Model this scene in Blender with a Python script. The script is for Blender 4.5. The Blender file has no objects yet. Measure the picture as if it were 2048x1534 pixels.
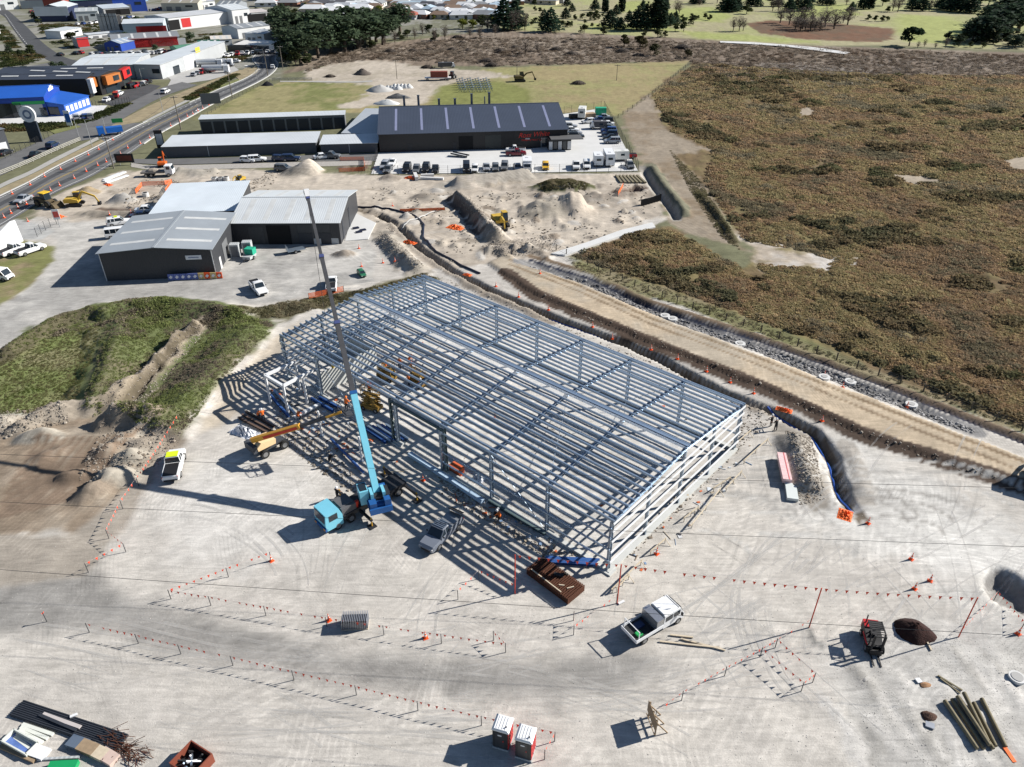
import bpy, math, random
import numpy as np
from mathutils import Vector, Matrix
random.seed(7); RNG = np.random.default_rng(7)
SC = bpy.context.scene
COL = SC.collection
# ------------------------------------------------------------------ camera, sky, sun, exposure
CAM_H, FPX, HORIZON = 52.0, 1470.0, -160.0            # metres above ground, focal length and horizon row of the 2048 px photograph
PITCH = math.atan((767 - HORIZON) / FPX)              # camera looks down by this much, towards +Y
cam = bpy.data.cameras.new('camera'); cam.sensor_width = 36; cam.lens = FPX / 2048 * 36
cam.clip_start = 0.5; cam.clip_end = 6000
camo = bpy.data.objects.new('camera', cam); COL.objects.link(camo)
camo.location = (0, 0, CAM_H); camo.rotation_euler = (math.pi / 2 - PITCH, 0, 0)
SC.camera = camo
SUN_EL, SUN_AZ = math.radians(31.5), math.radians(16.7)   # azimuth measured from +X towards +Y
SUN_DIR = Vector((math.cos(SUN_EL) * math.cos(SUN_AZ), math.cos(SUN_EL) * math.sin(SUN_AZ), math.sin(SUN_EL)))
world = bpy.data.worlds.new('World'); SC.world = world; world.use_nodes = True
wn = world.node_tree; wn.nodes.clear()
sky = wn.nodes.new('ShaderNodeTexSky'); sky.sky_type = 'NISHITA'; sky.sun_disc = False
sky.sun_elevation = SUN_EL; sky.sun_rotation = math.pi / 2 - SUN_AZ; sky.altitude = 400; sky.air_density = 0.85; sky.dust_density = 0.2; sky.ozone_density = 1.6
bg = wn.nodes.new('ShaderNodeBackground'); bg.inputs[1].default_value = 0.058
wo = wn.nodes.new('ShaderNodeOutputWorld')
wn.links.new(sky.outputs[0], bg.inputs[0]); wn.links.new(bg.outputs[0], wo.inputs[0])
sun = bpy.data.lights.new('sun', 'SUN'); sun.energy = 5.0; sun.angle = math.radians(0.5); sun.color = (1.0, 0.955, 0.89)
suno = bpy.data.objects.new('sun', sun); COL.objects.link(suno)
suno.rotation_euler = SUN_DIR.to_track_quat('Z', 'Y').to_euler(); suno.location = (60, 40, 90)
SC.view_settings.view_transform = 'Standard'; SC.view_settings.look = 'None'
SC.view_settings.gamma = 1; SC.view_settings.use_curve_mapping = False
SC.view_settings.exposure = 0.65
SC.cycles.max_bounces = 5; SC.cycles.diffuse_bounces = 1; SC.cycles.glossy_bounces = 3; SC.cycles.transparent_max_bounces = 32
SC.cycles.caustics_reflective = False; SC.cycles.caustics_refractive = False

# ------------------------------------------------------------------ survey: photograph pixel -> point of the site
CT, ST = math.cos(PITCH), math.sin(PITCH)
def ray(px, py):
    x = (px - 1024) / FPX; v = (py - 767) / FPX
    return Vector((x, CT - v * ST, -ST - v * CT))
def G(px, py, z=0.0):
    d = ray(px, py); t = (CAM_H - z) / -d.z
    return Vector((d.x * t, d.y * t, z))
def Gx(px, py, z=0.0):
    p = G(px, py, z); return (p.x, p.y)
def up_at(base, px, py):
    """height above ground of the pixel (px,py) on the vertical through base"""
    d = ray(px, py); t = base.y / d.y
    return CAM_H + t * d.z
def proj(p):
    z = p[2] - CAM_H; dep = p[1] * CT - z * ST
    return (1024 + FPX * p[0] / dep, 767 - FPX * (p[1] * ST + z * CT) / dep)

# ------------------------------------------------------------------ noise on arrays
def _h(ix, iy, s):
    n = (ix.astype(np.int64) * 374761393 + iy.astype(np.int64) * 668265263 + s * 1442695041) & 0x7fffffff
    n = ((n ^ (n >> 13)) * 1274126177) & 0x7fffffff
    return ((n ^ (n >> 16)) & 0xffff) / 65535.0
def vnoise(x, y, s=0):
    x = np.asarray(x, float); y = np.asarray(y, float)
    fx, fy = np.floor(x), np.floor(y); u, v = x - fx, y - fy
    u = u * u * (3 - 2 * u); v = v * v * (3 - 2 * v)
    a, b = _h(fx, fy, s), _h(fx + 1, fy, s); c, d = _h(fx, fy + 1, s), _h(fx + 1, fy + 1, s)
    return (a * (1 - u) + b * u) * (1 - v) + (c * (1 - u) + d * u) * v - 0.5
def fbm(x, y, s=0, o=4):
    r = 0; a = 1.0; f = 1.0
    for i in range(o):
        r = r + a * vnoise(x * f + 17.3 * i, y * f - 9.1 * i, s + i); a *= 0.5; f *= 2.03
    return r

# ------------------------------------------------------------------ materials (procedural)
MATS = {}
def mat(name, col, rough=0.7, metal=0.0, var=0.12, scale=1.5, bump=0.0, bscale=12.0, objcol=False, wave=None, spec=0.4, detail=6, alpha=None, attr=None, wind=None):
    if name in MATS: return MATS[name]
    m = bpy.data.materials.new(name); m.use_nodes = True; nt = m.node_tree; N = nt.nodes; Lk = nt.links
    b = N['Principled BSDF']; b.inputs['Roughness'].default_value = rough; b.inputs['Metallic'].default_value = metal
    b.inputs['Specular IOR Level'].default_value = spec
    tc = N.new('ShaderNodeTexCoord')
    if objcol:
        oi = N.new('ShaderNodeObjectInfo'); src = oi.outputs['Color']
    elif attr:
        at = N.new('ShaderNodeAttribute'); at.attribute_name = attr; at.attribute_type = 'GEOMETRY'; src = at.outputs['Color']
    elif wind:
        at = N.new('ShaderNodeAttribute'); at.attribute_name = wind; at.attribute_type = 'INSTANCER'; src = at.outputs['Color']
    else:
        rg = N.new('ShaderNodeRGB'); rg.outputs[0].default_value = (*col, 1); src = rg.outputs[0]
    if var > 0:
        nz = N.new('ShaderNodeTexNoise'); nz.inputs['Scale'].default_value = scale; nz.inputs['Detail'].default_value = detail
        nz.inputs['Roughness'].default_value = 0.65
        Lk.new(tc.outputs['Object'], nz.inputs['Vector'])
        mr = N.new('ShaderNodeMapRange'); mr.inputs['From Min'].default_value = 0.25; mr.inputs['From Max'].default_value = 0.75
        mr.inputs['To Min'].default_value = 1 - var; mr.inputs['To Max'].default_value = 1 + var
        Lk.new(nz.outputs['Fac'], mr.inputs['Value'])
        mx = N.new('ShaderNodeMix'); mx.data_type = 'RGBA'; mx.blend_type = 'MULTIPLY'; mx.inputs['Factor'].default_value = 1
        Lk.new(src, mx.inputs[6]); Lk.new(mr.outputs[0], mx.inputs[7]); src = mx.outputs[2]
    Lk.new(src, b.inputs['Base Color'])
    if bump > 0:
        bn = N.new('ShaderNodeTexNoise'); bn.inputs['Scale'].default_value = bscale; bn.inputs['Detail'].default_value = 5
        Lk.new(tc.outputs['Object'], bn.inputs['Vector'])
        bp = N.new('ShaderNodeBump'); bp.inputs['Strength'].default_value = bump; bp.inputs['Distance'].default_value = 0.1
        Lk.new(bn.outputs['Fac'], bp.inputs['Height']); Lk.new(bp.outputs[0], b.inputs['Normal'])
    if wave:                                              # corrugated sheet: ribs every `wave` metres along local X
        wv = N.new('ShaderNodeTexWave'); wv.wave_type = 'BANDS'; wv.bands_direction = 'X'; wv.inputs['Scale'].default_value = 0.314 / wave
        Lk.new(tc.outputs['Object'], wv.inputs['Vector'])
        bp = N.new('ShaderNodeBump'); bp.inputs['Strength'].default_value = 0.35; bp.inputs['Distance'].default_value = 0.04
        Lk.new(wv.outputs['Fac'], bp.inputs['Height']); Lk.new(bp.outputs[0], b.inputs['Normal'])
    if alpha:
        an = N.new('ShaderNodeTexNoise'); an.inputs['Scale'].default_value = alpha[0]; an.inputs['Detail'].default_value = 6
        Lk.new(tc.outputs['Object'], an.inputs['Vector'])
        am = N.new('ShaderNodeMapRange'); am.inputs['From Min'].default_value = 0.42; am.inputs['From Max'].default_value = 0.7
        am.inputs['To Min'].default_value = 0; am.inputs['To Max'].default_value = alpha[1]
        Lk.new(an.outputs['Fac'], am.inputs['Value']); Lk.new(am.outputs[0], b.inputs['Alpha'])
    MATS[name] = m
    return m

# ------------------------------------------------------------------ mesh builder
class MB:
    def __init__(s): s.v = []; s.f = []; s.m = []; s.X = None
    def add(s, vs, fs, mi=0):
        o = len(s.v)
        if s.X is not None: vs = [tuple(s.X @ Vector(p)) for p in vs]
        s.v += [tuple(p) for p in vs]; s.f += [tuple(i + o for i in q) for q in fs]; s.m += [mi] * len(fs); return s
    def box(s, c, d, rz=0.0, mi=0, ry=0.0, rx=0.0):
        hx, hy, hz = d[0] / 2, d[1] / 2, d[2] / 2
        R = Matrix.Rotation(rz, 3, 'Z') @ Matrix.Rotation(ry, 3, 'Y') @ Matrix.Rotation(rx, 3, 'X')
        C = Vector(c); vs = [C + R @ Vector((x, y, z)) for x in (-hx, hx) for y in (-hy, hy) for z in (-hz, hz)]
        return s.add(vs, [(0, 1, 3, 2), (4, 6, 7, 5), (0, 4, 5, 1), (2, 3, 7, 6), (0, 2, 6, 4), (1, 5, 7, 3)], mi)
    def bar(s, a, b, w, h, mi=0, up=(0, 0, 1)):
        a, b = Vector(a), Vector(b); d = (b - a).normalized(); u = Vector(up)
        r = d.cross(u)
        if r.length < 1e-4: r = d.cross(Vector((0, 1, 0)))
        r.normalize(); u = r.cross(d)
        vs = [p + r * x * w / 2 + u * y * h / 2 for p in (a, b) for x, y in ((-1, -1), (1, -1), (1, 1), (-1, 1))]
        return s.add(vs, [(0, 1, 2, 3), (7, 6, 5, 4), (0, 4, 5, 1), (1, 5, 6, 2), (2, 6, 7, 3), (3, 7, 4, 0)], mi)
    def ibeam(s, a, b, w, h, t=0.03, mi=0, up=(0, 0, 1)):
        a, b = Vector(a), Vector(b); d = (b - a).normalized(); u = Vector(up); r = d.cross(u)
        if r.length < 1e-4: r = d.cross(Vector((0, 1, 0)))
        r.normalize(); u = r.cross(d).normalized(); o = u * (h - t) / 2
        s.bar(a + o, b + o, w, t, mi, u); s.bar(a - o, b - o, w, t, mi, u); return s.bar(a, b, t, h - 2 * t, mi, u)
    def tube(s, a, b, r0, r1=None, n=8, mi=0, cap=True):
        r1 = r0 if r1 is None else r1
        a, b = Vector(a), Vector(b); d = (b - a).normalized()
        u = d.orthogonal().normalized(); w = d.cross(u)
        vs = []
        for p, r in ((a, r0), (b, r1)):
            for k in range(n):
                t = 2 * math.pi * k / n; vs.append(p + (u * math.cos(t) + w * math.sin(t)) * r)
        fs = [(k, (k + 1) % n, n + (k + 1) % n, n + k) for k in range(n)]
        if cap: fs += [tuple(range(n - 1, -1, -1)), tuple(range(n, 2 * n))]
        return s.add(vs, fs, mi)
    def path(s, pts, r, n=6, mi=0):
        pts = [Vector(p) for p in pts]; o = len(s.v); vs = []; fs = []
        for i, p in enumerate(pts):
            d = (pts[min(i + 1, len(pts) - 1)] - pts[max(i - 1, 0)]).normalized()
            u = d.cross(Vector((0, 0, 1)))
            if u.length < 1e-3: u = d.orthogonal()
            u.normalize(); w = d.cross(u)
            for k in range(n):
                t = 2 * math.pi * k / n; vs.append(p + (u * math.cos(t) + w * math.sin(t)) * r)
        for i in range(len(pts) - 1):
            for k in range(n): fs.append((i * n + k, i * n + (k + 1) % n, (i + 1) * n + (k + 1) % n, (i + 1) * n + k))
        return s.add(vs, fs, mi)
    def prism(s, poly, z0, z1, mi=0):
        n = len(poly); vs = [(p[0], p[1], z0) for p in poly] + [(p[0], p[1], z1) for p in poly]
        return s.add(vs, [tuple(range(n - 1, -1, -1)), tuple(range(n, 2 * n))] + [(k, (k + 1) % n, n + (k + 1) % n, n + k) for k in range(n)], mi)
    def side(s, prof, y0, y1, mi=0):
        """profile in (x,z) extruded along y"""
        n = len(prof); vs = [(p[0], y0, p[1]) for p in prof] + [(p[0], y1, p[1]) for p in prof]
        return s.add(vs, [tuple(range(n)), tuple(range(2 * n - 1, n - 1, -1))] + [(k, n + k, n + (k + 1) % n, (k + 1) % n) for k in range(n)], mi)
    def loft(s, rings, mi=0, cap=True):
        n = len(rings[0]); vs = [p for r in rings for p in r]; fs = []
        for i in range(len(rings) - 1):
            for k in range(n): fs.append((i * n + k, i * n + (k + 1) % n, (i + 1) * n + (k + 1) % n, (i + 1) * n + k))
        if cap: fs += [tuple(range(n - 1, -1, -1)), tuple((len(rings) - 1) * n + k for k in range(n))]
        return s.add(vs, fs, mi)
    def quad(s, a, b, c, d, mi=0): return s.add([a, b, c, d], [(0, 1, 2, 3)], mi)
    def wheel(s, x, y, r, w, n=14, mi=0, mr=1):
        s.tube((x, y - w / 2, r), (x, y + w / 2, r), r, r, n, mi)
        s.tube((x, y - w / 2 - .012, r), (x, y + w / 2 + .012, r), r * .58, r * .58, n, mr); return s
    def mesh(s, name, mats, smooth=None):
        me = bpy.data.meshes.new(name); me.from_pydata(s.v, [], s.f)
        for m in (mats if isinstance(mats, (list, tuple)) else [mats]): me.materials.append(m)
        if any(s.m): me.polygons.foreach_set('material_index', s.m)
        if smooth:
            me.polygons.foreach_set('use_smooth', [True] * len(me.polygons)); me.set_sharp_from_angle(angle=math.radians(smooth))
        me.update(); return me
    def build(s, name, mats, parent=None, smooth=None, loc=None, rz=0.0):
        return link(name, s.mesh(name, mats, smooth), parent, loc, rz)
def link(name, me, parent=None, loc=None, rz=0.0):
    o = bpy.data.objects.new(name, me); COL.objects.link(o)
    if parent is not None: o.parent = parent
    if loc is not None: o.location = loc
    if rz: o.rotation_euler = (0, 0, rz)
    return o
def tag(o, label=None, cat=None, group=None, kind=None):
    if label: o['label'] = label
    if cat: o['category'] = cat
    if group: o['group'] = group
    if kind: o['kind'] = kind
    return o
def thing(name, label, cat, loc=(0, 0, 0), rz=0.0, group=None):
    o = bpy.data.objects.new(name, None); COL.objects.link(o); o.empty_display_size = 0.3
    o.location = loc; o.rotation_euler = (0, 0, rz); return tag(o, label, cat, group)
def inst(parts, name, label, cat, loc, rz=0.0, group=None, color=None, scale=None):
    """an individual made from shared part meshes: parts = [(part name, mesh, [(sub name, mesh)...])]"""
    t = thing(name, label, cat, loc, rz, group)
    if scale: t.scale = (scale, scale, scale) if not isinstance(scale, tuple) else scale
    for p in parts:
        o = link(p[0], p[1], t)
        if color: o.color = (*color, 1)
        for q in (p[2] if len(p) > 2 else ()):
            c = link(q[0], q[1], o)
            if color: c.color = (*color, 1)
    return t
ORD = ['', 'first', 'second', 'third', 'fourth', 'fifth', 'sixth', 'seventh', 'eighth', 'ninth', 'tenth', 'eleventh', 'twelfth', 'thirteenth', 'fourteenth', 'fifteenth', 'sixteenth', 'seventeenth', 'eighteenth', 'nineteenth', 'twentieth']
def ordn(i):
    if i <= 20: return ORD[i]
    t = {2: 'twenty', 3: 'thirty', 4: 'forty', 5: 'fifty', 6: 'sixty', 7: 'seventy', 8: 'eighty', 9: 'ninety'}
    if i % 10 == 0: return {3: 'thirtieth', 4: 'fortieth', 5: 'fiftieth', 6: 'sixtieth', 7: 'seventieth', 8: 'eightieth', 9: 'ninetieth'}[i // 10]
    return t[i // 10] + '-' + ORD[i % 10]
# ------------------------------------------------------------------ the ground: one sheet with mounds, trenches and banks
def grade(lo, d0, d1, hi, step, gl, gr):
    mid = list(np.arange(d0, d1 + 1e-6, step)); a = [d0]; s = step
    while a[-1] > lo: s *= gl; a.append(a[-1] - s)
    b = [mid[-1]]; s = step
    while b[-1] < hi: s *= gr; b.append(b[-1] + s)
    return np.array(a[:0:-1] + mid + b[1:])
XS = grade(-2600, -92, 96, 2600, 0.46, 1.02, 1.02)
YS = grade(-60, 27, 118, 4200, 0.44, 1.15, 1.0135)
GX, GY = np.meshgrid(XS, YS)                       # rows are y
X1, Y1 = GX.ravel(), GY.ravel(); NP_ = X1.size
def W(pts): return np.array([Gx(*p) for p in pts])
def line_dist(pts, pad, idx=None):
    """distance to a polyline for the points near it: (indices, distance, along 0..1)"""
    P = W(pts); lo, hi = P.min(0) - pad, P.max(0) + pad
    ix = np.nonzero((X1 > lo[0]) & (X1 < hi[0]) & (Y1 > lo[1]) & (Y1 < hi[1]))[0]
    x, y = X1[ix], Y1[ix]; best = np.full(ix.size, 1e9); al = np.zeros(ix.size); n = len(P) - 1; side = np.zeros(ix.size)
    for k in range(n):
        a, b = P[k], P[k + 1]; d = b - a; L2 = max(d @ d, 1e-9)
        t = np.clip(((x - a[0]) * d[0] + (y - a[1]) * d[1]) / L2, 0, 1)
        ex, ey = x - a[0] - t * d[0], y - a[1] - t * d[1]; q = np.hypot(ex, ey); c = q < best
        best[c] = q[c]; al[c] = (k + t[c]) / n; side[c] = np.sign(d[0] * ey[c] - d[1] * ex[c])
    return ix, best, al, side
def poly_sd(pts, pad):
    """signed distance (negative inside) near a polygon"""
    ix, d, _, _ = line_dist(list(pts) + [pts[0]], pad); P = W(pts); x, y = X1[ix], Y1[ix]; ins = np.zeros(ix.size, bool)
    for k in range(len(P)):
        a, b = P[k], P[(k + 1) % len(P)]
        if a[1] == b[1]: continue
        c = ((a[1] > y) != (b[1] > y)) & (x < (b[0] - a[0]) * (y - a[1]) / (b[1] - a[1]) + a[0]); ins ^= c
    return ix, np.where(ins, -d, d)
Z1 = np.zeros(NP_); C1 = np.zeros((NP_, 3)); R1 = np.full(NP_, 0.03)       # height, colour, roughness of relief
NA = fbm(X1 / 2.3, Y1 / 2.3, 3, 4); NB = fbm(X1 / 14, Y1 / 14, 11, 4); NC = fbm(X1 / 0.9, Y1 / 0.9, 23, 3); ND = fbm(X1 / 45, Y1 / 45, 31, 4)
C1[:] = (0.15, 0.15, 0.09)
def smooth(a, b, t): t = np.clip((t - a) / (b - a), 0, 1); return t * t * (3 - 2 * t)
def zone(pts, col, soft=0.5, wob=0.8, rel=None, dz=None, c2=None, mix=0.0, big=0.0):
    """a patch of soil or plants of one kind, with a ragged border; c2 mottles it"""
    ix, sd = poly_sd(pts, 6 + soft * 2 + wob * 3 + big)
    sd = sd + NA[ix] * wob * 1.6 + NB[ix] * big; k = 1 - smooth(-soft, soft, sd)
    c = np.array(col)[None, :]
    if c2 is not None:
        w = smooth(-0.25, 0.35, NA[ix] * 0.6 + NB[ix] + ND[ix] * mix)[:, None]; c = c * (1 - w) + np.array(c2)[None, :] * w
    C1[ix] = C1[ix] * (1 - k[:, None]) + c * k[:, None]
    if rel is not None: R1[ix] = R1[ix] * (1 - k) + rel * k
    if dz is not None: Z1[ix] += dz * k
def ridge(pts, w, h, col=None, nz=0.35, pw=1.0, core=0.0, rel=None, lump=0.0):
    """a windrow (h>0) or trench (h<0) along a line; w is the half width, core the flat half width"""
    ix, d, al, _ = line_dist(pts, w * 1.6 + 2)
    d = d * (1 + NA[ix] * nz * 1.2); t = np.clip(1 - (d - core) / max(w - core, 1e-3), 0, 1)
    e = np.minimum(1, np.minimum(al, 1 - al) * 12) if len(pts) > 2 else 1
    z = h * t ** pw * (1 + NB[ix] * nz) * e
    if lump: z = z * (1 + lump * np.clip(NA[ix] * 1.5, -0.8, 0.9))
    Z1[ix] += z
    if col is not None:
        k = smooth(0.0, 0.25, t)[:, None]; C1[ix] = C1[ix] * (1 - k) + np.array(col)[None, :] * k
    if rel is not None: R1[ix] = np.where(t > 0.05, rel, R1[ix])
def mound(px, py, rx, ry, h, col=None, rot=0.0, nz=0.3, pw=1.3, rel=0.2):
    cx, cy = Gx(px, py); r = max(rx, ry) * 1.6
    ix = np.nonzero((abs(X1 - cx) < r) & (abs(Y1 - cy) < r))[0]
    a, b = X1[ix] - cx, Y1[ix] - cy; c, s = math.cos(rot), math.sin(rot); u, v = (a * c + b * s) / rx, (-a * s + b * c) / ry
    d = np.hypot(u, v) * (1 + nz * NA[ix] * 1.2); t = np.clip(1 - d, 0, 1); z = h * np.minimum(1, t * pw) ** 0.9 * (1 + nz * NC[ix] * 0.5)
    Z1[ix] += z
    if col is not None:
        k = smooth(0, 0.12, t)[:, None]; C1[ix] = C1[ix] * (1 - k) + np.array(col)[None, :] * k
    R1[ix] = np.where(t > 0.02, rel, R1[ix])

PUM, PUMD, TAN, PINK = (0.515, 0.485, 0.438), (0.43, 0.405, 0.368), (0.47, 0.385, 0.28), (0.47, 0.415, 0.345)
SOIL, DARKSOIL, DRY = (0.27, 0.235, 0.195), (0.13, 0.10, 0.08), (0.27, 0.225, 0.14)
GREEN, DGREEN, HEATH, SLASH, LAWN = (0.12, 0.14, 0.06), (0.07, 0.075, 0.035), (0.165, 0.12, 0.068), (0.19, 0.15, 0.115), (0.30, 0.35, 0.11)
# far country
zone([(-3000, -40), (1020, -40), (1020, 60), (600, 90), (560, 160), (0, 160), (-3000, 300)], (0.17, 0.17, 0.12), c2=(0.24, 0.235, 0.21), wob=0.6, rel=0.02)
zone([(1000, -100), (4500, -100), (4500, 110), (2048, 100), (1900, 96), (1760, 90), (1690, 92), (1500, 86), (1380, 77), (1200, 68), (1000, 60)], (0.33, 0.305, 0.185), c2=(0.30, 0.305, 0.145), mix=1.2, soft=1.5, rel=0.03)
for p in ([(1360, 62), (1500, 70), (1640, 84), (1560, 86), (1400, 76)], [(1320, 20), (1420, 14), (1470, 30), (1440, 44), (1340, 40)], [(1800, 28), (1900, 34), (1950, 60), (1890, 86), (1815, 84), (1790, 50)], [(1170, 46), (1330, 52), (1370, 62), (1180, 58)], [(1240, 4), (1300, 2), (1300, 20), (1245, 24)], [(1560, 14), (1700, 8), (1720, 30), (1600, 34)]):
    zone(p, (0.31, 0.335, 0.125), soft=5, wob=2.5, big=6)
zone([(1490, 47), (1540, 40), (1640, 44), (1790, 58), (1785, 78), (1760, 84), (1690, 82), (1600, 78), (1520, 66)], (0.17, 0.095, 0.06), soft=1, rel=0.25, c2=(0.13, 0.09, 0.06))
zone([(560, 150), (640, 100), (1000, 60), (1200, 68), (1380, 78), (1560, 88), (1760, 96), (2200, 110), (2200, 160), (1760, 160), (1400, 150), (1380, 122), (1000, 132), (640, 132)], SLASH, soft=2, wob=2, rel=0.35, c2=(0.235, 0.195, 0.155), mix=0.6)
zone([(396, 236), (520, 172), (590, 160), (700, 160), (850, 150), (1000, 135), (1380, 122), (1300, 190), (1240, 232), (1130, 225), (770, 225), (560, 228)], (0.30, 0.25, 0.135), soft=0.8, wob=0.8, c2=(0.25, 0.235, 0.11), mix=1.0, rel=0.03)
zone([(400, 236), (520, 174), (600, 164), (750, 162), (735, 205), (690, 218), (560, 228)], (0.18, 0.19, 0.075), soft=2, wob=2.5, c2=(0.25, 0.225, 0.115), mix=1.0, big=8)
zone([(600, 158), (650, 128), (760, 120), (860, 138), (980, 140), (1020, 152), (900, 168), (865, 188), (830, 210), (745, 214), (690, 214), (715, 196), (745, 172), (640, 160)], PINK, soft=1.5, wob=1.6, c2=(0.34, 0.30, 0.24), rel=0.05, big=6)
zone([(870, 190), (880, 172), (1000, 162), (1060, 180), (1060, 205), (860, 212)], (0.19, 0.20, 0.07), soft=2, wob=1.5)
# scrub heath on the right, bare strips in it
zone([(1385, 124), (1760, 150), (4500, 150), (4500, 1500), (2300, 945), (2048, 862), (1738, 740), (1519, 655), (1300, 575), (1200, 545), (1135, 512), (1290, 452), (1345, 455), (1480, 540), (1490, 490), (1440, 430), (1400, 360), (1330, 325), (1285, 275), (1250, 235), (1300, 190)], HEATH, soft=0.7, wob=1.5, rel=0.28, c2=(0.175, 0.145, 0.07), mix=0.8, big=3)
zone([(1240, 232), (1300, 188), (1312, 215), (1335, 262), (1420, 300), (1345, 312), (1400, 362), (1450, 430), (1490, 500), (1350, 455), (1290, 345)], (0.29, 0.245, 0.19), soft=1.0, wob=1.4, rel=0.06, c2=(0.21, 0.165, 0.115))
zone([(1470, 470), (1540, 475), (1600, 500), (1690, 515), (1670, 545), (1560, 535), (1480, 530)], (0.52, 0.49, 0.45), soft=1.5, wob=2.4, big=6, rel=0.14, c2=(0.36, 0.31, 0.25))
for p in ([(1765, 345), (1850, 350), (1900, 365), (1810, 368)], [(1590, 215), (1630, 212), (1632, 232), (1598, 236)], [(2005, 318), (2090, 300), (2100, 345), (2020, 340)], [(1650, 160), (1710, 158), (1700, 172), (1660, 174)], [(1935, 370), (2030, 372), (2020, 382), (1950, 380)]):
    zone(p, (0.34, 0.29, 0.225), soft=1.2, wob=1.6, rel=0.05)
zone([(1385, 140), (1560, 128), (1730, 140), (1760, 165), (1640, 175), (1500, 170)], (0.27, 0.245, 0.215), soft=4, wob=4, rel=0.3, big=8)
# the site
zone([(-900, 1900), (-700, 560), (0, 470), (240, 345), (760, 352), (1290, 345), (1330, 440), (1300, 455), (1135, 512), (1300, 580), (1519, 665), (1738, 748), (2048, 868), (3300, 1350), (3300, 1900)], PUM, soft=0.4, wob=0.5, c2=PUMD, mix=0.9, rel=0.035)
zone([(240, 342), (500, 338), (760, 350), (1280, 347), (1330, 430), (1140, 505), (985, 530), (860, 540), (760, 480), (720, 420), (500, 380), (340, 398), (270, 440), (150, 442), (60, 436), (112, 387)], PINK, soft=0.8, wob=1.2, c2=(0.36, 0.315, 0.26), mix=0.8, rel=0.17)
zone([(60, 442), (150, 446), (300, 436), (480, 400), (700, 440), (752, 500), (745, 560), (640, 585), (560, 603), (430, 614), (300, 600), (200, 606), (90, 645), (0, 705), (-200, 820), (-200, 690), (0, 612), (60, 575), (108, 520), (112, 480)], (0.345, 0.335, 0.315), soft=0.4, wob=0.5, c2=(0.43, 0.415, 0.385), mix=0.8, rel=0.03)
zone([(-300, 500), (0, 478), (70, 482), (112, 492), (106, 522), (60, 574), (0, 612), (-300, 760)], (0.27, 0.215, 0.135), soft=0.4, wob=0.6, c2=(0.17, 0.175, 0.07), rel=0.04)
zone([(-100, 470), (30, 437), (62, 444), (110, 462), (82, 480), (0, 478), (-100, 500)], (0.40, 0.40, 0.385), soft=0.15, wob=0.1, rel=0.01)
# pale compacted strip of pad and the darker vehicle lane
zone([(-200, 1190), (160, 1160), (420, 1240), (760, 1310), (1100, 1330), (1300, 1290), (1350, 1340), (1100, 1400), (700, 1370), (400, 1320), (200, 1260), (-200, 1260)], (0.275, 0.264, 0.246), soft=1.3, wob=0.8, big=1.5)
zone([(1660, 900), (1900, 985), (2200, 1120), (2200, 1250), (1900, 1180), (1700, 1090), (1560, 1010)], (0.56, 0.545, 0.51), soft=3, wob=2, big=5)
zone([(430, 900), (640, 930), (760, 1060), (600, 1150), (330, 1120), (300, 1000)], (0.53, 0.51, 0.475), soft=3, wob=2, big=4)
zone([(850, 556), (1480, 812), (1222, 1130), (980, 1000), (575, 752)], (0.57, 0.55, 0.515), soft=1.2, wob=0.6)
# left: grassy spoil heaps, stripped topsoil
zone([(-200, 830), (0, 705), (90, 642), (200, 606), (290, 596), (420, 612), (545, 640), (552, 672), (440, 782), (372, 880), (300, 880), (230, 840), (120, 830), (0, 830), (-200, 920)], GREEN, soft=0.5, wob=1.4, c2=(0.13, 0.115, 0.075), mix=0.7, rel=0.16)
zone([(-150, 800), (0, 722), (110, 668), (205, 640), (195, 700), (165, 790), (120, 826), (-150, 840)], (0.24, 0.225, 0.125), soft=1.0, wob=1.2, rel=0.05, c2=(0.16, 0.19, 0.07))
zone([(-200, 835), (120, 828), (240, 838), (372, 882), (330, 925), (250, 1000), (150, 1070), (-200, 1075)], (0.245, 0.195, 0.145), soft=0.6, wob=1.0, rel=0.12, c2=(0.31, 0.265, 0.21))
zone([(-200, 1075), (150, 1068), (300, 935), (378, 880), (345, 905), (290, 985), (230, 1080), (160, 1150), (-200, 1200)], (0.33, 0.295, 0.25), soft=0.5, wob=0.5, rel=0.05)
zone([(440, 782), (552, 672), (600, 640), (620, 655), (500, 760), (470, 830), (390, 880)], (0.42, 0.37, 0.30), soft=0.8, wob=0.8)
zone([(470, 625), (560, 605), (720, 580), (850, 545), (880, 560), (720, 598), (560, 640)], (0.15, 0.14, 0.085), soft=0.7, wob=1.2, rel=0.18)
# haul road, its edge bank, rock swale, strip to the fence
zone([(975, 528), (1010, 512), (1160, 567), (1300, 630), (1519, 712), (1738, 799), (1957, 884), (2300, 1015), (2300, 1090), (1994, 958), (1738, 876), (1519, 774), (1300, 686), (1070, 588)], TAN, soft=0.25, wob=0.35, rel=0.03, c2=(0.37, 0.32, 0.25), mix=0.6, dz=0.42)
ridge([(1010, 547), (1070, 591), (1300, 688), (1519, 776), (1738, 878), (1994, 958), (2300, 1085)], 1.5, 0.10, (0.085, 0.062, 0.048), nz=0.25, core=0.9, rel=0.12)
ridge([(1020, 524), (1160, 577), (1300, 640), (1519, 722), (1738, 811), (1957, 894), (2200, 990)], 0.3, -0.06, (0.22, 0.16, 0.10), nz=0.3)
ridge([(1020, 533), (1160, 588), (1300, 652), (1519, 736), (1738, 828), (1957, 914), (2200, 1010)], 0.25, -0.05, (0.24, 0.18, 0.12), nz=0.3)
ridge([(1040, 525), (1160, 560), (1300, 619), (1519, 695), (1738, 778), (1950, 862)], 1.5, -0.5, (0.23, 0.225, 0.22), nz=0.2, core=0.8, rel=0.10)
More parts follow.
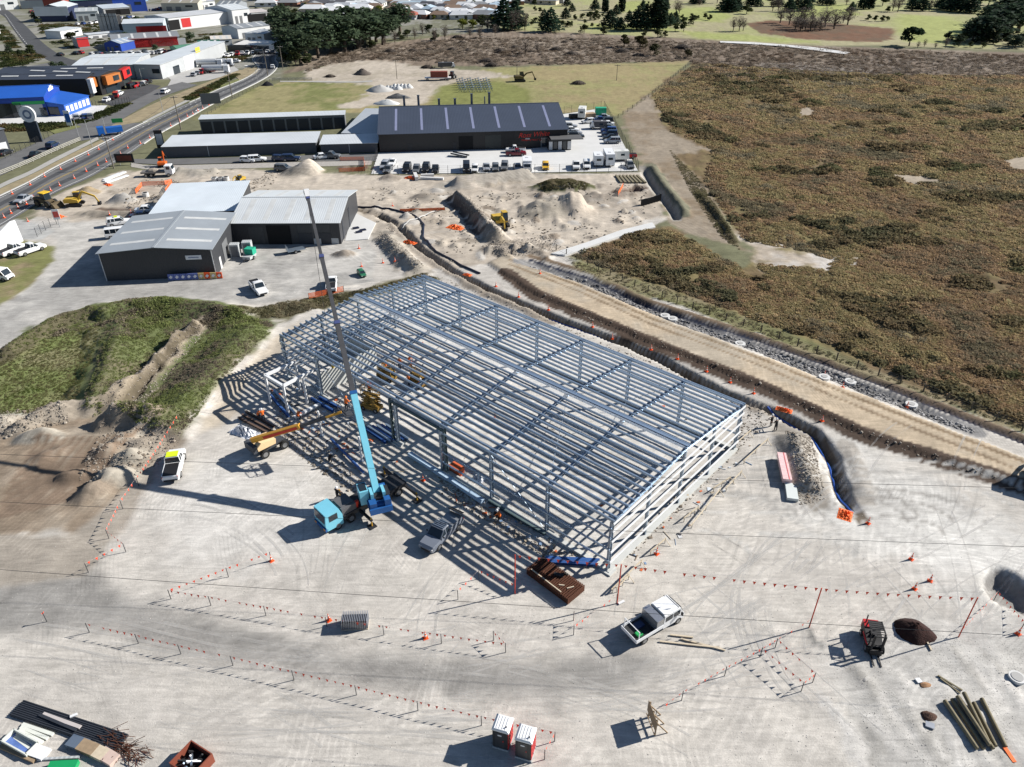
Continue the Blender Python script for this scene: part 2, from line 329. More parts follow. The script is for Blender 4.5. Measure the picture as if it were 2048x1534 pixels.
ridge([(1060, 520), (1180, 556), (1300, 611), (1519, 681), (1738, 759), (1960, 850), (2150, 925)], 0.45, -0.25, (0.035, 0.04, 0.06), nz=0.15, core=0.2)
ridge([(1060, 512), (1180, 546), (1300, 603), (1519, 673), (1738, 752), (1960, 842), (2150, 915)], 0.8, 0.25, (0.16, 0.12, 0.085), nz=0.3, rel=0.06)
zone([(1140, 515), (1300, 566), (1519, 645), (1640, 690), (1738, 738), (2048, 856), (2048, 868), (1738, 750), (1519, 670), (1300, 596), (1150, 540)], (0.25, 0.215, 0.135), soft=0.6, wob=1.0, rel=0.10, c2=(0.16, 0.16, 0.075))
# trench round the frame with its spoil
TRENCH = [(700, 415), (757, 428), (800, 453), (840, 497), (907, 543), (974, 577), (1040, 607), (1140, 647), (1241, 683), (1320, 717), (1446, 786), (1556, 826), (1629, 863), (1665, 915), (1687, 991), (1722, 1040)]
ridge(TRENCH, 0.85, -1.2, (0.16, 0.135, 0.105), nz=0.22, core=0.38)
ridge([(780, 440), (820, 485), (890, 535), (950, 575), (1000, 598), (1100, 640)], 1.4, 0.35, SOIL, nz=0.6, rel=0.2)
ridge([(1585, 870), (1600, 930), (1625, 990)], 2.4, 1.3, (0.30, 0.275, 0.24), nz=0.4, rel=0.15)
ridge([(1692, 890), (1718, 940), (1728, 1000)], 1.2, 0.3, (0.36, 0.335, 0.30), nz=0.4, rel=0.12)
ridge([(1485, 805), (1510, 812), (1540, 822)], 1.2, 0.6, SOIL, nz=0.4, rel=0.2)
# earthworks between the sheds and the yard
ridge([(905, 393), (940, 422), (975, 462), (1000, 486)], 2.6, 2.3, (0.25, 0.225, 0.195), nz=0.35, rel=0.2)
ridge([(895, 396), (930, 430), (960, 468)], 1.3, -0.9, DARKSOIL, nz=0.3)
mound(1108, 420, 8.5, 5.5, 2.0, (0.37, 0.33, 0.27), 0.1, pw=1.8); mound(1150, 420, 4.5, 5, 1.8, (0.46, 0.40, 0.33), 0.3)
mound(1125, 375, 7.5, 4.0, 1.4, (0.10, 0.105, 0.05), 0.0, pw=2.0, rel=0.3)
ridge([(900, 372), (960, 365), (1040, 355), (1065, 352)], 4.0, 1.9, (0.34, 0.31, 0.265), nz=0.3, rel=0.2)
ridge([(1070, 392), (1130, 398), (1200, 396), (1290, 385)], 2.2, 0.8, SOIL, nz=0.6, rel=0.25)
mound(606, 345, 5.0, 3.2, 1.9, (0.30, 0.27, 0.225), 0.2); mound(625, 343, 3.5, 3, 1.4, PINK)
mound(176, 385, 3.0, 1.9, 1.3, (0.30, 0.235, 0.15)); mound(247, 402, 3.3, 2.4, 1.7, (0.36, 0.345, 0.32)); mound(335, 398, 4.0, 2.2, 1.3, (0.35, 0.31, 0.26))
ridge([(350, 345), (400, 348), (440, 345)], 2.4, 1.4, (0.36, 0.33, 0.28), nz=0.6, rel=0.35)
ridge([(165, 428), (220, 430), (300, 428), (345, 424)], 2.0, 0.9, (0.26, 0.23, 0.19), nz=0.6, rel=0.35)
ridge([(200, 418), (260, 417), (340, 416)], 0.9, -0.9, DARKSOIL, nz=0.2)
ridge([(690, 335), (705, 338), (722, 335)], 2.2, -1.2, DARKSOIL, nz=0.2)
mound(780, 358, 3.0, 2.0, 1.1, SOIL); mound(690, 510, 2.4, 1.6, 1.1, SOIL)
ridge([(768, 470), (790, 500), (820, 530), (845, 545)], 2.6, 1.2, (0.33, 0.30, 0.255), nz=0.6, rel=0.4)
mound(855, 395, 4, 2.2, 0.9, SOIL, rel=0.3); mound(1000, 500, 4, 2.5, 0.7, SOIL, rel=0.4); mound(1060, 500, 4, 2.0, 0.7, SOIL, rel=0.4)
ridge([(1300, 330), (1325, 370), (1362, 415), (1368, 430)], 1.8, 1.1, (0.16, 0.155, 0.11), nz=0.4, rel=0.3)
ridge([(1285, 335), (1310, 375), (1345, 420), (1355, 440)], 1.2, -1.2, (0.30, 0.28, 0.25), nz=0.2)
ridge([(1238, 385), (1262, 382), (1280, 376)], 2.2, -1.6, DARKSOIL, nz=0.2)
ridge([(1395, 385), (1420, 410), (1450, 450), (1470, 485)], 1.0, 0.7, (0.10, 0.09, 0.05), nz=0.6, rel=0.35)
for i in range(120):                                # broken ground and small heaps
    px, py = random.uniform(740, 1290), random.uniform(370, 520)
    if py - 372 > (px - 640) * 0.55 or py > 620 - (px - 900) * 0.45: continue
    mound(px, py, random.uniform(0.8, 2.4), random.uniform(0.6, 1.5), random.uniform(0.2, 0.75), random.choice([SOIL, PUMD, (0.36, 0.32, 0.265), (0.24, 0.20, 0.16), PINK, None]), random.random() * 3)
ridge([(500, 640), (420, 622), (330, 612), (240, 622), (190, 640)], 4.2, 1.5, None, nz=0.3)
ridge([(0, 720), (60, 680), (130, 640), (200, 622)], 2.2, 1.2, (0.10, 0.09, 0.055), nz=0.3, rel=0.25)
ridge([(245, 640), (238, 700), (215, 770), (185, 830)], 4.2, 1.7, None, nz=0.4)
ridge([(520, 650), (470, 700), (410, 770), (350, 840), (310, 880)], 5.0, 1.6, None, nz=0.4)
ridge([(405, 645), (370, 672), (330, 715), (290, 760), (255, 785), (215, 830)], 1.7, 1.4, (0.29, 0.245, 0.185), nz=0.6, rel=0.35, lump=0.9)
ridge([(390, 660), (350, 700), (310, 745), (270, 790), (235, 830)], 0.7, -0.9, (0.12, 0.10, 0.07), nz=0.5)
for (px, py, rx, ry, h) in ((112, 826, 3.8, 2.2, 1.5), (50, 852, 2.6, 1.6, 1.1), (85, 868, 3.2, 1.5, 1.0), (0, 848, 3, 1.6, 1.0), (225, 842, 2.6, 2.0, 1.6), (262, 838, 2.6, 2.2, 1.8), (300, 842, 2.6, 2.2, 1.6), (250, 880, 2.8, 1.8, 1.0), (215, 905, 2.4, 1.5, 1.0), (290, 885, 2.2, 1.5, 0.9), (190, 980, 2.8, 1.6, 1.3), (238, 950, 2.6, 1.8, 1.4), (262, 912, 2.4, 1.6, 1.2), (150, 950, 2.2, 1.5, 0.9), (100, 905, 2.5, 1.4, 0.5)):
    mound(px, py + 5, rx, ry, h, random.choice([(0.27, 0.225, 0.175), (0.30, 0.26, 0.21), (0.245, 0.20, 0.155), (0.33, 0.30, 0.25)]), random.random(), nz=0.45, rel=0.35)
for k in range(13):                                # plough lines in the stripped topsoil
    x0 = 4 + k * 17
    ridge([(x0 * 0.75 - 10, 1035 - k * 3), (x0 + 30, 950 - k * 4), (x0 + 75, 880 - k)], 0.35, -0.10, (0.20, 0.15, 0.11), nz=0.3)
mound(2020, 1178, 2.6, 2.4, -1.4, (0.25, 0.24, 0.225), 0.3, pw=2); mound(2060, 1215, 2.0, 1.5, -0.9, (0.23, 0.22, 0.205))
ridge([(1622, 1262), (1628, 1280), (1645, 1294)], 0.35, 0.12, (0.22, 0.215, 0.20), nz=0.3)
ridge([(1705, 1322), (1730, 1360), (1760, 1400)], 0.45, 0.10, (0.24, 0.23, 0.215), nz=0.4)
zone([(1640, 1330), (1760, 1250), (2048, 1220), (2300, 1300), (2300, 1700), (1900, 1700), (1700, 1480)], (0.46, 0.445, 0.415), soft=2, wob=1.6, rel=0.10)
for k in range(34):
    x0, y0 = 1640 + random.random() * 400, 1270 + random.random() * 230; q_ = random.uniform(.5, 1.2)
    ridge([(x0, y0), (x0 + 35 * q_, y0 + 40 * q_), (x0 + 80 * q_, y0 + 100 * q_)], random.uniform(.3, .6), random.choice([0.09, -0.09, 0.06]), random.choice([None, (0.40, 0.385, 0.355), (0.54, 0.52, 0.485)]), nz=0.6)
for k in range(26):                                # wheel ruts worn by turning vehicles
    x0, y0 = random.uniform(1240, 1900), random.uniform(1040, 1130); r = random.uniform(60, 240)
    ridge([(x0 + r * math.cos(a) * 1.6, y0 - r * math.sin(a) * 0.6) for a in np.linspace(0.2, 1.9, 7)], 0.22, random.choice([0.02, -0.03]), random.choice([(0.46, 0.445, 0.415), (0.35, 0.335, 0.31)]), nz=0.6)
rq = random.Random(77)
for k in range(30):                                # tracks and scraped lines through the earthworks
    x0, y0 = rq.uniform(730, 1150), rq.uniform(365, 500); a = rq.uniform(-.5, .9); L_ = rq.uniform(40, 160)
    if y0 - 372 > (x0 - 640) * 0.5: continue
    ridge([(x0, y0), (x0 + L_ * .5, y0 + L_ * .12 * a + rq.uniform(-4, 4)), (x0 + L_, y0 + L_ * .3 * a)], rq.uniform(.25, .6), rq.choice([-.15, .15, -.1]), rq.choice([(0.30, 0.26, 0.21), (0.50, 0.44, 0.37), (0.36, 0.325, 0.28)]), nz=0.6)
for k in range(14):
    x0, y0 = rq.uniform(130, 560), rq.uniform(350, 400); L_ = rq.uniform(30, 120)
    if y0 > 392 and x0 > 330: continue
    ridge([(x0, y0), (x0 + L_ * .5, y0 + rq.uniform(-5, 5)), (x0 + L_, y0 + rq.uniform(-8, 8))], rq.uniform(.25, .7), rq.choice([-.15, .18]), rq.choice([(0.30, 0.26, 0.21), (0.50, 0.44, 0.37), (0.36, 0.325, 0.28)]), nz=0.6)
# hillside of the far industrial terraces and the golf land rise gently away from the site
Z1 += smooth(430, 1100, Y1) * 0.0
Z1 += R1 * (NA * 1.3 + NC * 0.7)
# roads, yards and slabs lie in shallow trays so that their sheets are never pierced by the soil
ROAD_R = [(-260, 590), (-120, 520), (0, 454), (30, 436), (112, 386), (176, 357), (227, 328), (264, 305), (299, 280), (334, 259), (380, 234), (434, 204), (511, 167), (540, 150), (553, 137), (556, 127), (551, 119), (560, 110), (600, 104)]
ROAD_L = [(-260, 520), (-120, 450), (0, 392), (58, 364), (102, 339), (123, 328), (176, 302), (211, 284), (243, 268), (281, 249), (360, 213), (400, 196), (434, 180), (484, 160), (509, 146), (517, 136), (512, 128), (505, 118), (515, 108), (545, 101), (600, 97)]
SERV_F = [(-200, 408), (0, 318), (50, 296), (105, 270), (176, 240), (260, 205), (309, 180), (364, 164)]
SERV_N = [(-200, 445), (0, 352), (57, 325), (120, 297), (205, 262), (272, 222), (327, 193), (395, 170)]
HILL_L = [(-30, 14), (6, 31), (20, 49), (49, 88), (72, 106), (100, 122), (120, 131), (168, 130)]
HILL_R = [(5, 12), (21, 25), (36, 38), (53, 53), (84, 84), (117, 108), (140, 118), (168, 124)]
LOW_F = [(-200, 165), (0, 141), (60, 132), (107, 124)]; LOW_N = [(-200, 178), (0, 151), (78, 136), (150, 131)]
YARD = [(742, 348), (757, 306), (900, 301), (1060, 297), (1104, 293), (1120, 262), (1122, 229), (1207, 216), (1240, 275), (1276, 342), (1010, 346)]
APRON = [(690, 482), (706, 424), (752, 446), (736, 478)]
STRIP = [(1102, 508), (1130, 512), (1190, 490), (1250, 470), (1311, 455), (1304, 446), (1240, 462), (1170, 487)]
DRIVE = [(600, 322), (760, 322), (757, 306), (640, 310), (330, 318), (262, 318), (266, 326), (330, 330)]
FORE = [(335, 172), (342, 160), (330, 150), (372, 130), (460, 126), (470, 134), (480, 142), (455, 150), (420, 160)]
YARD2 = [(0, 246), (0, 234), (100, 231), (135, 231), (181, 211), (215, 211), (205, 222), (165, 236), (140, 243), (0, 252)]
for pl in (ROAD_R + ROAD_L[::-1], SERV_F + SERV_N[::-1], HILL_L + HILL_R[::-1], LOW_F + LOW_N[::-1], YARD, APRON, STRIP, DRIVE, FORE, YARD2):
    ix, sd = poly_sd(pl, 4); k = 1 - smooth(0.2, 1.6, sd); Z1[ix] = Z1[ix] * (1 - k) - 0.10 * k
# level ground under the big sheds
for pl in ([(190, 570), (425, 556), (480, 500), (700, 492), (720, 370), (480, 390), (280, 440)],):
    ix, sd = poly_sd(pl, 4); k = 1 - smooth(-0.5, 1.5, sd); Z1[ix] *= (1 - k)
ZG = Z1.reshape(GX.shape)
def HZ(x, y):
    i = min(max(int(np.searchsorted(XS, x)) - 1, 0), len(XS) - 2); j = min(max(int(np.searchsorted(YS, y)) - 1, 0), len(YS) - 2)
    u = (x - XS[i]) / (XS[i + 1] - XS[i]); v = (y - YS[j]) / (YS[j + 1] - YS[j])
    return float((ZG[j, i] * (1 - u) + ZG[j, i + 1] * u) * (1 - v) + (ZG[j + 1, i] * (1 - u) + ZG[j + 1, i + 1] * u) * v)
def GG(px, py, dz=0.0):
    """pixel -> point on the real ground surface"""
    p = G(px, py)
    for _ in range(4): p = G(px, py, HZ(p.x, p.y))
    p.z = HZ(p.x, p.y) + dz; return p
def onz(p, dz=0.0): return Vector((p[0], p[1], HZ(p[0], p[1]) + dz))
nx, ny = len(XS), len(YS)
me = bpy.data.meshes.new('ground')
me.vertices.add(NP_); me.vertices.foreach_set('co', np.stack([X1, Y1, Z1], 1).ravel())
I = np.arange(NP_).reshape(ny, nx); Q = np.stack([I[:-1, :-1], I[:-1, 1:], I[1:, 1:], I[1:, :-1]], -1).reshape(-1, 4)
me.loops.add(Q.size); me.loops.foreach_set('vertex_index', Q.ravel()); me.polygons.add(len(Q))
me.polygons.foreach_set('loop_start', np.arange(0, Q.size, 4)); me.polygons.foreach_set('loop_total', np.full(len(Q), 4))
me.polygons.foreach_set('use_smooth', np.ones(len(Q), bool)); me.update()
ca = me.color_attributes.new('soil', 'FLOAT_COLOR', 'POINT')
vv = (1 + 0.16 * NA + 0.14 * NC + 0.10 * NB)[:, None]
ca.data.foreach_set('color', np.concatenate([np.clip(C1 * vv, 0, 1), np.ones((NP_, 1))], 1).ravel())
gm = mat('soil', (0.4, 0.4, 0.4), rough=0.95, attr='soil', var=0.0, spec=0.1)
nt = gm.node_tree; N = nt.nodes; Lk = nt.links; b = N['Principled BSDF']; tc = N['Texture Coordinate']; at = N['Attribute']
def nz_(sc, det=6, rg=0.65, dist=0.0, vec=None):
    n = N.new('ShaderNodeTexNoise'); n.inputs['Scale'].default_value = sc; n.inputs['Detail'].default_value = det; n.inputs['Roughness'].default_value = rg
    n.inputs['Distortion'].default_value = dist; Lk.new(vec or tc.outputs['Object'], n.inputs['Vector']); return n.outputs['Fac']
def rng_(v, a, b_, lo=0.3, hi=0.7):
    n = N.new('ShaderNodeMapRange'); n.inputs[1].default_value = lo; n.inputs[2].default_value = hi; n.inputs[3].default_value = a; n.inputs[4].default_value = b_
    Lk.new(v, n.inputs[0]); return n.outputs[0]
def mul_(a, b_):
    n = N.new('ShaderNodeMath'); n.operation = 'MULTIPLY'; Lk.new(a, n.inputs[0]); Lk.new(b_, n.inputs[1]); return n.outputs[0]
mp = N.new('ShaderNodeMapping'); mp.inputs['Rotation'].default_value = (0, 0, 0.5); mp.inputs['Scale'].default_value = (0.35, 2.2, 1)
Lk.new(tc.outputs['Object'], mp.inputs['Vector'])
mp2 = N.new('ShaderNodeMapping'); mp2.inputs['Rotation'].default_value = (0, 0, -0.9); mp2.inputs['Scale'].default_value = (0.25, 1.9, 1)
Lk.new(tc.outputs['Object'], mp2.inputs['Vector'])
f = mul_(mul_(rng_(nz_(9.0, 4, 0.75), 0.88, 1.12), rng_(nz_(0.45, 4, 0.7, 0.8), 0.86, 1.14)), mul_(rng_(nz_(1.0, 4, 0.7, 1.0, mp.outputs[0]), 0.88, 1.12), rng_(nz_(1.3, 3, 0.7, 0.8, mp2.outputs[0]), 0.9, 1.1)))
mx = N.new('ShaderNodeMix'); mx.data_type = 'RGBA'; mx.blend_type = 'MULTIPLY'; mx.inputs['Factor'].default_value = 1
Lk.new(at.outputs['Color'], mx.inputs[6]); Lk.new(f, mx.inputs[7]); Lk.new(mx.outputs[2], b.inputs['Base Color'])
def rings_(cx, cy, sc, dist, nscale, lo_, hi_, a0, a1):
    m_ = N.new('ShaderNodeMapping'); m_.inputs['Location'].default_value = (-cx, -cy, 0); Lk.new(tc.outputs['Object'], m_.inputs['Vector'])
    w_ = N.new('ShaderNodeTexWave'); w_.wave_type = 'RINGS'; w_.rings_direction = 'Z'; w_.inputs['Scale'].default_value = sc; w_.inputs['Distortion'].default_value = dist; w_.inputs['Detail'].default_value = 2; w_.inputs['Detail Scale'].default_value = 0.25
    Lk.new(m_.outputs[0], w_.inputs['Vector']); k = mul_(rng_(w_.outputs['Fac'], 0, 1, 0.55, 0.95), rng_(nz_(nscale, 3, 0.6, 0.5), 0, 1, lo_, hi_))
    return rng_(k, a0, a1, 0, 1)
for q in ((38, 30, 0.55, 7.0, 0.11, 0.50, 0.66, 1.0, 1.16), (20, 75, 0.8, 6.0, 0.16, 0.52, 0.66, 1.0, 0.88), (-60, 95, 0.35, 8.0, 0.09, 0.48, 0.64, 1.0, 1.13)): f = mul_(f, rings_(*q))
Lk.new(f, mx.inputs[7])
bp = N.new('ShaderNodeBump'); bp.inputs['Strength'].default_value = 0.55; bp.inputs['Distance'].default_value = 0.05
Lk.new(nz_(5.0, 4, 0.75), bp.inputs['Height']); Lk.new(bp.outputs[0], b.inputs['Normal'])
me.materials.append(gm)
tag(link('ground', me), 'pale pumice ground with spoil heaps, trenches, grass and heath', None, None, 'structure')
# ------------------------------------------------------------------ roads, paths, yards
def cr(pts, n):
    """smooth resample of a pixel polyline to n ground points"""
    P = [np.array(Gx(*p)) for p in pts]; P = [2 * P[0] - P[1]] + P + [2 * P[-1] - P[-2]]; out = []
    m = len(P) - 3
    for i in range(n):
        t = i / (n - 1) * m; k = min(int(t), m - 1); t -= k; a, b, c, d = P[k:k + 4]
        out.append(0.5 * (2 * b + (c - a) * t + (2 * a - 5 * b + 4 * c - d) * t * t + (3 * b - a - 3 * c + d) * t ** 3))
    return out
def resamp(pts, n):
    P = np.array(pts); s = np.concatenate([[0], np.cumsum(np.hypot(*np.diff(P, axis=0).T))]); t = np.linspace(0, s[-1], n)
    return np.stack([np.interp(t, s, P[:, 0]), np.interp(t, s, P[:, 1])], 1)
def sheet(name, A, B, z, m, n=70, kind='structure', label=None):
    a, b = resamp(cr(A, 160), n), resamp(cr(B, 160), n); mb = MB()
    for i in range(n - 1): mb.quad((*a[i], z), (*a[i + 1], z), (*b[i + 1], z), (*b[i], z))
    return tag(mb.build(name, m), label, None, None, kind), a, b
ASPH = mat('asphalt', (0.062, 0.064, 0.068), rough=0.9, var=0.3, scale=0.25, bump=0.15, bscale=30)
ASPH2 = mat('asphalt_worn', (0.13, 0.13, 0.13), rough=0.9, var=0.22, scale=0.2, bump=0.15, bscale=30)
CONC = mat('pale_concrete', (0.60, 0.60, 0.585), rough=0.75, var=0.08, scale=0.3, bump=0.05)
CONC2 = mat('grey_concrete', (0.40, 0.395, 0.38), rough=0.85, var=0.12, scale=0.5, bump=0.08)
WHITE = mat('white_paint', (0.75, 0.75, 0.73), rough=0.6, var=0.12, scale=2)
YEL = mat('yellow_line', (0.55, 0.36, 0.05), rough=0.7, var=0.2, scale=2)
_, rl, rr = sheet('main_road', ROAD_L, ROAD_R, 0.03, ASPH2, 120, label='main road of grey asphalt running up to the bend')
sheet('service_road', SERV_F, SERV_N, 0.022, ASPH2, 70, label='side street running past the blue building')
sheet('hill_road', HILL_L, HILL_R, 0.026, ASPH, 60, label='road climbing past the far warehouses')
sheet('lower_road', LOW_F, LOW_N, 0.018, ASPH2, 40, label='road below the scrubby bank')
def poly_sheet(name, pts, z, m, label=None, th=None):
    P = [Gx(*p) for p in pts]; mb = MB()
    if th: mb.prism(P, z - th, z)
    else: mb.add([(*p, z) for p in P], [tuple(range(len(P)))])
    # keep the face looking up
    o = mb.build(name, m)
    if not th and o.data.polygons[0].normal.z < 0: o.data.flip_normals()
    return tag(o, label, None, None, 'structure')
poly_sheet('junction', [(150, 262), (178, 240), (215, 246), (285, 246), (250, 268), (212, 286), (200, 276), (160, 282)], 0.036, ASPH2, 'junction between side street and main road')
poly_sheet('concrete_yard', YARD, 0.03, CONC, 'white concrete yard in front of the black workshop')
poly_sheet('concrete_apron', APRON, 0.05, CONC, 'white concrete slab beside the grey shed', 0.16)
poly_sheet('concrete_strip', STRIP, 0.16, CONC, 'white concrete channel strip along the earthworks', 0.28)
poly_sheet('driveway', DRIVE, 0.02, ASPH2, 'grey driveway in front of the storage units')
poly_sheet('forecourt', FORE, 0.02, CONC2, 'concrete forecourt beside the white warehouse')
poly_sheet('blue_shop_yard', YARD2, 0.03, CONC, 'pale concrete yard in front of the blue building')
poly_sheet('unit_car_park', [(205, 206), (236, 184), (300, 168), (322, 172), (300, 186), (262, 203), (225, 212)], 0.028, ASPH, 'dark car park in front of the orange units')
# worn dark wheel lanes, seal patch lines and kerbs along the main road
def along(t0, t1, f, wd, z, n=40):
    mb = MB(); k = np.linspace(t0, t1, n) * (len(rl) - 1)
    for i in range(n - 1):
        q = []
        for kk, s in ((k[i], -1), (k[i + 1], -1), (k[i + 1], 1), (k[i], 1)):
            j = min(int(kk), len(rl) - 2); u = kk - j; a = rl[j] * (1 - u) + rl[j + 1] * u; b = rr[j] * (1 - u) + rr[j + 1] * u
            d = (b - a); L = np.hypot(*d); p = a + d * f + d / L * s * wd / 2; q.append((*p, z))
        mb.quad(*q)
    return mb
for f, w in ((0.30, 2.6), (0.72, 2.7)):
    tag(along(0.0, 0.97, f, w, 0.034, 110).build('wheel_lane', ASPH), 'darker wheel lane worn along the main road', None, None, 'structure')
for f in (0.485, 0.515):
    tag(along(0.0, 0.52, f, 0.16, 0.038, 60).build('centre_line', YEL), 'yellow centre line of the main road', None, None, 'structure')
for f in (0.08, 0.93):
    tag(along(0.0, 0.95, f, 0.18, 0.038, 100).build('edge_line', WHITE), 'white edge line of the main road', None, None, 'structure')
dash = MB()
for k in range(34):
    t = 0.5 + k * 0.0135
    if t > 0.94: break
    d = along(t, t + 0.006, 0.42 if t < 0.62 else 0.5, 0.22, 0.040, 3); dash.v, o = dash.v + d.v, len(dash.v); dash.f += [tuple(i + o for i in q) for q in d.f]; dash.m += d.m
for k in range(16):
    t = 0.36 + k * 0.013; d = along(t, t + 0.004, 0.2, 0.25, 0.040, 3); o = len(dash.v); dash.v += d.v; dash.f += [tuple(i + o for i in q) for q in d.f]; dash.m += d.m
tag(dash.build('lane_dashes', WHITE), 'white dashes marking lanes', None, None, 'structure')
KERB = mat('kerb', (0.5, 0.5, 0.48), rough=0.85, var=0.1)
for nm, E, lo, hi in (('far_kerb', rl, 0.0, 0.40), ('far_kerb_upper', rl, 0.5, 0.93), ('near_kerb', rr, 0.36, 0.93)):
    i0, i1 = int(lo * len(E)), int(hi * len(E)); mb = MB()
    for i in range(i0, i1): mb.bar((*E[i], 0.05), (*E[i + 1], 0.05), 0.35, 0.2)
    tag(mb.build(nm, KERB), 'concrete kerb along the main road', None, None, 'structure')
mb = MB()
def dashes(pts, w, z, on, off):
    P = resamp([Gx(*p) for p in pts], 200); s = np.concatenate([[0], np.cumsum(np.hypot(*np.diff(P, axis=0).T))]); t = 0
    while t < s[-1] - on:
        a = np.array([np.interp(t, s, P[:, 0]), np.interp(t, s, P[:, 1])]); b = np.array([np.interp(t + on, s, P[:, 0]), np.interp(t + on, s, P[:, 1])])
        d = (b - a) / np.hypot(*(b - a)); nrm = np.array([-d[1], d[0]]) * w / 2
        mb.quad((*(a - nrm), z), (*(b - nrm), z), (*(b + nrm), z), (*(a + nrm), z)); t += on + off
dashes([(43, 316), (110, 280), (130, 275)], 0.25, 0.042, 60, 0); dashes([(85, 291), (100, 286), (98, 290)], 0.4, 0.042, 20, 0)
dashes([(225, 262), (262, 258), (282, 247)], 0.3, 0.046, 60, 0); dashes([(116, 266), (128, 262)], 0.5, 0.042, 60, 0)
dashes([(24, 32), (50, 70), (80, 104), (112, 120)], 0.2, 0.042, 500, 0); dashes([(10, 28), (36, 66), (62, 98)], 0.2, 0.042, 4, 4)
dashes([(490, 131), (505, 134), (520, 140)], 1.2, 0.044, 3, 2.2); dashes([(503, 126), (520, 130), (530, 138)], 0.3, 0.042, 200, 0)
dashes([(330, 262), (345, 250)], 0.6, 0.042, 3, 2); dashes([(392, 222), (400, 217)], 0.6, 0.042, 3, 2); dashes([(415, 208), (423, 204)], 0.6, 0.042, 3, 2)
tag(mb.build('painted_arrows', WHITE), 'white painted lines and arrows at the junction', None, None, 'structure')
PATH = mat('footpath_concrete', (0.37, 0.36, 0.335), rough=0.9, var=0.12, scale=0.4)
sheet('footpath', [(-120, 433), (0, 369), (60, 342), (105, 318), (150, 296), (195, 274)], [(-120, 442), (0, 377), (64, 348), (110, 324), (155, 301), (198, 279)], 0.06, PATH, 40, label='pale footpath between the roads')
sheet('footpath_upper', [(285, 244), (330, 221), (380, 196), (430, 170), (470, 152), (492, 143)], [(288, 247), (334, 224), (384, 199), (434, 173), (474, 155), (498, 145)], 0.06, PATH, 30, label='pale footpath beside the upper road')
sheet('farm_track', [(560, 162), (620, 162), (700, 163), (745, 161)], [(560, 164), (620, 164.5), (700, 165.5), (745, 164)], 0.07, PATH, 20, label='narrow pale path across the field')
sheet('golf_path', [(1440, 84), (1500, 86), (1580, 92), (1640, 98), (1700, 107)], [(1440, 87), (1500, 90), (1580, 96), (1640, 104), (1690, 110)], 0.45, CONC, 20, label='white path at the edge of the golf course')
GRASSV = mat('verge_grass', (0.16, 0.17, 0.06), rough=0.95, var=0.35, scale=0.35, bump=0.5, bscale=3)
DRYV = mat('dry_verge', (0.28, 0.23, 0.14), rough=0.95, var=0.3, scale=0.35, bump=0.5, bscale=3)
sheet('grass_verge', [(-120, 442), (0, 378), (64, 349), (110, 325), (155, 302), (203, 280)], [(-120, 449), (0, 391), (58, 363), (102, 338), (123, 327), (209, 283)], 0.045, DRYV, 30, label='dry grass verge beside the main road')
sheet('grass_verge_upper', [(288, 248), (334, 225), (384, 200), (434, 174), (480, 156), (500, 146)], [(290, 245), (360, 212), (400, 195), (434, 179), (482, 160), (507, 146)], 0.045, GRASSV, 30, label='green verge beside the upper road')
sheet('grass_strip', [(215, 256), (260, 231), (320, 202), (400, 170), (460, 147), (480, 140)], [(284, 243), (330, 220), (380, 195), (430, 169), (470, 151), (490, 142)], 0.052, DRYV, 30, label='dry grass strip between footpath and side street')
poly_sheet('roundabout_island', [(470, 152), (490, 137), (512, 131), (519, 137), (512, 146), (495, 154), (478, 160)], 0.14, DRYV, 'dry grass island at the road bend', 0.2)
poly_sheet('corner_lawn', [(97, 261), (155, 251), (163, 254), (110, 268)], 0.07, GRASSV, 'grass triangle by the tall sign')
sheet('gravel_path_edge', [(262, 326), (330, 331), (600, 324), (745, 322)], [(262, 334), (330, 340), (600, 334), (742, 330)], 0.045, mat('gravel', (0.36, 0.34, 0.31), rough=0.95, var=0.2, scale=1.5, bump=0.4, bscale=8), 30, label='gravel edge below the driveway')
# tyre marks: thin ribbons of crushed and polished pumice
TRKA = mat('track_light', (0.62, 0.60, 0.565), rough=0.9, var=0.1, alpha=(0.12, 0.6)); TRKB = mat('track_dark', (0.29, 0.28, 0.265), rough=0.9, var=0.1, alpha=(0.12, 0.15))
RIB = [0]
def ribbon(mb, pts, w, mi, dz=0.03):
    RIB[0] += 1; dz = 0.010 + 0.00008 * RIB[0]          # every ribbon on its own level
    P = resamp([Gx(*p) for p in pts] if len(pts) < 5 else pts, 46)
    for i in range(45):
        q = []
        for k, s in ((i, -1), (i + 1, -1), (i + 1, 1), (i, 1)):
            d = P[min(k + 1, 45)] - P[max(k - 1, 0)]; L = max(np.hypot(*d), 1e-6); nn = np.array([-d[1], d[0]]) / L * s * w / 2; r = P[k] + nn
            q.append((r[0], r[1], HZ(*r) + dz))
        mb.quad(*q, mi)
mb = MB(); rt = random.Random(5)
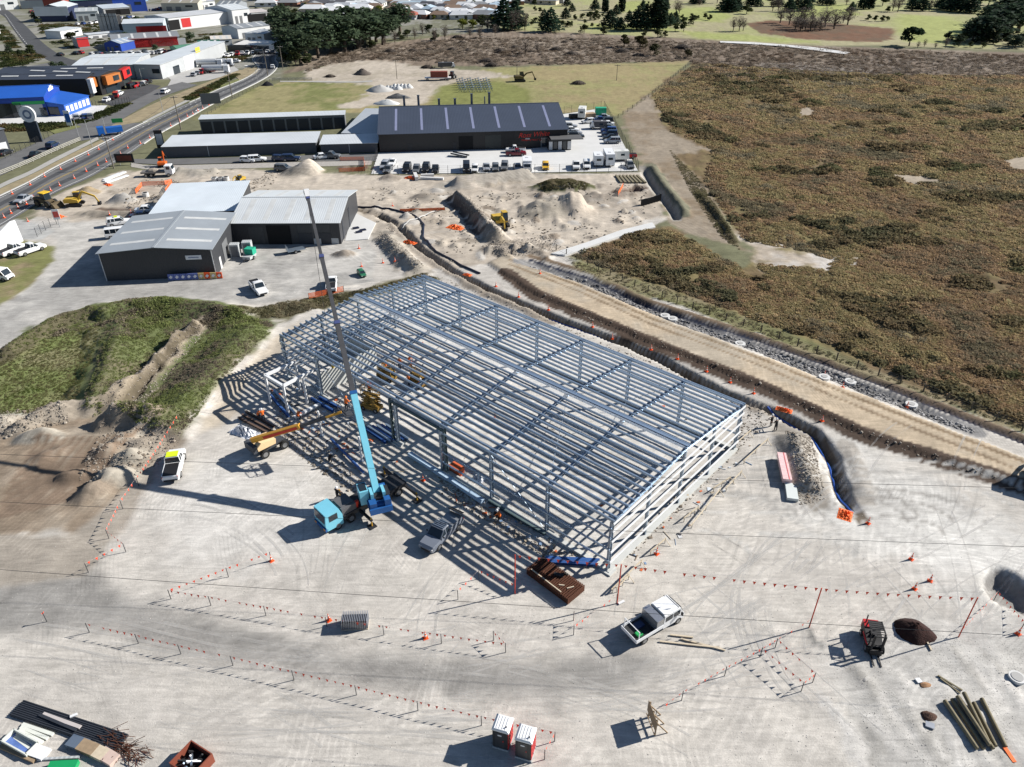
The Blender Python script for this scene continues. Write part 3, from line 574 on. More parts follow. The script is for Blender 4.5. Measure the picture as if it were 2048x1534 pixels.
for k in range(110):
    k = k % 64
    if k < 26: c = Gx(rt.uniform(-50, 1300), rt.uniform(1290, 1500)); a0 = rt.uniform(-0.35, 0.1); L = rt.uniform(12, 34); bend = rt.uniform(-0.5, 0.6)
    elif k < 44: c = Gx(rt.uniform(1260, 2000), rt.uniform(980, 1480)); a0 = rt.uniform(0.2, 2.2); L = rt.uniform(10, 26); bend = rt.uniform(-1.1, 1.1)
    elif k < 54: c = Gx(rt.uniform(600, 1000), rt.uniform(1130, 1420)); a0 = rt.uniform(1.2, 1.9); L = rt.uniform(8, 18); bend = rt.uniform(-0.6, 0.6)
    else: c = Gx(rt.uniform(250, 620), rt.uniform(560, 600)); a0 = rt.uniform(-0.1, 0.3); L = rt.uniform(14, 36); bend = rt.uniform(-0.4, 0.4)
    for off in (0, 1.65):
        a = a0; p = np.array(c) + off * np.array([-math.sin(a0), math.cos(a0)]); pts = [p]
        for i in range(24): a += bend / 24; p = p + np.array([math.cos(a), math.sin(a)]) * L / 24; pts.append(p)
        if all(abs(q[0]) < 90 and 29 < q[1] < 130 for q in pts): ribbon(mb, pts, rt.uniform(0.12, 0.26), k % 2, 0.02 + 0.004 * (k % 5))
LANES = [[(-80, 1212), (200, 1248), (450, 1296), (760, 1335), (1060, 1346), (1300, 1312)], [(1000, 1346), (1250, 1320), (1420, 1230), (1560, 1130), (1680, 1020), (1760, 960)], [(1180, 1400), (1400, 1330), (1600, 1200), (1760, 1090), (1900, 1030)], [(250, 1010), (420, 1010), (560, 1080), (600, 1180), (540, 1290)], [(1640, 1420), (1560, 1340), (1520, 1200), (1580, 1080), (1720, 1010)]]
for li, ln in enumerate(LANES):
    C_ = resamp(cr(ln, 120), 60)
    for k in range(16 if li == 0 else 9):
        off = rt.uniform(-3.4, 3.4) if li == 0 else rt.uniform(-2.2, 2.2); i0 = rt.randrange(0, 26); i1 = i0 + rt.randrange(14, 34); seg = C_[i0:i1]; d_ = np.gradient(seg, axis=0); d_ = d_ / np.hypot(d_[:, 0], d_[:, 1])[:, None]; nn_ = np.stack([-d_[:, 1], d_[:, 0]], 1)
        if len(seg) > 6: ribbon(mb, list(seg + nn_ * (off + .3 * np.sin(np.linspace(0, 3, len(seg)) + k))[:, None]), rt.uniform(.15, .4), 0 if rt.random() < .75 else 1, 0.02 + .004 * (k % 6))
tag(mb.build('tyre_marks', [TRKA, TRKB]), 'faint tyre marks across the pumice pad', None, None, 'stuff')
# ------------------------------------------------------------------ buildings
GLASS = mat('dark_glass', (0.02, 0.03, 0.04), rough=0.08, var=0, spec=0.6)
def roofmat(name, col, wdir='X', rough=0.45, metal=0.1, pitch=0.4):
    m = mat(name + wdir, col, rough=rough, metal=metal, var=0.10, scale=0.15, wave=pitch)
    for n in m.node_tree.nodes:
        if n.type == 'TEX_WAVE': n.bands_direction = wdir
    return m
def wallm(name, col, rough=0.6): return mat(name, col, rough=rough, var=0.10, scale=0.2, wave=0.35)
def solve_up(P0, e2, px, py):
    """distance along e2 and height at which the pixel meets the vertical plane through P0"""
    d = ray(px, py); n = Vector((e2.y, -e2.x, 0)); t = n.dot(P0 - Vector((0, 0, CAM_H))) / n.dot(d)
    q = Vector((0, 0, CAM_H)) + d * t; return (q - P0).dot(e2), q.z
def roof_fit(P0, e2, he, slope, px, py):
    """half width and ridge height of a roof of known slope whose ridge is seen on pixel row py"""
    best = None
    for k in range(40, 400):
        w = k * 0.1; h = up_at(P0 + e2 * w, px, py); d = abs((h - he) / w - slope)
        if best is None or d < best[0]: best = (d, w, h)
    return best[1], best[2]
def frame_of(a, b):
    A, B = G(*a), G(*b); e = (B - A); L = e.length; e.normalize(); return A, e, Vector((-e.y, e.x, 0)), L, math.atan2(e.y, e.x)
def face_box(mb, side, L, Wd, u, w, z0, h, th=0.06, mi=0):
    """a flat piece on one wall: u is the centre along that wall"""
    if side == 'f': mb.box((u, -th / 2 - .01, z0 + h / 2), (w, th, h), mi=mi)
    if side == 'b': mb.box((u, Wd + th / 2 + .01, z0 + h / 2), (w, th, h), mi=mi)
    if side == 'r': mb.box((L + th / 2 + .01, u, z0 + h / 2), (th, w, h), mi=mi)
    if side == 'l': mb.box((-th / 2 - .01, u, z0 + h / 2), (th, w, h), mi=mi)
    return mb
def slab(mb, a, b, c, d, th):
    """roof sheet over the quad a,b,c,d with thickness th downwards"""
    n = (Vector(b) - Vector(a)).cross(Vector(d) - Vector(a)).normalized() * th
    if n.z < 0: n = -n
    t = [Vector(p) for p in (a, b, c, d)]; u = [p - n for p in t]
    mb.add(t + u, [(0, 1, 2, 3), (7, 6, 5, 4), (0, 4, 5, 1), (1, 5, 6, 2), (2, 6, 7, 3), (3, 7, 4, 0)])
def shed(name, label, cat, P0, rz, L, Wd, he, hr, ridge, wm, rcol, rname, doors=(), windows=(), lights=0, over=0.25, group=None, z=0.0, lm=None, lw=.5, open_front=False, gutter=True):
    t = thing(name, label, cat, (P0[0], P0[1], z), rz, group); w = MB()
    if ridge == 'x': w.add([(0, 0, 0), (L, 0, 0), (L, Wd, 0), (0, Wd, 0), (0, 0, he), (L, 0, he), (L, Wd, he), (0, Wd, he), (0, Wd / 2, hr), (L, Wd / 2, hr)], [(0, 1, 5, 4), (1, 2, 6, 9, 5), (2, 3, 7, 6), (3, 0, 4, 8, 7), (4, 5, 9, 8), (8, 9, 6, 7)])
    elif ridge == 'y': w.add([(0, 0, 0), (L, 0, 0), (L, Wd, 0), (0, Wd, 0), (0, 0, he), (L, 0, he), (L, Wd, he), (0, Wd, he), (L / 2, 0, hr), (L / 2, Wd, hr)], [(0, 1, 5, 8, 4), (1, 2, 6, 5), (2, 3, 7, 9, 6), (3, 0, 4, 7), (4, 8, 9, 7), (8, 5, 6, 9)])
    else: w.add([(0, 0, 0), (L, 0, 0), (L, Wd, 0), (0, Wd, 0), (0, 0, he), (L, 0, he), (L, Wd, hr), (0, Wd, hr)], [(0, 1, 5, 4), (1, 2, 6, 5), (2, 3, 7, 6), (3, 0, 4, 7), (4, 5, 6, 7)])
    w.build('wall', wm, t)
    o = over; up = 0.10
    rm = roofmat(rname, rcol, 'Y' if ridge == 'y' else 'X')
    if ridge == 'x':
        sl = (hr - he) / (Wd / 2); quads = [((-o, -o, he - sl * o + up), (L + o, -o, he - sl * o + up), (L + o, Wd / 2, hr + up), (-o, Wd / 2, hr + up)), ((-o, Wd / 2, hr + up), (L + o, Wd / 2, hr + up), (L + o, Wd + o, he - sl * o + up), (-o, Wd + o, he - sl * o + up))]
    elif ridge == 'y':
        sl = (hr - he) / (L / 2); quads = [((-o, Wd + o, he - sl * o + up), (-o, -o, he - sl * o + up), (L / 2, -o, hr + up), (L / 2, Wd + o, hr + up)), ((L / 2, Wd + o, hr + up), (L / 2, -o, hr + up), (L + o, -o, he - sl * o + up), (L + o, Wd + o, he - sl * o + up))]
    else:
        sl = (hr - he) / Wd; quads = [((-o, -o, he - sl * o + up), (L + o, -o, he - sl * o + up), (L + o, Wd + o, hr + sl * o + up), (-o, Wd + o, hr + sl * o + up))]
    for q in quads:
        r = MB(); slab(r, *q, 0.08); ro = r.build('roof', rm, t)
        a, b, c, d = [Vector(p) for p in q]
        for k in range(lights):                       # translucent sheets let into the roof
            u = (k + 0.7) / (lights + 0.4)
            e0, e1 = (a, b) if ridge != 'y' else ((b, a) if q is quads[0] else (b, a)); f0, f1 = (d, c) if ridge != 'y' else (c, d)
            if ridge == 'y' and q is quads[1]: e0, e1, f0, f1 = b, a, c, d
            s = lw / max((e1 - e0).length, 1); p = lambda uu, vv: (e0.lerp(e1, uu)).lerp(f0.lerp(f1, uu), vv) + Vector((0, 0, 0.015))
            m_ = MB(); v0, v1 = (0.12, 0.9)
            slab(m_, p(u - s, v0), p(u + s, v0), p(u + s, v1), p(u - s, v1), 0.012); m_.build('skylight', lm or SKYL, ro)
    if ridge in 'xy':
        rc = MB(); (rc.box((L / 2, Wd / 2, hr + up + .02), (L + 2 * o, 0.45, 0.06)) if ridge == 'x' else rc.box((L / 2, Wd / 2, hr + up + .02), (0.45, Wd + 2 * o, 0.06))); rc.build('ridge_cap', rm, t)
    for (side, u, wd, h, z0, m_, nm) in doors: face_box(MB(), side, L, Wd, u, wd, z0, h).build(nm, m_, t)
    for (side, u, wd, h, z0) in windows:
        f = face_box(MB(), side, L, Wd, u, wd + 0.16, z0 - 0.08, h + 0.16, 0.05).build('window', TRIM, t); face_box(MB(), side, L, Wd, u, wd, z0, h, 0.09).build('pane', GLASS, f)
    return t
SKYL = mat('skylight_sheet', (0.55, 0.56, 0.55), rough=0.5, var=0.15, scale=0.6)
TRIM = mat('pale_trim', (0.6, 0.6, 0.6), rough=0.5, var=0.05)
BLACKW = wallm('black_cladding', (0.016, 0.016, 0.018), 0.5)
DGREYW = wallm('charcoal_cladding', (0.04, 0.042, 0.047), 0.55)
GREYW = wallm('grey_cladding', (0.17, 0.175, 0.185))
DOORG = mat('roller_door_dark', (0.025, 0.03, 0.04), rough=0.5, var=0.06, wave=0.2)
DOORL = mat('roller_door_grey', (0.16, 0.165, 0.17), rough=0.5, var=0.06, wave=0.2)
WHITEW = wallm('white_cladding', (0.66, 0.67, 0.67)); LGREYW = wallm('light_grey_cladding', (0.42, 0.44, 0.45))
NAVY = wallm('navy_cladding', (0.02, 0.03, 0.075)); BLUEW = wallm('blue_cladding', (0.015, 0.06, 0.33)); REDM = mat('red_paint', (0.5, 0.02, 0.02), rough=0.5, var=0.08)
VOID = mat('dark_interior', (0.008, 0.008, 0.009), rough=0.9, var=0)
# --- black workshop with the red script sign
A, e1, e2, L, rz = frame_of((760, 305), (1134, 294)); he = up_at(A, 762, 269); hw, hr = roof_fit(A, e2, he, 0.2, 775, 214)
BW = shed('workshop', 'long black workshop with dark roof, pale roof strips and red sign', 'building', A, rz, L, 2 * hw, he, hr, 'x', BLACKW, (0.062, 0.075, 0.105), 'dark_roof', lights=7, lw=.32, lm=mat('strip_lavender', (0.22, 0.24, 0.36), rough=0.5, var=0.1),
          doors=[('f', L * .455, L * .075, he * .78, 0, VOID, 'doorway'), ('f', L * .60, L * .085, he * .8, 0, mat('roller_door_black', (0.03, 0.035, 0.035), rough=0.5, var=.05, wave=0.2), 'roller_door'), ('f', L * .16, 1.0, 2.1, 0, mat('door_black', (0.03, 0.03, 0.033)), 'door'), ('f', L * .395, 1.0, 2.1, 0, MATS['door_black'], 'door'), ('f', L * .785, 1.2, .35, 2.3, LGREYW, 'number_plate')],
          windows=[('f', L * .885, 2.6, 2.3, 0.2)])
mb = MB(); mb.box((L * .95, -1.6, 1.45), (6.0, 3.2, 2.9)); mb.build('entrance_porch', BLACKW, BW)
mb = MB(); mb.box((L * .985, -2.0, 3.05), (8.6, 4.4, 0.18)); mb.build('porch_roof', mat('porch_roof', (0.1, 0.1, 0.1)), BW)
for k in range(5): MB().box((L * .95 - 2.5 + k * 1.25, -3.24, 1.3), (0.95, 0.06, 2.1)).build('window', GLASS if k % 2 else TRIM, BW)
VENT = mat('flue_grey', (0.12, 0.14, 0.18), rough=0.4, metal=0.5)
for u, h in ((.135, 2.4), (.215, 2.5), (.33, 1.4), (.42, 1.4), (.515, 2.6), (.615, 2.8)):
    mb = MB(); mb.box((L * u, hw + 3.0, hr + h / 2 - .8), (.62, .62, h + 1.0)); fl = mb.build('flue', VENT, BW); MB().box((L * u, hw + 3.0, hr + h - .2), (.8, .8, .12)).build('flue_cap', VENT, fl)
MB().tube((L * .59, hw + 3.4, hr - .6), (L * .59, hw + 3.4, hr + 1.5), .18).build('exhaust_pipe', VENT, BW)
REDSIGN = mat('red_sign', (0.62, 0.03, 0.02), rough=0.5, var=0)
def text(body, size, m, parent, loc, rot, shear=0.0, extrude=0.03, name='lettering', align='LEFT'):
    cu = bpy.data.curves.new(name, 'FONT'); cu.body = body; cu.size = size; cu.shear = shear; cu.extrude = extrude; cu.align_x = align; cu.materials.append(m)
    o = bpy.data.objects.new(name, cu); COL.objects.link(o); dg = bpy.context.evaluated_depsgraph_get(); dg.update()
    me = bpy.data.meshes.new_from_object(o.evaluated_get(dg)); bpy.data.objects.remove(o); o = link(name, me); o.parent = parent; o.location = loc; o.rotation_euler = rot; return o
text('Ross White', 1.75, REDSIGN, BW, (L * .735, -0.06, he * .60), (math.pi / 2, 0.05 * -1, 0), 0.35)['label'] = 'red slanted script lettering'
tag(text('PANEL & PAINT LTD', 0.66, REDSIGN, BW, (L * .752, -0.06, he * .42), (math.pi / 2, 0, 0), 0.0), 'small red capital lettering', kind='stuff')
WORK_A, WORK_E1, WORK_E2, WORK_L, WORK_RZ, WORK_HW, WORK_HE = A, e1, e2, L, rz, hw, he
# --- storage unit rows
ROOFL = (0.60, 0.63, 0.65)
A, e1, e2, L, rz = frame_of((404, 267), (692, 257)); he = up_at(A, 402, 239)
shed('storage_units', 'rear row of grey storage units with twelve dark roller doors', 'building', A, rz, L, 4.2, he, he + 0.25, 'mono', GREYW, ROOFL, 'pale_roof', doors=[('f', L * (k + .5) / 12, L / 12 * .84, he * .82, 0, DOORG, 'roller_door') for k in range(12)])
A, e1, e2, L, rz = frame_of((329, 315), (634, 306)); he = up_at(A, 327, 294); wd, hz_ = solve_up(A, e2, 345, 275)
shed('storage_units', 'front row of grey storage units with plain wall and pale roof', 'building', A, rz, L, 10.5, he, he + 0.3, 'mono', wallm('mid_grey_cladding', (0.085, 0.09, 0.10)), ROOFL, 'pale_roof', doors=[('f', L * .29, .12, he, 0, TRIM, 'downpipe'), ('r', 4, 3, he * .8, 0, DOORL, 'roller_door')])
A, e1, e2, L, rz = frame_of((643, 307), (756, 304)); he = up_at(A, 642, 289)
shed('storage_units', 'short grey storage block joined to the black workshop', 'building', A, rz, L, 8.5, he, he + 0.3, 'mono', MATS['mid_grey_cladding'], ROOFL, 'pale_roof', doors=[('f', L * .5, .12, he, 0, TRIM, 'downpipe')])
A, e1, e2, L, rz = frame_of((686, 284), (758, 285)); 
shed('storage_units', 'narrow storage wing running back along the black workshop', 'building', A, rz, L - .5, 30, he, he + .25, 'mono', GREYW, (0.42, 0.45, 0.48), 'pale_roof_b', doors=[('l', 9 + k * 4.2, 3.4, he * .8, 0, DOORG, 'roller_door') for k in range(4)])
# --- dark shed complex at the left
ROOFG = (0.33, 0.36, 0.385)
A, e1, e2, L, rz = frame_of((213.6, 562), (434, 553)); he = up_at(A, 195, 507)
M_ = A + e1 * (L / 2); _, hr = solve_up(M_, e1, 300, 495); dp, _z = solve_up(M_, e2, 360, 433); dp = min(max(dp, 18), 40)
SH1 = shed('gable_shed', 'charcoal gabled shed nearest the gravel yard with grey roof', 'building', A, rz, L, dp, he, hr, 'y', DGREYW, ROOFG, 'grey_roof', lights=3, over=0.35,
     doors=[('f', L * .83, 2.6, .75, he * .66, mat('sign_panel', (.7, .72, .74), var=.02), 'sign_board'), ('r', dp * .2, 1.0, 2.1, 0, TRIM, 'door'), ('r', dp * .45, 3.6, 3.4, 0, DOORL, 'roller_door'), ('f', .06, .12, he, 0, TRIM, 'downpipe'), ('f', L - .06, .12, he, 0, TRIM, 'downpipe')])
MB().box((L * .83, -0.085, he * .66 + .38), (1.7, .02, .16)).build('sign_stripe', mat('sign_ink', (.18, .22, .34), var=0), SH1)
SH1_A, SH1_E1, SH1_E2, SH1_L, SH1_D = A, e1, e2, L, dp
A, e1, e2, L, rz = frame_of((470, 489), (683, 488)); he = up_at(G(683, 488), 680, 445); hw, hr = roof_fit(G(683, 488), e2, he, 0.18, 691, 394)
SH2 = shed('gable_shed', 'large charcoal shed with open bays and pale grey roof behind crane boom', 'building', A, rz, L, 2 * hw, he, hr, 'x', DGREYW, (0.62, 0.65, 0.66), 'pale_grey_roof', lights=5, over=0.35,
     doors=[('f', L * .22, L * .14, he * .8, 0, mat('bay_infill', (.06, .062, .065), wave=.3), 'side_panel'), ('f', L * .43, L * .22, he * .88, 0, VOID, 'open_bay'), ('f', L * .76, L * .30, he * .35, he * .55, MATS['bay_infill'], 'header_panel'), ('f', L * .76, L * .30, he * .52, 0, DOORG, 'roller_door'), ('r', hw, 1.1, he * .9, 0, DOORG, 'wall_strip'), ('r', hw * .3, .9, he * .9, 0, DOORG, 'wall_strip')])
A, e1, e2, L, rz = frame_of((300, 470), (470, 462))
shed('lean_to_shed', 'low shed with pale blue grey roof behind the gabled sheds', 'building', A + e2 * 3, rz, L, 18, up_at(A, 300, 432) * .82, up_at(A, 300, 432) * .95, 'mono', DGREYW, (0.66, 0.72, 0.76), 'blue_grey_roof')

# --- far buildings: near base corner pixels, depth, eave height, roof rise, roof shape
def far(name, label, a, b, dep, h, rise, ridge, wm, rcol, rname, doors=(), windows=(), lights=0, cat='building', group='buildings of the industrial area', z=0.0):
    A, e1, e2, L, rz = frame_of(a, b); h *= .8; rise *= .9
    if not doors: doors = [('f', .2, min(4, L * .15), h * .55, 0, DOORL, 'roller_door'), ('f', .45, min(4, L * .15), h * .55, 0, DOORL, 'roller_door'), ('f', .75, min(6, L * .2), h * .22, h * .5, GLASS, 'window_strip')]; lights = lights or 3
    return shed(name, label, cat, A, rz, L, dep, h, h + rise, ridge, wm, rcol, rname, [(s, u * (L if s in 'fb' else dep), w, hh, z0, m_, nm) for (s, u, w, hh, z0, m_, nm) in doors], [(s, u * (L if s in 'fb' else dep), w, hh, z0) for (s, u, w, hh, z0) in windows], lights, 0.3, group, z)
NAVR, WHR, GRR = (0.05, 0.057, 0.075), (0.62, 0.66, 0.68), (0.22, 0.24, 0.26)
ORANGE = mat('orange_panel', (0.42, 0.14, 0.03), rough=0.6, var=.08); GREENM = mat('green_paint', (0.03, 0.35, 0.10), rough=0.5, var=.05)
b1 = far('blue_shop', 'bright blue shop building with car emblem on its end wall', (-70, 240), (99, 232), 17, 7.2, 2.2, 'x', BLUEW, (0.02, 0.11, 0.48), 'blue_roof', [('f', .48, 5, 4.2, 0, GLASS, 'shop_window'), ('f', .60, 5, 4.2, 0, GLASS, 'shop_window'), ('f', .80, 7.5, 3.6, 0, LGREYW, 'roller_door'), ('f', .80, 9, .9, 3.7, GREENM, 'green_fascia'), ('f', .95, 2, 2.6, 0, GLASS, 'door')])
A, e1, e2, L, rz = frame_of((-70, 240), (99, 232))
EMB = mat('emblem_white', (.8, .82, .85), var=0); mb = MB(); mb.box((L + .06, 8.5, 6.6), (.05, 5.0, .9)); mb.box((L + .06, 8.6, 7.25), (.05, 2.8, .8)); em = mb.build('car_emblem', EMB, b1)
A, e1, e2, L, rz = frame_of((134, 232), (183, 213)); b1b = shed('shop_annex', 'low blue annex with framed posters joined to the blue shop', 'building', A, rz, L, 9, 3.4, 4.6, 'mono', wallm('bright_blue_cladding', (0.03, 0.12, 0.5)), (0.02, 0.11, 0.48), 'blue_roof', group='buildings of the industrial area',
    doors=[('f', L * (k + .6) / 6.2, L / 9, 1.9, .8, TRIM, 'poster') for k in range(6)] + [('l', 4, 4, 2.4, .3, GLASS, 'shop_window')])
for i, (a, b, lab, fm) in enumerate((((181, 196), (197, 188), 'white topped orange front', ORANGE), ((205, 191), (234, 182), 'wide orange front', ORANGE), ((240, 179), (265, 164), 'red front', REDM))):
    A, e1, e2, L, rz = frame_of(a, b); Wd = 12.0 + i
    t = shed('unit_building', 'dark roofed long unit with ' + lab, 'building', A, rz, Wd, 40, 6.2, 7.0, 'y', BLACKW, NAVR, 'navy_roof', group='buildings of the industrial area')
    MB().box((Wd * .45, -.9, 4.6), (Wd * .62, 1.8, 3.0)).build('front_panel', fm, t); MB().box((Wd * .55, -1.85, 4.7), (Wd * .25, .06, 1.7)).build('window', GLASS, t); MB().box((Wd * .5, -.06, 1.5), (Wd * .6, .1, 2.8)).build('shop_window', GLASS, t)
    if i == 0: MB().box((-.2, -1.6, 4.0), (2.6, 1.2, 4.6)).build('white_sign_panel', TRIM, t)
    for k in range(3): MB().box((Wd * .28, 8 + k * 9, 6.83), (1.0, 5.5, .05), ry=-math.atan2(.8, Wd / 2)).build('skylight', SKYL, t)
b2 = far('warehouse', 'big white roofed warehouse beside the vehicle forecourt', (274, 157), (326, 158), 58, 6.4, .8, 'mono', LGREYW, WHR, 'white_roof', [('f', .8, 3, 1.6, 2.0, GLASS, 'window'), ('r', .2, 5, 3, 0, GLASS, 'shop_window'), ('r', .4, 9, 5.2, 0, WHITEW, 'white_front'), ('r', .55, 4, 2.0, 5.0, mat('yellow_sign', (.7, .5, .05), var=0), 'yellow_sign')])
far('warehouse', 'white roofed warehouse half behind the dark units', (150, 160), (272, 156), 30, 6.0, .8, 'x', LGREYW, WHR, 'white_roof')
far('grey_office', 'grey office block with white ground floor at left edge', (-60, 318), (22, 300), 14, 6.8, .3, 'mono', wallm('slate_cladding', (.06, .065, .075)), (.2, .21, .22), 'flat_grey_roof', [('f', .75, 4, 2.2, 0.1, WHITEW, 'white_base')], [('r', .18, 1.6, 1.6, 3.4), ('r', .42, 1.6, 1.6, 3.4), ('r', .66, 1.6, 1.6, 3.4), ('f', .6, 3, 1.4, 3.6)])
RDOOR = mat('red_doors', (.55, .03, .03), rough=.5, var=.05)
far('warehouse', 'pale blue shed with a row of red roller doors', (250, 73), (331, 70), 22, 7.5, 1.2, 'x', mat('pale_blue_wall', (.42, .50, .55), wave=.4), WHR, 'white_roof', [('f', .44 + k * .1, 5, 4, .6, RDOOR, 'red_door') for k in range(6)])
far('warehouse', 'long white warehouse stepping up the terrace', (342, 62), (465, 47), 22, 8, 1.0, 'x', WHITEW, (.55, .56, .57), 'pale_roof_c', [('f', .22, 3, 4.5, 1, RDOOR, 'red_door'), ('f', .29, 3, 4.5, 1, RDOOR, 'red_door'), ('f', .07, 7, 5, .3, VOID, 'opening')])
far('warehouse', 'tall white shed at the end of the long warehouse', (468, 49), (503, 45), 26, 9.5, 2, 'x', WHITEW, WHR, 'white_roof')
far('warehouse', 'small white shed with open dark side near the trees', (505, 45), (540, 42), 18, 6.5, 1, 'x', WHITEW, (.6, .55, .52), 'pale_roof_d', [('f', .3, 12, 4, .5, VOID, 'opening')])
far('warehouse', 'grey shed behind the tall white shed', (437, 36), (478, 36), 20, 9, 2, 'x', wallm('mid_grey_b', (.25, .27, .29)), GRR, 'grey_roof_b')
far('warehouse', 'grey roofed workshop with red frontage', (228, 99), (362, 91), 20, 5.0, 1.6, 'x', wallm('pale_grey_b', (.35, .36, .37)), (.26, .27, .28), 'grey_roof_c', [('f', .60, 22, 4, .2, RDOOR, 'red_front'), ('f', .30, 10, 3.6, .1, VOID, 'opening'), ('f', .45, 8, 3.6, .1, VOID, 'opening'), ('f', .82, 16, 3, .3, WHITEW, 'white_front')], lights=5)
far('shop', 'blue fronted end of the grey roofed workshop', (212, 102), (244, 103), 14, 4.2, 1.4, 'y', BLUEW, (.3, .36, .44), 'pale_blue_roof')
far('kiosk', 'small grey hut with red sign beside hill road', (160, 97), (181, 95), 9, 5, .6, 'x', wallm('grey_c', (.3, .3, .3)), GRR, 'grey_roof_b', [('f', .45, 5, 4, .6, RDOOR, 'red_sign')])
far('container_row', 'white long trailers parked below the terrace', (124, 78), (166, 70), 9, 4.5, .2, 'mono', WHITEW, WHR, 'white_roof')
far('container_row', 'white flat trailers along the retaining bank', (178, 78), (250, 71), 6, 2.4, .1, 'mono', WHITEW, WHR, 'white_roof')
far('depot', 'navy warehouse with white sign board on terrace', (82, 44), (135, 43), 26, 9, 2.2, 'y', NAVY, WHR, 'white_roof', [('f', .50, 19, 5, 3.2, WHITEW, 'sign_board')])
far('depot', 'green roofed navy warehouse on the top terrace', (150, 29), (230, 25), 30, 10, 2, 'x', NAVY, (.14, .32, .27), 'green_roof')
far('depot', 'blue warehouse with pale roof at the top', (230, 25), (296, 22), 34, 10, 2, 'x', BLUEW, (.34, .40, .48), 'pale_blue_roof')
far('depot', 'pale shed in front of the green roofed warehouse', (155, 43), (200, 41), 14, 6.5, 1, 'mono', mat('pale_sheet', (.5, .53, .53), wave=.4), (.45, .48, .48), 'pale_roof_e')
far('depot', 'low pale canopy shed with open bays on terrace', (210, 33), (262, 29), 20, 5.5, 1.6, 'x', wallm('grey_d', (.4, .4, .4)), (.5, .55, .6), 'pale_blue_roof_b', [('f', .35, 9, 3.5, .2, VOID, 'opening'), ('f', .72, 9, 3.5, .2, VOID, 'opening')])
far('depot', 'olive roofed brick depot at the top left', (56, 18), (128, 16), 26, 7, 1.6, 'x', mat('brick_red', (.28, .06, .04), var=.1), (.17, .17, .13), 'olive_roof', [('f', .15, 14, 5, .3, LGREYW, 'grey_front')])
far('depot', 'white warehouse at the very top left corner', (-20, 22), (40, 18), 30, 8, 1, 'x', WHITEW, WHR, 'white_roof')
far('depot', 'curved tan roofed shed by the trees at the top', (325, 22), (398, 22), 20, 6, 3, 'x', mat('pale_tan', (.5, .47, .4)), (.36, .33, .26), 'tan_roof')
far('depot', 'white flat roofed building among top terraces', (400, 20), (432, 17), 22, 6, .5, 'x', WHITEW, (.5, .52, .55), 'pale_roof_f')
far('shop', 'small green roofed cafe beside the lower road', (360, 112), (400, 108), 12, 3.2, 1.2, 'x', mat('mint', (.30, .55, .33)), (.10, .26, .17), 'green_roof_b', [('f', .2, 5, 2.4, .1, VOID, 'opening')])
far('shop', 'dark green roofed shop near the car yard', (400, 106), (442, 104), 14, 4, 1.4, 'x', wallm('pine', (.03, .10, .06)), (.035, .13, .085), 'dark_green_roof')
far('shop', 'white flat roofed service station canopy shop', (470, 103), (540, 104), 13, 3.6, .3, 'mono', mat('shop_dark', (.06, .065, .07)), (.74, .72, .68), 'cream_roof', [('f', .9, 8, 3.4, .1, WHITEW, 'white_end'), ('f', .4, 20, 2.4, .2, GLASS, 'shop_window')])
far('shop', 'grey roofed service building behind the service station', (478, 78), (542, 70), 14, 6, 1.4, 'x', WHITEW, (.27, .29, .31), 'grey_roof_d')
far('canopy', 'green fuel canopy near the road bend', (548, 84), (590, 82), 12, 5, .3, 'mono', mat('canopy_wall_grey', (.3, .33, .33)), (.06, .42, .26), 'bright_green_roof')  # plain mid grey walls under the green canopy roof
far('shop', 'flat grey roofed showroom beside the fuel canopy', (492, 84), (530, 86), 14, 5, .4, 'mono', WHITEW, (.36, .39, .42), 'grey_roof_e')
far('shop', 'white boat yard shed with pale roof', (425, 92), (465, 90), 10, 3.4, .6, 'mono', WHITEW, (.72, .66, .58), 'sand_roof')
far('depot', 'concrete silo bays built into the terrace', (206, 66), (238, 66), 6, 10, .4, 'mono', mat('bay_dark', (.02, .02, .022)), (.14, .12, .10), 'brown_roof', [('f', u, 2.4, 9.5, 0, CONC2, 'pier') for u in (.02, .27, .5, .73, .98)])
far('shop', 'white roofed shop at the very top', (210, 8), (280, 7), 24, 7, 1, 'x', mat('blue_grey_wall', (.2, .28, .38)), WHR, 'white_roof')
far('shop', 'blue roofed hall at the top edge by the golf course', (1072, 7), (1108, 6), 18, 5, 2, 'x', WHITEW, (.25, .42, .58), 'sky_blue_roof')
far('depot', 'dark glass fronted building at the left top edge', (-20, 75), (2, 68), 14, 8, .5, 'mono', WHITEW, (.5, .5, .5), 'pale_roof_g')
# ------------------------------------------------------------------ the steel portal frame going up on the pad
STEEL = mat('galvanised_steel', (0.36, 0.44, 0.53), rough=0.38, metal=0.75, var=0.10, scale=0.6)
STEELB = mat('galvanised_purlin', (0.40, 0.51, 0.64), rough=0.36, metal=0.7, var=0.10, scale=0.5)
STEELG = mat('primed_green_steel', (0.10, 0.14, 0.145), rough=0.5, var=0.1)
WSTEEL = mat('white_steel', (0.74, 0.75, 0.76), rough=0.5, var=0.06)
TIMB = mat('pale_timber', (0.55, 0.47, 0.35), rough=0.8, var=0.15, scale=3)
EH, RH = 6.35, 7.55
FD = G(1225, 1040, EH); FA = G(562, 670, EH); FC = G(1490, 810, EH)
FD.z = 0; fu = Vector((FA.x - FD.x, FA.y - FD.y, 0)); FL = fu.length; fu.normalize(); fv = Vector((-fu.y, fu.x, 0)); fv = fv if fv.dot(FC - FD) > 0 else -fv
FW = 25.07; FRZ = math.atan2(fu.y, fu.x)
BAY = FL / 7
def fx(u, v, z=0.0): return FD + fu * u + fv * v + Vector((0, 0, z))           # frame coordinates -> site
SF = thing('portal_building', 'galvanised steel portal frame of a large new shed on the pad', 'shed', FD, FRZ)
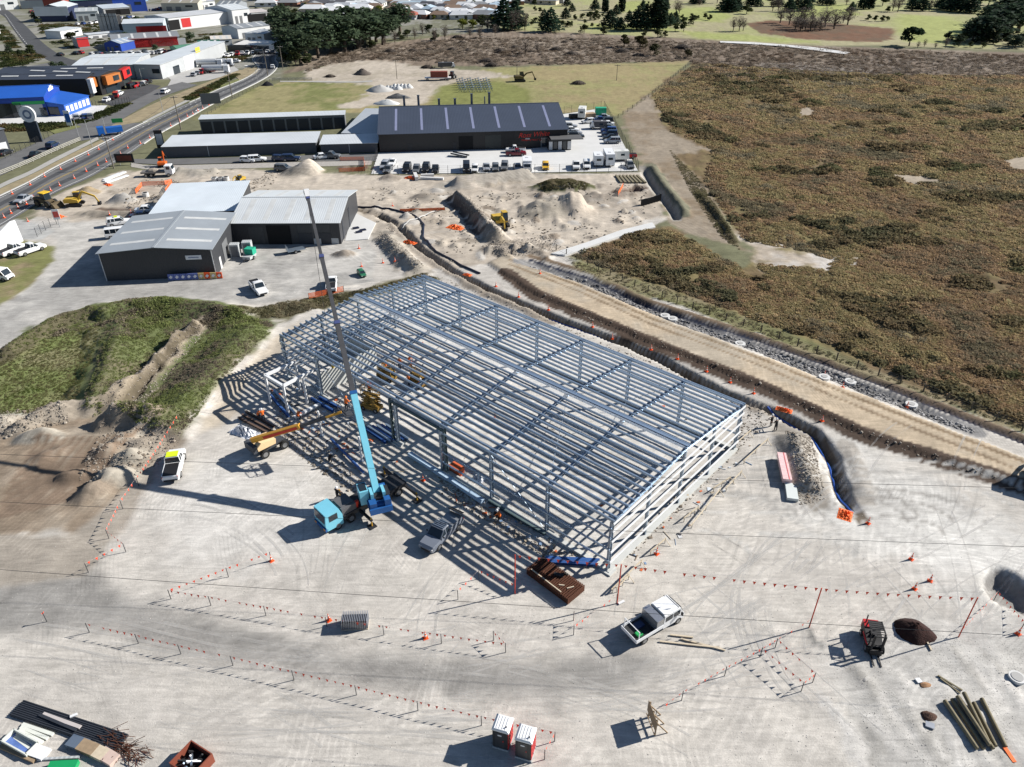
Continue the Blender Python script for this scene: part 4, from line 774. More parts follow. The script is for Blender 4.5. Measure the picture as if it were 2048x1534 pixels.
# local axes of the empty: x = u (towards far left), y = -v or +v
sgn = 1 if Matrix.Rotation(FRZ, 3, 'Z') @ Vector((0, 1, 0)) @ fv > 0 else -1
def P(u, v, z): return (u, v * sgn, z)
def roofz(v): return EH + (RH - EH) * (1 - abs(v - FW / 2) / (FW / 2))
for i in range(8):
    u = i * BAY
    for v in (0.0, FW):
        dbl = v == 0 and i in (3, 4)
        mb = MB(); mb.ibeam(P(u, v, 0), P(u, v, EH - .12), 0.24, 0.42, 0.035, up=(0, 1, 0)); mb.box(P(u, v, .05), (.5, .5, .06))
        mb.build('column', STEEL, SF)
        if dbl:
            mb = MB(); du = -0.75 if i == 3 else 0.75; mb.ibeam(P(u + du, v - .1, 0), P(u + du, v - .1, EH - .3), 0.24, 0.3, 0.03, up=(0, 1, 0)); c = mb.build('door_post', STEELG, SF)
            mb = MB()
            for k in range(8): mb.bar(P(u, v - .05, .4 + k * .72), P(u + du, v - .05, .4 + k * .72 + .55), .09, .09)
            mb.build('lattice_bracing', STEELG, c)
    for h0, h1 in ((0, FW / 2), (FW, FW / 2)):
        mb = MB(); a, b = P(u, h0, roofz(h0) - .32), P(u, h1, roofz(h1) - .32); mb.ibeam(a, b, 0.22, 0.40, 0.035)
        rf = mb.build('rafter', STEEL, SF); mb = MB(); s = 1 if h0 == 0 else -1
        for k in range(14):                                # purlin cleats along the rafter
            v = h0 + s * (0.35 + k * (FW / 2 - .7) / 13); mb.box(P(u, v, roofz(v) - .06), (.32, .10, .22))
        mb.build('purlin_cleats', STEEL, rf)['kind'] = 'stuff'
NPU = 14
def cee(a, b, w, h, t=0.02):
    mb = MB(); a, b = Vector(a), Vector(b); up = Vector((0, 0, 1)); r = (b - a).normalized().cross(up)
    mb.bar(a, b, t, h); mb.bar(a + up * (h - t) / 2 + r * w / 2, b + up * (h - t) / 2 + r * w / 2, w, t); mb.bar(a - up * (h - t) / 2 + r * w / 2, b - up * (h - t) / 2 + r * w / 2, w, t); return mb
for side in (0, 1):
    for k in range(NPU):
        v = 0.35 + k * (FW / 2 - .7) / (NPU - 1)
        if side: v = FW - v
        cee(P(-.25, v, roofz(v) + .05), P(FL + .25, v, roofz(v) + .05), 0.14, 0.24).build('purlin', STEELB, SF)
for dv in (-.16, .16): cee(P(-.25, FW / 2 + dv, RH + .04), P(FL + .25, FW / 2 + dv, RH + .04), .1, .24).build('ridge_purlin', STEELB, SF)
MB().box(P(FL / 2, FW / 2, RH + .2), (FL + .5, .34, .03)).build('ridge_plate', STEELB, SF)
mb = MB(); v0, v1 = FW / 2 - 1.25, FW / 2 - .25; mb.add([P(0, v0, roofz(v0) + .19), P(FL, v0, roofz(v0) + .19), P(FL, v1, roofz(v1) + .19), P(0, v1, roofz(v1) + .19)], [(0, 1, 2, 3)]); mb.build('safety_netting', mat('netting_silver', (.62, .66, .70), rough=.6, var=.1, alpha=(14, .85)), SF)
for v in (0.0, FW): cee(P(-.25, v - .1 if v == 0 else v + .1, EH - .02), P(FL + .25, v - .1 if v == 0 else v + .1, EH - .02), .14, .26).build('eaves_beam', STEELB, SF)
for u in (0, FL):                                          # end wall posts and girts
    for k in (1, 2, 3):
        v = FW * k / 4; MB().ibeam(P(u, v, 0), P(u, v, roofz(v) - .55), .2, .3, .03, up=(1, 0, 0)).build('end_post', STEEL, SF)
for z in (1.3, 2.6, 3.9, 5.2, 6.1): MB().bar(P(-.28, -.2, z), P(-.28, FW + .2, z), .10, .2).build('end_girt', WSTEEL, SF)
for z in (.8, 1.5, 2.2, 2.9, 3.6, 4.3, 5.0, 5.7): MB().bar(P(FL + .28, -.2, z), P(FL + .28, FW + .2, z), .08, .18).build('end_girt', STEELB, SF)
for z in (1.5, 2.9, 4.3, 5.5):
    cee(P(-.2, -.3, z), P(BAY * 3 - .3, -.3, z), .09, .2).build('wall_girt', STEELB, SF)
    cee(P(BAY * 5.95, -.3, z), P(FL + .2, -.3, z), .09, .2).build('wall_girt', STEELB, SF)
for z in (2.0, 4.0, 5.6): cee(P(-.2, FW + .3, z), P(FL + .2, FW + .3, z), .09, .2).build('wall_girt', STEELB, SF)
MB().ibeam(P(BAY * 3 - .7, -.3, EH - .4), P(BAY * 4 + .7, -.3, EH - .4), .2, .26, .03).build('door_header', STEELG, SF)
for b0 in (1, 5):                                          # crossed roof and wall bracing rods
    for s in (0, 1):
        mb = MB(); h0, h1 = (0, FW / 2) if s == 0 else (FW, FW / 2)
        mb.tube(P(b0 * BAY, h0, EH - .35), P((b0 + 1) * BAY, h1, RH - .35), .03, n=5); mb.tube(P((b0 + 1) * BAY, h0, EH - .35), P(b0 * BAY, h1, RH - .35), .03, n=5); mb.build('bracing_rods', STEEL, SF)
for u in (BAY * 1, BAY * 5):
    mb = MB(); mb.tube(P(u, 0, .2), P(u + BAY, 0, EH - .4), .035, n=5); mb.tube(P(u + BAY, FW, .2), P(u, FW, EH - .4), .035, n=5); mb.build('bracing_rods', STEEL, SF)
FOOT = mat('fresh_concrete', (0.56, 0.57, 0.545), rough=.85, var=.1, scale=1)
MB().box(P(-.1, FW / 2, .09), (.55, FW + .6, .2)).build('foundation_beam', FOOT, SF)
MB().box(P(BAY * 1.5, -.05, .15), (BAY * 3 - .8, .5, .3)).build('foundation_beam', FOOT, SF)
MB().box(P(BAY * 5.4, -.05, .15), (BAY * 3.0, .5, .3)).build('foundation_beam', FOOT, SF)
MB().box(P(FL * .5, FW, .15), (FL, .5, .3)).build('foundation_beam', FOOT, SF)
for i in range(8):
    MB().box(P(i * BAY, 0, .01), (1.3, 1.1, .26)).build('column_pad', FOOT, SF)
mb = MB(); mb.box(P(BAY * 6.1, 5.2, 1.5), (.18, 9, 3.0)); mb.build('precast_wall', FOOT, SF)
mb = MB(); mb.box(P(BAY * 6.55, 9.7, 1.5), (BAY * .85, .18, 3.0)); mb.build('precast_wall', FOOT, SF)
# white entrance frame beside the shed
EF = thing('entrance_canopy', 'white steel entrance canopy posts and beams at left front of the shed', 'canopy', GG(537, 800))
O = EF.location
def W3(px, py, z): p = G(px, py, z); return p - O
eh = 4.2; q0, q1, q2, q3, q4 = W3(530, 751, eh), W3(566, 772, eh), W3(625, 741, eh), W3(590, 724, eh), None
for a, b in ((q0, q1), (q1, q2), (q0, q3)): MB().bar(a, b, .32, .32).build('beam', WSTEEL, EF)
for q in (q0, q1, q2.lerp(q1, .35), q3): MB().bar((q.x, q.y, -O.z), q, .26, .26).build('post', WSTEEL, EF)
for (a, b, lab) in (((636, 822), (644, 871), 'white post standing beside the boom lift platform'), ((721, 873), (724, 922), 'white post standing beside the blue crane boom')):
    B = GG(*b); t = thing('steel_post', lab, 'post', B); MB().bar((0, 0, 0), (0, 0, up_at(B, *a)), .2, .2).build('shaft', WSTEEL, t); MB().box((0, 0, .03), (.5, .5, .06)).build('base_plate', STEEL, t)
# steel lying about, each member a thing
BLUEST = mat('blue_primed_steel', (0.05, 0.13, 0.36), rough=.45, metal=.3, var=.15, scale=1)
PLST = mat('plastic_wrapped_steel', (0.42, 0.55, 0.68), rough=.3, var=.15, scale=2)
def member(a, b, w, h, m, lab, cat='steel beam', group='steel members laid out beside the frame', kind='i'):
    A, B = GG(*a, .12), GG(*b, .12); mid = (A + B) / 2; mid.z = max(A.z, B.z) - .02; d = B - A; t = tag(None or bpy.data.objects.new('steel_beam', None), None)
    COL.objects.link(t); t.location = mid; t.rotation_euler = (0, 0, math.atan2(d.y, d.x)); tag(t, lab, cat, group); Lh = d.length / 2
    mb = MB()
    if kind == 'i': mb.ibeam((-Lh, 0, h / 2), (Lh, 0, h / 2), w, h, .03)
    elif kind == 'tube': mb.tube((-Lh, 0, h / 2), (Lh, 0, h / 2), h / 2, n=10)
    else: mb.box((0, 0, h / 2), (2 * Lh, w, h))
    mb.build('beam', m, t)
    for s in (-.6, .6): MB().box((s * Lh, 0, -.06), (.12, w + .5, .10)).build('timber_bearer', TIMB, t)
    return t
member((820, 912), (897, 962), .5, .45, PLST, 'pale blue box beam lying in front of the lattice door posts', kind='b')
member((893, 958), (966, 1008), .5, .45, PLST, 'pale blue box beam lying end on near the silver ute', kind='b')
member((977, 1005), (1090, 1072), .3, .3, STEELG, 'dark beam along the footing near the silver ute')
for k in range(6): member((727 + k * 9, 858 - k * 1), (772 + k * 9, 888 - k * 1), .3, .34, [BLUEST, STEELB][k % 2], ordn(k + 1) + ' beam from the crane boom in the blue bundle right of it', group='bundle of blue beams right of the crane boom')
member((663, 882), (727, 948), .3, .32, BLUEST, 'long blue tube with white wrapping left of the crane boom', kind='tube')
member((538, 790), (578, 836), .3, .3, BLUEST, 'blue beam under the white entrance frame')
member((548, 784), (590, 830), .3, .3, STEELB, 'grey beam under the white entrance frame')
member((590, 838), (640, 812), .5, .3, WSTEEL, 'white wrapped beam across the steel behind the boom lift', kind='b')
member((622, 800), (668, 826), .3, .35, BLUEST, 'left blue beam stacked behind the platform of the boom lift')
member((638, 798), (690, 824), .3, .35, BLUEST, 'right blue beam stacked behind the platform of the boom lift')
for k in range(4): member((1083 + k * 3, 1127 - k * 3), (1190 + k * 3, 1133 - k * 3), .22, .26, BLUEST, ordn(k + 1) + ' blue beam, counted from the rust red mesh, by the near corner', group='blue beams beside the mesh stack')
for k in range(3): member((478 + k * 7, 838 - k * 6), (535 + k * 7, 868 - k * 6), .25, .25, mat('rusty_steel', (.12, .08, .06), rough=.7, var=.25), ordn(k + 1) + ' brown beam, counted from the white plastic, behind the boom lift', group='brown beams behind the boom lift')
# ------------------------------------------------------------------ vehicles
PAINT = mat('car_paint', (1, 1, 1), rough=0.28, var=0.05, objcol=True, spec=0.6, scale=1.2)
TYRE = mat('tyre', (0.018, 0.018, 0.018), rough=0.85, var=0.2, scale=8); RIM = mat('rim', (0.32, 0.33, 0.34), rough=0.35, metal=0.7, var=0.05)
LAMP = mat('lamp_clear', (0.7, 0.7, 0.68), rough=0.15, var=0); LAMPR = mat('lamp_red', (0.4, 0.01, 0.01), rough=0.25, var=0)
BLK = mat('black_plastic', (0.015, 0.015, 0.017), rough=0.6, var=0.1)
def ring(x, zb, zt, wb, wm, wt):
    zm = zb + (zt - zb) * 0.55
    return [(x, -wb, zb), (x, -wm, zm), (x, -wt, zt), (x, wt, zt), (x, wm, zm), (x, wb, zb)]
def car_parts(kind):
    """front of the vehicle is +x, origin on the ground at its middle"""
    S = {'sedan': (4.6, 1.8, 1.44), 'hatch': (4.1, 1.74, 1.5), 'suv': (4.7, 1.87, 1.70), 'ute': (5.35, 1.88, 1.80), 'van': (4.8, 1.75, 1.98)}[kind]
    L, Wd, H = S; h = L / 2; w = Wd / 2; bl = H * (0.62 if kind != 'van' else 0.55); gc = 0.24 if kind in ('sedan', 'hatch') else 0.34
    body = MB()
    if kind == 'van': st = [(-h, .40, 1.1, .9), (-h + .1, gc, bl, 1), (h - .9, gc, bl, 1), (h - .25, gc, bl * .92, .98), (h, .42, bl * .6, .9)]
    else:
        hood = bl * (.86 if kind != 'ute' else .94)
        st = [(-h, .45, bl * .86, .88), (-h + .15, gc, bl * .98, .98), (-h * .3, gc, bl, 1), (h * .38, gc, bl * .98, 1), (h * .62, gc, hood, .99), (h - .22, gc, hood * .93, .95), (h, .40, hood * .68, .82)]
    body.loft([ring(x, a, b, w * k * .93, w * k, w * k * .90) for x, a, b, k in st])
    x0, x1 = {'sedan': (-h * .62, h * .40), 'hatch': (-h * .92, h * .42), 'suv': (-h * .94, h * .40), 'ute': (-h * .12, h * .46), 'van': (-h + .05, h * .80)}[kind]
    f0, f1 = {'sedan': (.62, .62), 'hatch': (.25, .65), 'suv': (.22, .62), 'ute': (.18, .62), 'van': (.06, .55)}[kind]
    wr = w * .76 if kind != 'van' else w * .86
    cab = MB(); cab.loft([ring(x0, bl - .05, bl + .02, w * .88, w * .88, w * .88), ring(x0 + f0, bl - .05, H - .05, w * .9, w * .86, wr), ring(x1 - f1, bl - .05, H - .05, w * .9, w * .86, wr), ring(x1, bl - .05, bl + .02, w * .86, w * .86, w * .84)])
    roof = MB(); roof.loft([ring(x0 + f0 - .06, H - .09, H - .03, wr + .03, wr + .03, wr), ring(x0 + f0 + .25, H - .08, H, wr + .03, wr + .03, wr - .03), ring(x1 - f1 - .2, H - .08, H, wr + .03, wr + .03, wr - .03), ring(x1 - f1 + .06, H - .11, H - .04, wr + .03, wr + .03, wr)])
    for s in (-1, 1):
        roof.bar((x0 + .02, s * w * .885, bl), (x0 + f0, s * (wr + .015), H - .05), .09, .06); roof.bar((x1 - .02, s * w * .855, bl), (x1 - f1, s * (wr + .015), H - .05), .08, .06)
        xm = (x0 + x1) / 2 - .1; roof.bar((xm, s * w * .905, bl), (xm, s * (wr + .02), H - .05), .09, .05)
        if kind in ('suv', 'hatch', 'van'): xq = x0 + f0 + (.55 if kind != 'van' else .9); roof.bar((xq, s * w * .905, bl), (xq, s * (wr + .02), H - .05), .12, .05)
    P = [('body', body.mesh('body', PAINT, 35)), ('cabin_glass', cab.mesh('cabin_glass', GLASS)), ('roof', roof.mesh('roof', PAINT, 35))]
    r = .33 if kind in ('sedan', 'hatch') else .38; wm = MB(); wm.wheel(0, 0, r, .24)
    wme = wm.mesh('wheel', [TYRE, RIM], 40); ax = h * .60
    tr = MB()
    if kind == 'ute':
        tr.box((-h * .56, 0, bl - .03), (h * .80, w * 1.55, .10)); P.append(('tray_cover', tr.mesh('tray_cover', BLK)))
    lt = MB()
    for s in (-1, 1): lt.box((h - .10, s * w * .66, (.66 if kind != 'van' else .8) * (bl / 1.05)), (.14, .36, .15)); lt.box((-h + .06, s * w * .8, bl * .78), (.10, .18, .26), mi=1); lt.box((x1 - .25, s * (w + .08), bl + .08), (.10, .16, .13), mi=2)
    lt.box((h - .03, 0, .5), (.1, w * 1.2, .22), mi=2); lt.box((-h + .02, 0, .5), (.12, w * 1.5, .16), mi=2)
    P.append(('lamps_and_bumpers', lt.mesh('lamps_and_bumpers', [LAMP, LAMPR, BLK])))
    return P, wme, ax, w - .13
CARS = {k: car_parts(k) for k in ('sedan', 'hatch', 'suv', 'ute', 'van')}
PALETTE = {'white': (.78, .79, .79), 'silver': (.30, .32, .35), 'grey': (.13, .14, .15), 'black': (.012, .013, .015), 'blue': (.03, .07, .22), 'red': (.42, .015, .02), 'dark red': (.16, .01, .02), 'navy': (.015, .03, .08), 'yellow': (.65, .38, .02), 'green': (.03, .16, .08), 'gunmetal': (.17, .19, .23)}
VWORD = {'sedan': 'car', 'hatch': 'small car', 'suv': 'sport utility car', 'ute': 'ute', 'van': 'van'}
def car(kind, col, px, py, heading, label, group=None, z=0.03, detail=True, sc=1.0):
    """px,py: pixel of the ground under its middle; heading: degrees in site axes"""
    P, wme, ax, wy = CARS[kind]; p = GG(px, py); p.z = max(p.z, 0) + (z if p.z < 0.02 else 0)
    t = inst(P, 'parked_' + VWORD[kind].replace(' ', '_').replace('small_', ''), label, VWORD[kind].split()[-1], p, math.radians(heading), group, PALETTE[col], sc)
    for c_ in t.children:
        if c_.name.startswith('lamps'): c_['kind'] = 'stuff'
    for s in (-1, 1):
        for a in (-1, 1): link('wheel', wme, t, (a * ax, s * wy, 0))
    return t
def head(a, b):
    A, B = G(*a), G(*b); return math.degrees(math.atan2(B.y - A.y, B.x - A.x))
# near vehicles on the pad
h = head((915, 1040), (856, 1100)); t = car('ute', 'gunmetal', 884, 1074, h, 'silver double cab ute with roof bars beside the steel frame'); 
for k in range(5): MB().box((-.1 + k * .22 - .3, 0, 1.84), (.07, 1.3, .05)).build('roof_bar', STEEL, t)
MB().box((-1.3, 0, 1.2), (2.1, 1.6, .12)).build('canopy_lid', mat('ute_canopy', (.30, .32, .34), rough=.3, metal=.4), t); MB().box((-2.55, 0, 1.55), (.6, 1.6, .05), ry=-.5).build('raised_tailgate', BLK, t)
h = head((346, 952), (358, 905)); t = car('ute', 'white', 351, 938, h, 'white ute with yellow roof panel and dark tray by the spoil heaps')
MB().box((.35, 0, 1.82), (1.0, 1.25, .05)).build('yellow_roof_panel', mat('hivis_yellow', (.65, .75, .02), rough=.5), t)
LINEG = 'vehicles by the grey sheds'
h = head((228, 447), (262, 442)); t = car('suv', 'white', 240, 450, h, 'white sport utility car with yellow box on roof beside the shed', LINEG); MB().box((-.4, 0, 1.8), (.6, .6, .2)).build('roof_beacon', MATS['hivis_yellow'], t)
car('van', 'white', 240, 474, 20, 'white van half hidden behind the gabled shed corner', LINEG); car('sedan', 'navy', 285, 436, 15, 'navy car half hidden behind the low shed', LINEG); car('sedan', 'white', 296, 430, 15, 'white car behind the low shed', LINEG)
h = head((508, 566), (528, 588)); car('ute', 'white', 518, 582, h + 0, 'white ute parked at the grass bank left of the crane boom', LINEG)
car('ute', 'white', 664, 575, 100, 'white ute half hidden behind the crane boom', LINEG); car('hatch', 'green', 724, 551, -60, 'small green utility buggy on the gravel near the cones', LINEG, sc=.62)
h = head((14, 506), (44, 494)); car('ute', 'white', 28, 506, h, 'left white ute parked on the dry grass at left edge', LINEG); car('ute', 'white', 63, 505, h - 8, 'right white ute with dark tray on the dry grass', LINEG); car('van', 'white', 2, 558, -15, 'white van cut off by the left edge of the picture', LINEG)
# road traffic
RG = 'cars on the roads'
car('sedan', 'silver', 48, 404, head((20, 415), (80, 385)) + 180, 'silver car driving on the main road beside the yellow loader', RG)
car('suv', 'navy', 107, 296, head((100, 298), (118, 288)), 'navy car parked on the side street behind the rail fence', RG); car('sedan', 'black', 72, 314, head((60, 320), (85, 305)), 'black car nearest the left edge on the side street', RG); car('sedan', 'black', 12, 309, head((0, 312), (24, 303)), 'black car behind the mesh fence by the office', RG)
car('suv', 'white', 332, 187, head((320, 192), (350, 178)), 'white car driving on the side street near the forecourt', RG)
car('hatch', 'white', 546, 137, head((545, 143), (548, 130)), 'white car driving down at the road bend', RG); car('sedan', 'white', 471, 125, 170, 'white car entering at the road bend island', RG)
car('sedan', 'black', 121, 112, 150, 'black car at the foot of the hill road', RG); car('sedan', 'black', 152, 109, 160, 'dark car on the verge beside the small grey hut', RG); car('hatch', 'red', 161, 108, 160, 'red car on the verge beside the small grey hut', RG)
# cars in the workshop yard, front row
FG = 'cars parked along the front fence of the workshop yard'
row = [(770, 337, 'suv', 'silver'), (784, 330, 'sedan', 'white'), (776, 344, 'sedan', 'grey'), (814, 342, 'suv', 'black'), (833, 344, 'hatch', 'grey'), (852, 342, 'suv', 'black'), (871, 343, 'sedan', 'black'), (933, 342, 'van', 'black'), (950, 343, 'hatch', 'white'), (973, 340, 'sedan', 'silver'), (991, 341, 'hatch', 'grey'), (1009, 339, 'suv', 'grey'), (1035, 340, 'sedan', 'silver'), (1091, 338, 'hatch', 'yellow'), (1152, 337, 'ute', 'white'), (1173, 336, 'suv', 'white'), (1259, 335, 'sedan', 'grey')]
for i, (x, y, k, c) in enumerate(sorted(row)):
    car(k, c, x, y, -88 + random.uniform(-6, 6), f'{c} {VWORD[k]}, {ordn(i + 1)} from the left along the yard front fence', FG)
SG = 'cars parked along the right side of the workshop yard'
side = [(1224, 287, 'suv', 'silver'), (1221, 279, 'sedan', 'black'), (1219, 273, 'suv', 'navy'), (1217, 266, 'suv', 'blue'), (1215, 259, 'sedan', 'grey'), (1213, 252, 'sedan', 'white'), (1211, 247, 'suv', 'black'), (1198, 243, 'sedan', 'blue'), (1205, 238, 'sedan', 'silver')]
for i, (x, y, k, c) in enumerate(side): car(k, c, x, y, 178 + random.uniform(-5, 5), f'{c} {VWORD[k]}, {ordn(i + 1)} from the front in the yard side row', SG)
EG = 'cars beside the workshop end wall'
for i, (x, y, k, c) in enumerate([(1152, 277, 'suv', 'black'), (1148, 270, 'sedan', 'silver'), (1143, 264, 'sedan', 'white'), (1139, 256, 'sedan', 'silver')]): car(k, c, x, y, random.uniform(-6, 6), f'{c} {VWORD[k]}, {ordn(i + 1)} from the porch along the workshop end', EG)
car('hatch', 'white', 1176, 247, 200, 'white car standing alone at the back of the yard', EG)
car('ute', 'dark red', 1032, 312, 2, 'dark red ute parked across the middle of the yard', EG); car('ute', 'white', 1031, 305, 185, 'white ute behind the dark red ute in the yard', EG); car('ute', 'red', 1252, 317, 185, 'red ute parked beside the white camper in the yard', EG)
car('sedan', 'silver', 928, 290, 200, 'silver car standing in the open workshop doorway', EG)
DG = 'cars along the driveway of the storage units'
for i, (x, y, k, c) in enumerate([(497, 325, 'hatch', 'white'), (515, 324, 'suv', 'white'), (561, 322, 'hatch', 'navy'), (583, 322, 'suv', 'navy'), (569, 342, 'suv', 'grey'), (645, 318, 'sedan', 'white'), (661, 317, 'ute', 'grey')]): car(k, c, x, y, random.choice([0, 180, 20]) + random.uniform(-8, 8), f'{c} {VWORD[k]}, {ordn(i + 1)} from the left near the storage driveway', DG)
IG = 'cars parked in the industrial area'
rc = random.Random(3)
for (x0, y0, x1, y1, n, hd, lot) in ((150, 240, 185, 237, 4, 120, 'in front of the blue annex'), (212, 203, 245, 190, 4, 100, 'before the orange units'), (262, 176, 300, 168, 5, 80, 'before the red fronted unit'), (345, 150, 372, 136, 5, 60, 'beside the big white warehouse'), (384, 152, 430, 142, 6, 100, 'on the forecourt'), (430, 140, 468, 132, 6, 95, 'at the far end of the forecourt'), (262, 110, 360, 106, 12, 85, 'before the grey roofed workshop'), (182, 112, 250, 110, 9, 70, 'before the blue fronted shop'), (365, 118, 470, 112, 12, 80, 'before the green roofed shops'), (470, 110, 560, 106, 9, 100, 'before the service station'), (545, 92, 590, 90, 6, 80, 'by the green fuel canopy'), (60, 26, 120, 22, 7, 60, 'by the olive roofed depot'), (205, 40, 270, 36, 7, 80, 'by the low canopy shed'), (150, 50, 200, 46, 4, 90, 'by the navy warehouse'), (300, 22, 330, 18, 5, 80, 'by the tan roofed shed'), (400, 26, 440, 22, 6, 80, 'by the grey shed at the top')):
    for k in range(n):
        u = (k + .5) / n; kd = rc.choice(['sedan', 'suv', 'hatch', 'van', 'ute']); c = rc.choice(['white', 'white', 'silver', 'grey', 'black', 'white', 'red', 'blue'])
        car(kd, c, x0 + (x1 - x0) * u + rc.uniform(-2, 2), y0 + (y1 - y0) * u + rc.uniform(-1.2, 1.2), hd + rc.uniform(-10, 10), f'{c} {VWORD[kd]}, {ordn(k + 1)} from left {lot}', IG)
# campers, trucks in the yard
def boxtruck(name, label, px, py, hd, L, H, cabcol, boxcol, group=None, cab=True, W_=2.2):
    p = GG(px, py); p.z = max(p.z, .03); t = thing(name, label, 'camper' if 'camp' in name or 'caravan' in name else 'truck', p, math.radians(hd), group)
    b0 = -L / 2; b1 = L / 2 - (1.5 if cab else 0)
    mb = MB(); mb.side([(b0, .55), (b1, .55), (b1 + (.5 if cab else 0), H * .8), (b1 + (.5 if cab else 0), H), (b0 + .15, H)], -W_ / 2, W_ / 2); mb.build('box_body', boxcol, t)
    if cab: mb = MB(); mb.side([(b1 + .02, .45), (L / 2, .45), (L / 2, 1.1), (L / 2 - .5, 1.95), (b1 + .02, 2.0)], -.95, .95); c = mb.build('cab', cabcol, t); MB().box((L / 2 - .22, 0, 1.55), (.06, 1.5, .7), ry=-.52).build('windscreen', GLASS, c)
    for x in (b0 + L * .2, L / 2 - .8):
        for s in (-1, 1): mb = MB(); mb.wheel(x, s * (W_ / 2 - .15), .38, .26); mb.build('wheel', [TYRE, RIM], t)
    for s in (-1, 1): MB().box((b0 + L * .35, s * (W_ / 2 + .012), H * .66), (1.0, .03, .5)).build('side_window', GLASS, t)
    MB().box((b0 - .015, 0, H * .66), (.03, W_ * .5, .5)).build('rear_window', GLASS, t); MB().box((b0 + L * .3, 0, H + .05), (.6, .6, .1)).build('roof_hatch', TRIM, t)
    return t
VW = mat('vehicle_white', (.78, .79, .8), rough=.35, var=.05); VC = mat('vehicle_cream', (.70, .70, .66), rough=.4, var=.05)
boxtruck('camper_van', 'short white camper with rear window in the yard corner', 1195, 330, 90, 5.2, 2.8, VW, VW); boxtruck('caravan', 'tall white motorhome in the middle of the yard corner', 1216, 328, 92, 7.2, 3.2, VW, VW); boxtruck('camper_van', 'white camper truck beside the red ute', 1237, 322, 185, 5.0, 2.6, VW, VC)
boxtruck('box_truck', 'cream van body parked at the back of the yard', 1164, 236, 80, 5.5, 3.2, VC, VC); boxtruck('box_truck', 'white cab truck in the yard side row', 1196, 258, 180, 5.0, 2.2, VW, mat('deck_dark', (.08, .08, .09)))
boxtruck('box_truck', 'white box van in the front row of the yard', 1054, 339, -90, 5.6, 2.5, VW, VW)
TK = [(420, 134, 'white tanker truck on the forecourt, left'), (440, 133, 'white tanker truck on the forecourt, right'), (432, 146, 'grey tanker truck low on the forecourt')]
for x, y, lab in TK:
    p = GG(x, y); t = thing('tanker_truck', lab, 'truck', p, 0.1, 'trucks on the forecourt'); mb = MB(); mb.tube((-5, 0, 2.0), (3, 0, 2.0), 1.15, n=14); mb.build('tank', mat('tank_steel', (.6, .62, .63), rough=.3, metal=.3), t); MB().box((4.4, 0, 1.7), (2.0, 2.3, 2.5)).build('cab', VW, t)
    for xx in (-4, -2.7, 4.2):
        for s in (-1, 1): mb = MB(); mb.wheel(xx, s * 1.0, .48, .3); mb.build('wheel', [TYRE, RIM], t)
# blue truck on the junction
p = GG(222, 270); t = thing('tipper_truck', 'bright blue truck waiting at the junction', 'truck', p, math.radians(head((222, 272), (232, 262)) + 110)); BLT = mat('truck_blue', (.01, .11, .42), rough=.4)
MB().box((-1.2, 0, 1.5), (4.2, 2.3, 1.4)).build('tray', BLT, t); c = MB().box((2.3, 0, 1.5), (1.7, 2.2, 2.1)).build('cab', BLT, t); MB().box((3.17, 0, 1.9), (.05, 1.9, .8)).build('windscreen', GLASS, c)
for xx in (-2.2, 2.2):
    for s in (-1, 1): mb = MB(); mb.wheel(xx, s * 1.0, .45, .3); mb.build('wheel', [TYRE, RIM], t)
# --- crew cab flat deck truck on the pad
h = head((1278, 1268), (1345, 1228)); p = GG(1308, 1254); t = thing('flat_deck_truck', 'white crew cab flat deck truck with silver toolbox on the pad', 'truck', p, math.radians(h))
cab = MB(); cab.side([(.15, .5), (2.55, .5), (2.62, 1.0), (2.35, 1.35), (2.02, 2.02), (.2, 2.05)], -.88, .88); c = cab.build('cab', VW, t, 30)
MB().box((2.27, 0, 1.68), (.05, 1.5, .62), ry=-.46).build('windscreen', GLASS, c); MB().box((1.1, 0, 2.075), (1.7, 1.5, .05)).build('roof_panel', VW, c); MB().box((1.85, 0, 2.1), (.05, 1.6, .03)).build('roof_seam', BLK, c)
for s in (-1, 1):
    for x0, w_ in ((.75, .8), (1.65, .72)): MB().box((x0, s * .885, 1.55), (w_, .03, .55)).build('side_window', GLASS, c)
    MB().box((2.05, s * 1.1, 1.45), (.1, .2, .35)).build('mirror', BLK, c); MB().box((2.6, s * .65, .85), (.08, .35, .2)).build('headlight', LAMP, c)
dk = MB(); dk.box((-1.45, 0, .86), (3.1, 1.95, .1)); d = dk.build('deck', mat('deck_black', (.03, .032, .035), rough=.7, var=.3, scale=3), t)
for s in (-1, 1): MB().box((-1.45, s * .97, 1.05), (3.1, .05, .36)).build('drop_side', VW, d)
MB().box((-3.0, 0, 1.05), (.05, 1.95, .36)).build('tailboard', VW, d)
MB().box((-.35, 0, 1.45), (.75, 1.9, 1.1)).build('toolbox', mat('checker_plate', (.45, .47, .5), rough=.3, metal=.7, var=.12, scale=5), t)
hoop = MB(); hoop.bar((-2.7, -.92, .9), (-2.7, -.92, 2.0), .06, .06); hoop.bar((-2.7, .92, .9), (-2.7, .92, 2.0), .06, .06); hoop.bar((-2.7, -.95, 2.0), (-2.7, .95, 2.0), .06, .06); hoop.build('rear_hoop', VW, t)
MB().box((-1.6, .3, 1.0), (.8, .6, .25)).build('tool_bag', mat('bag_navy', (.03, .05, .12)), t); MB().box((-2.2, -.4, 1.0), (.5, .5, .2)).build('green_tub', GREENM, t)
for xx in (-1.9, 1.95):
    for s in (-1, 1): mb = MB(); mb.wheel(xx, s * .78, .37, .24); mb.build('wheel', [TYRE, RIM], t)
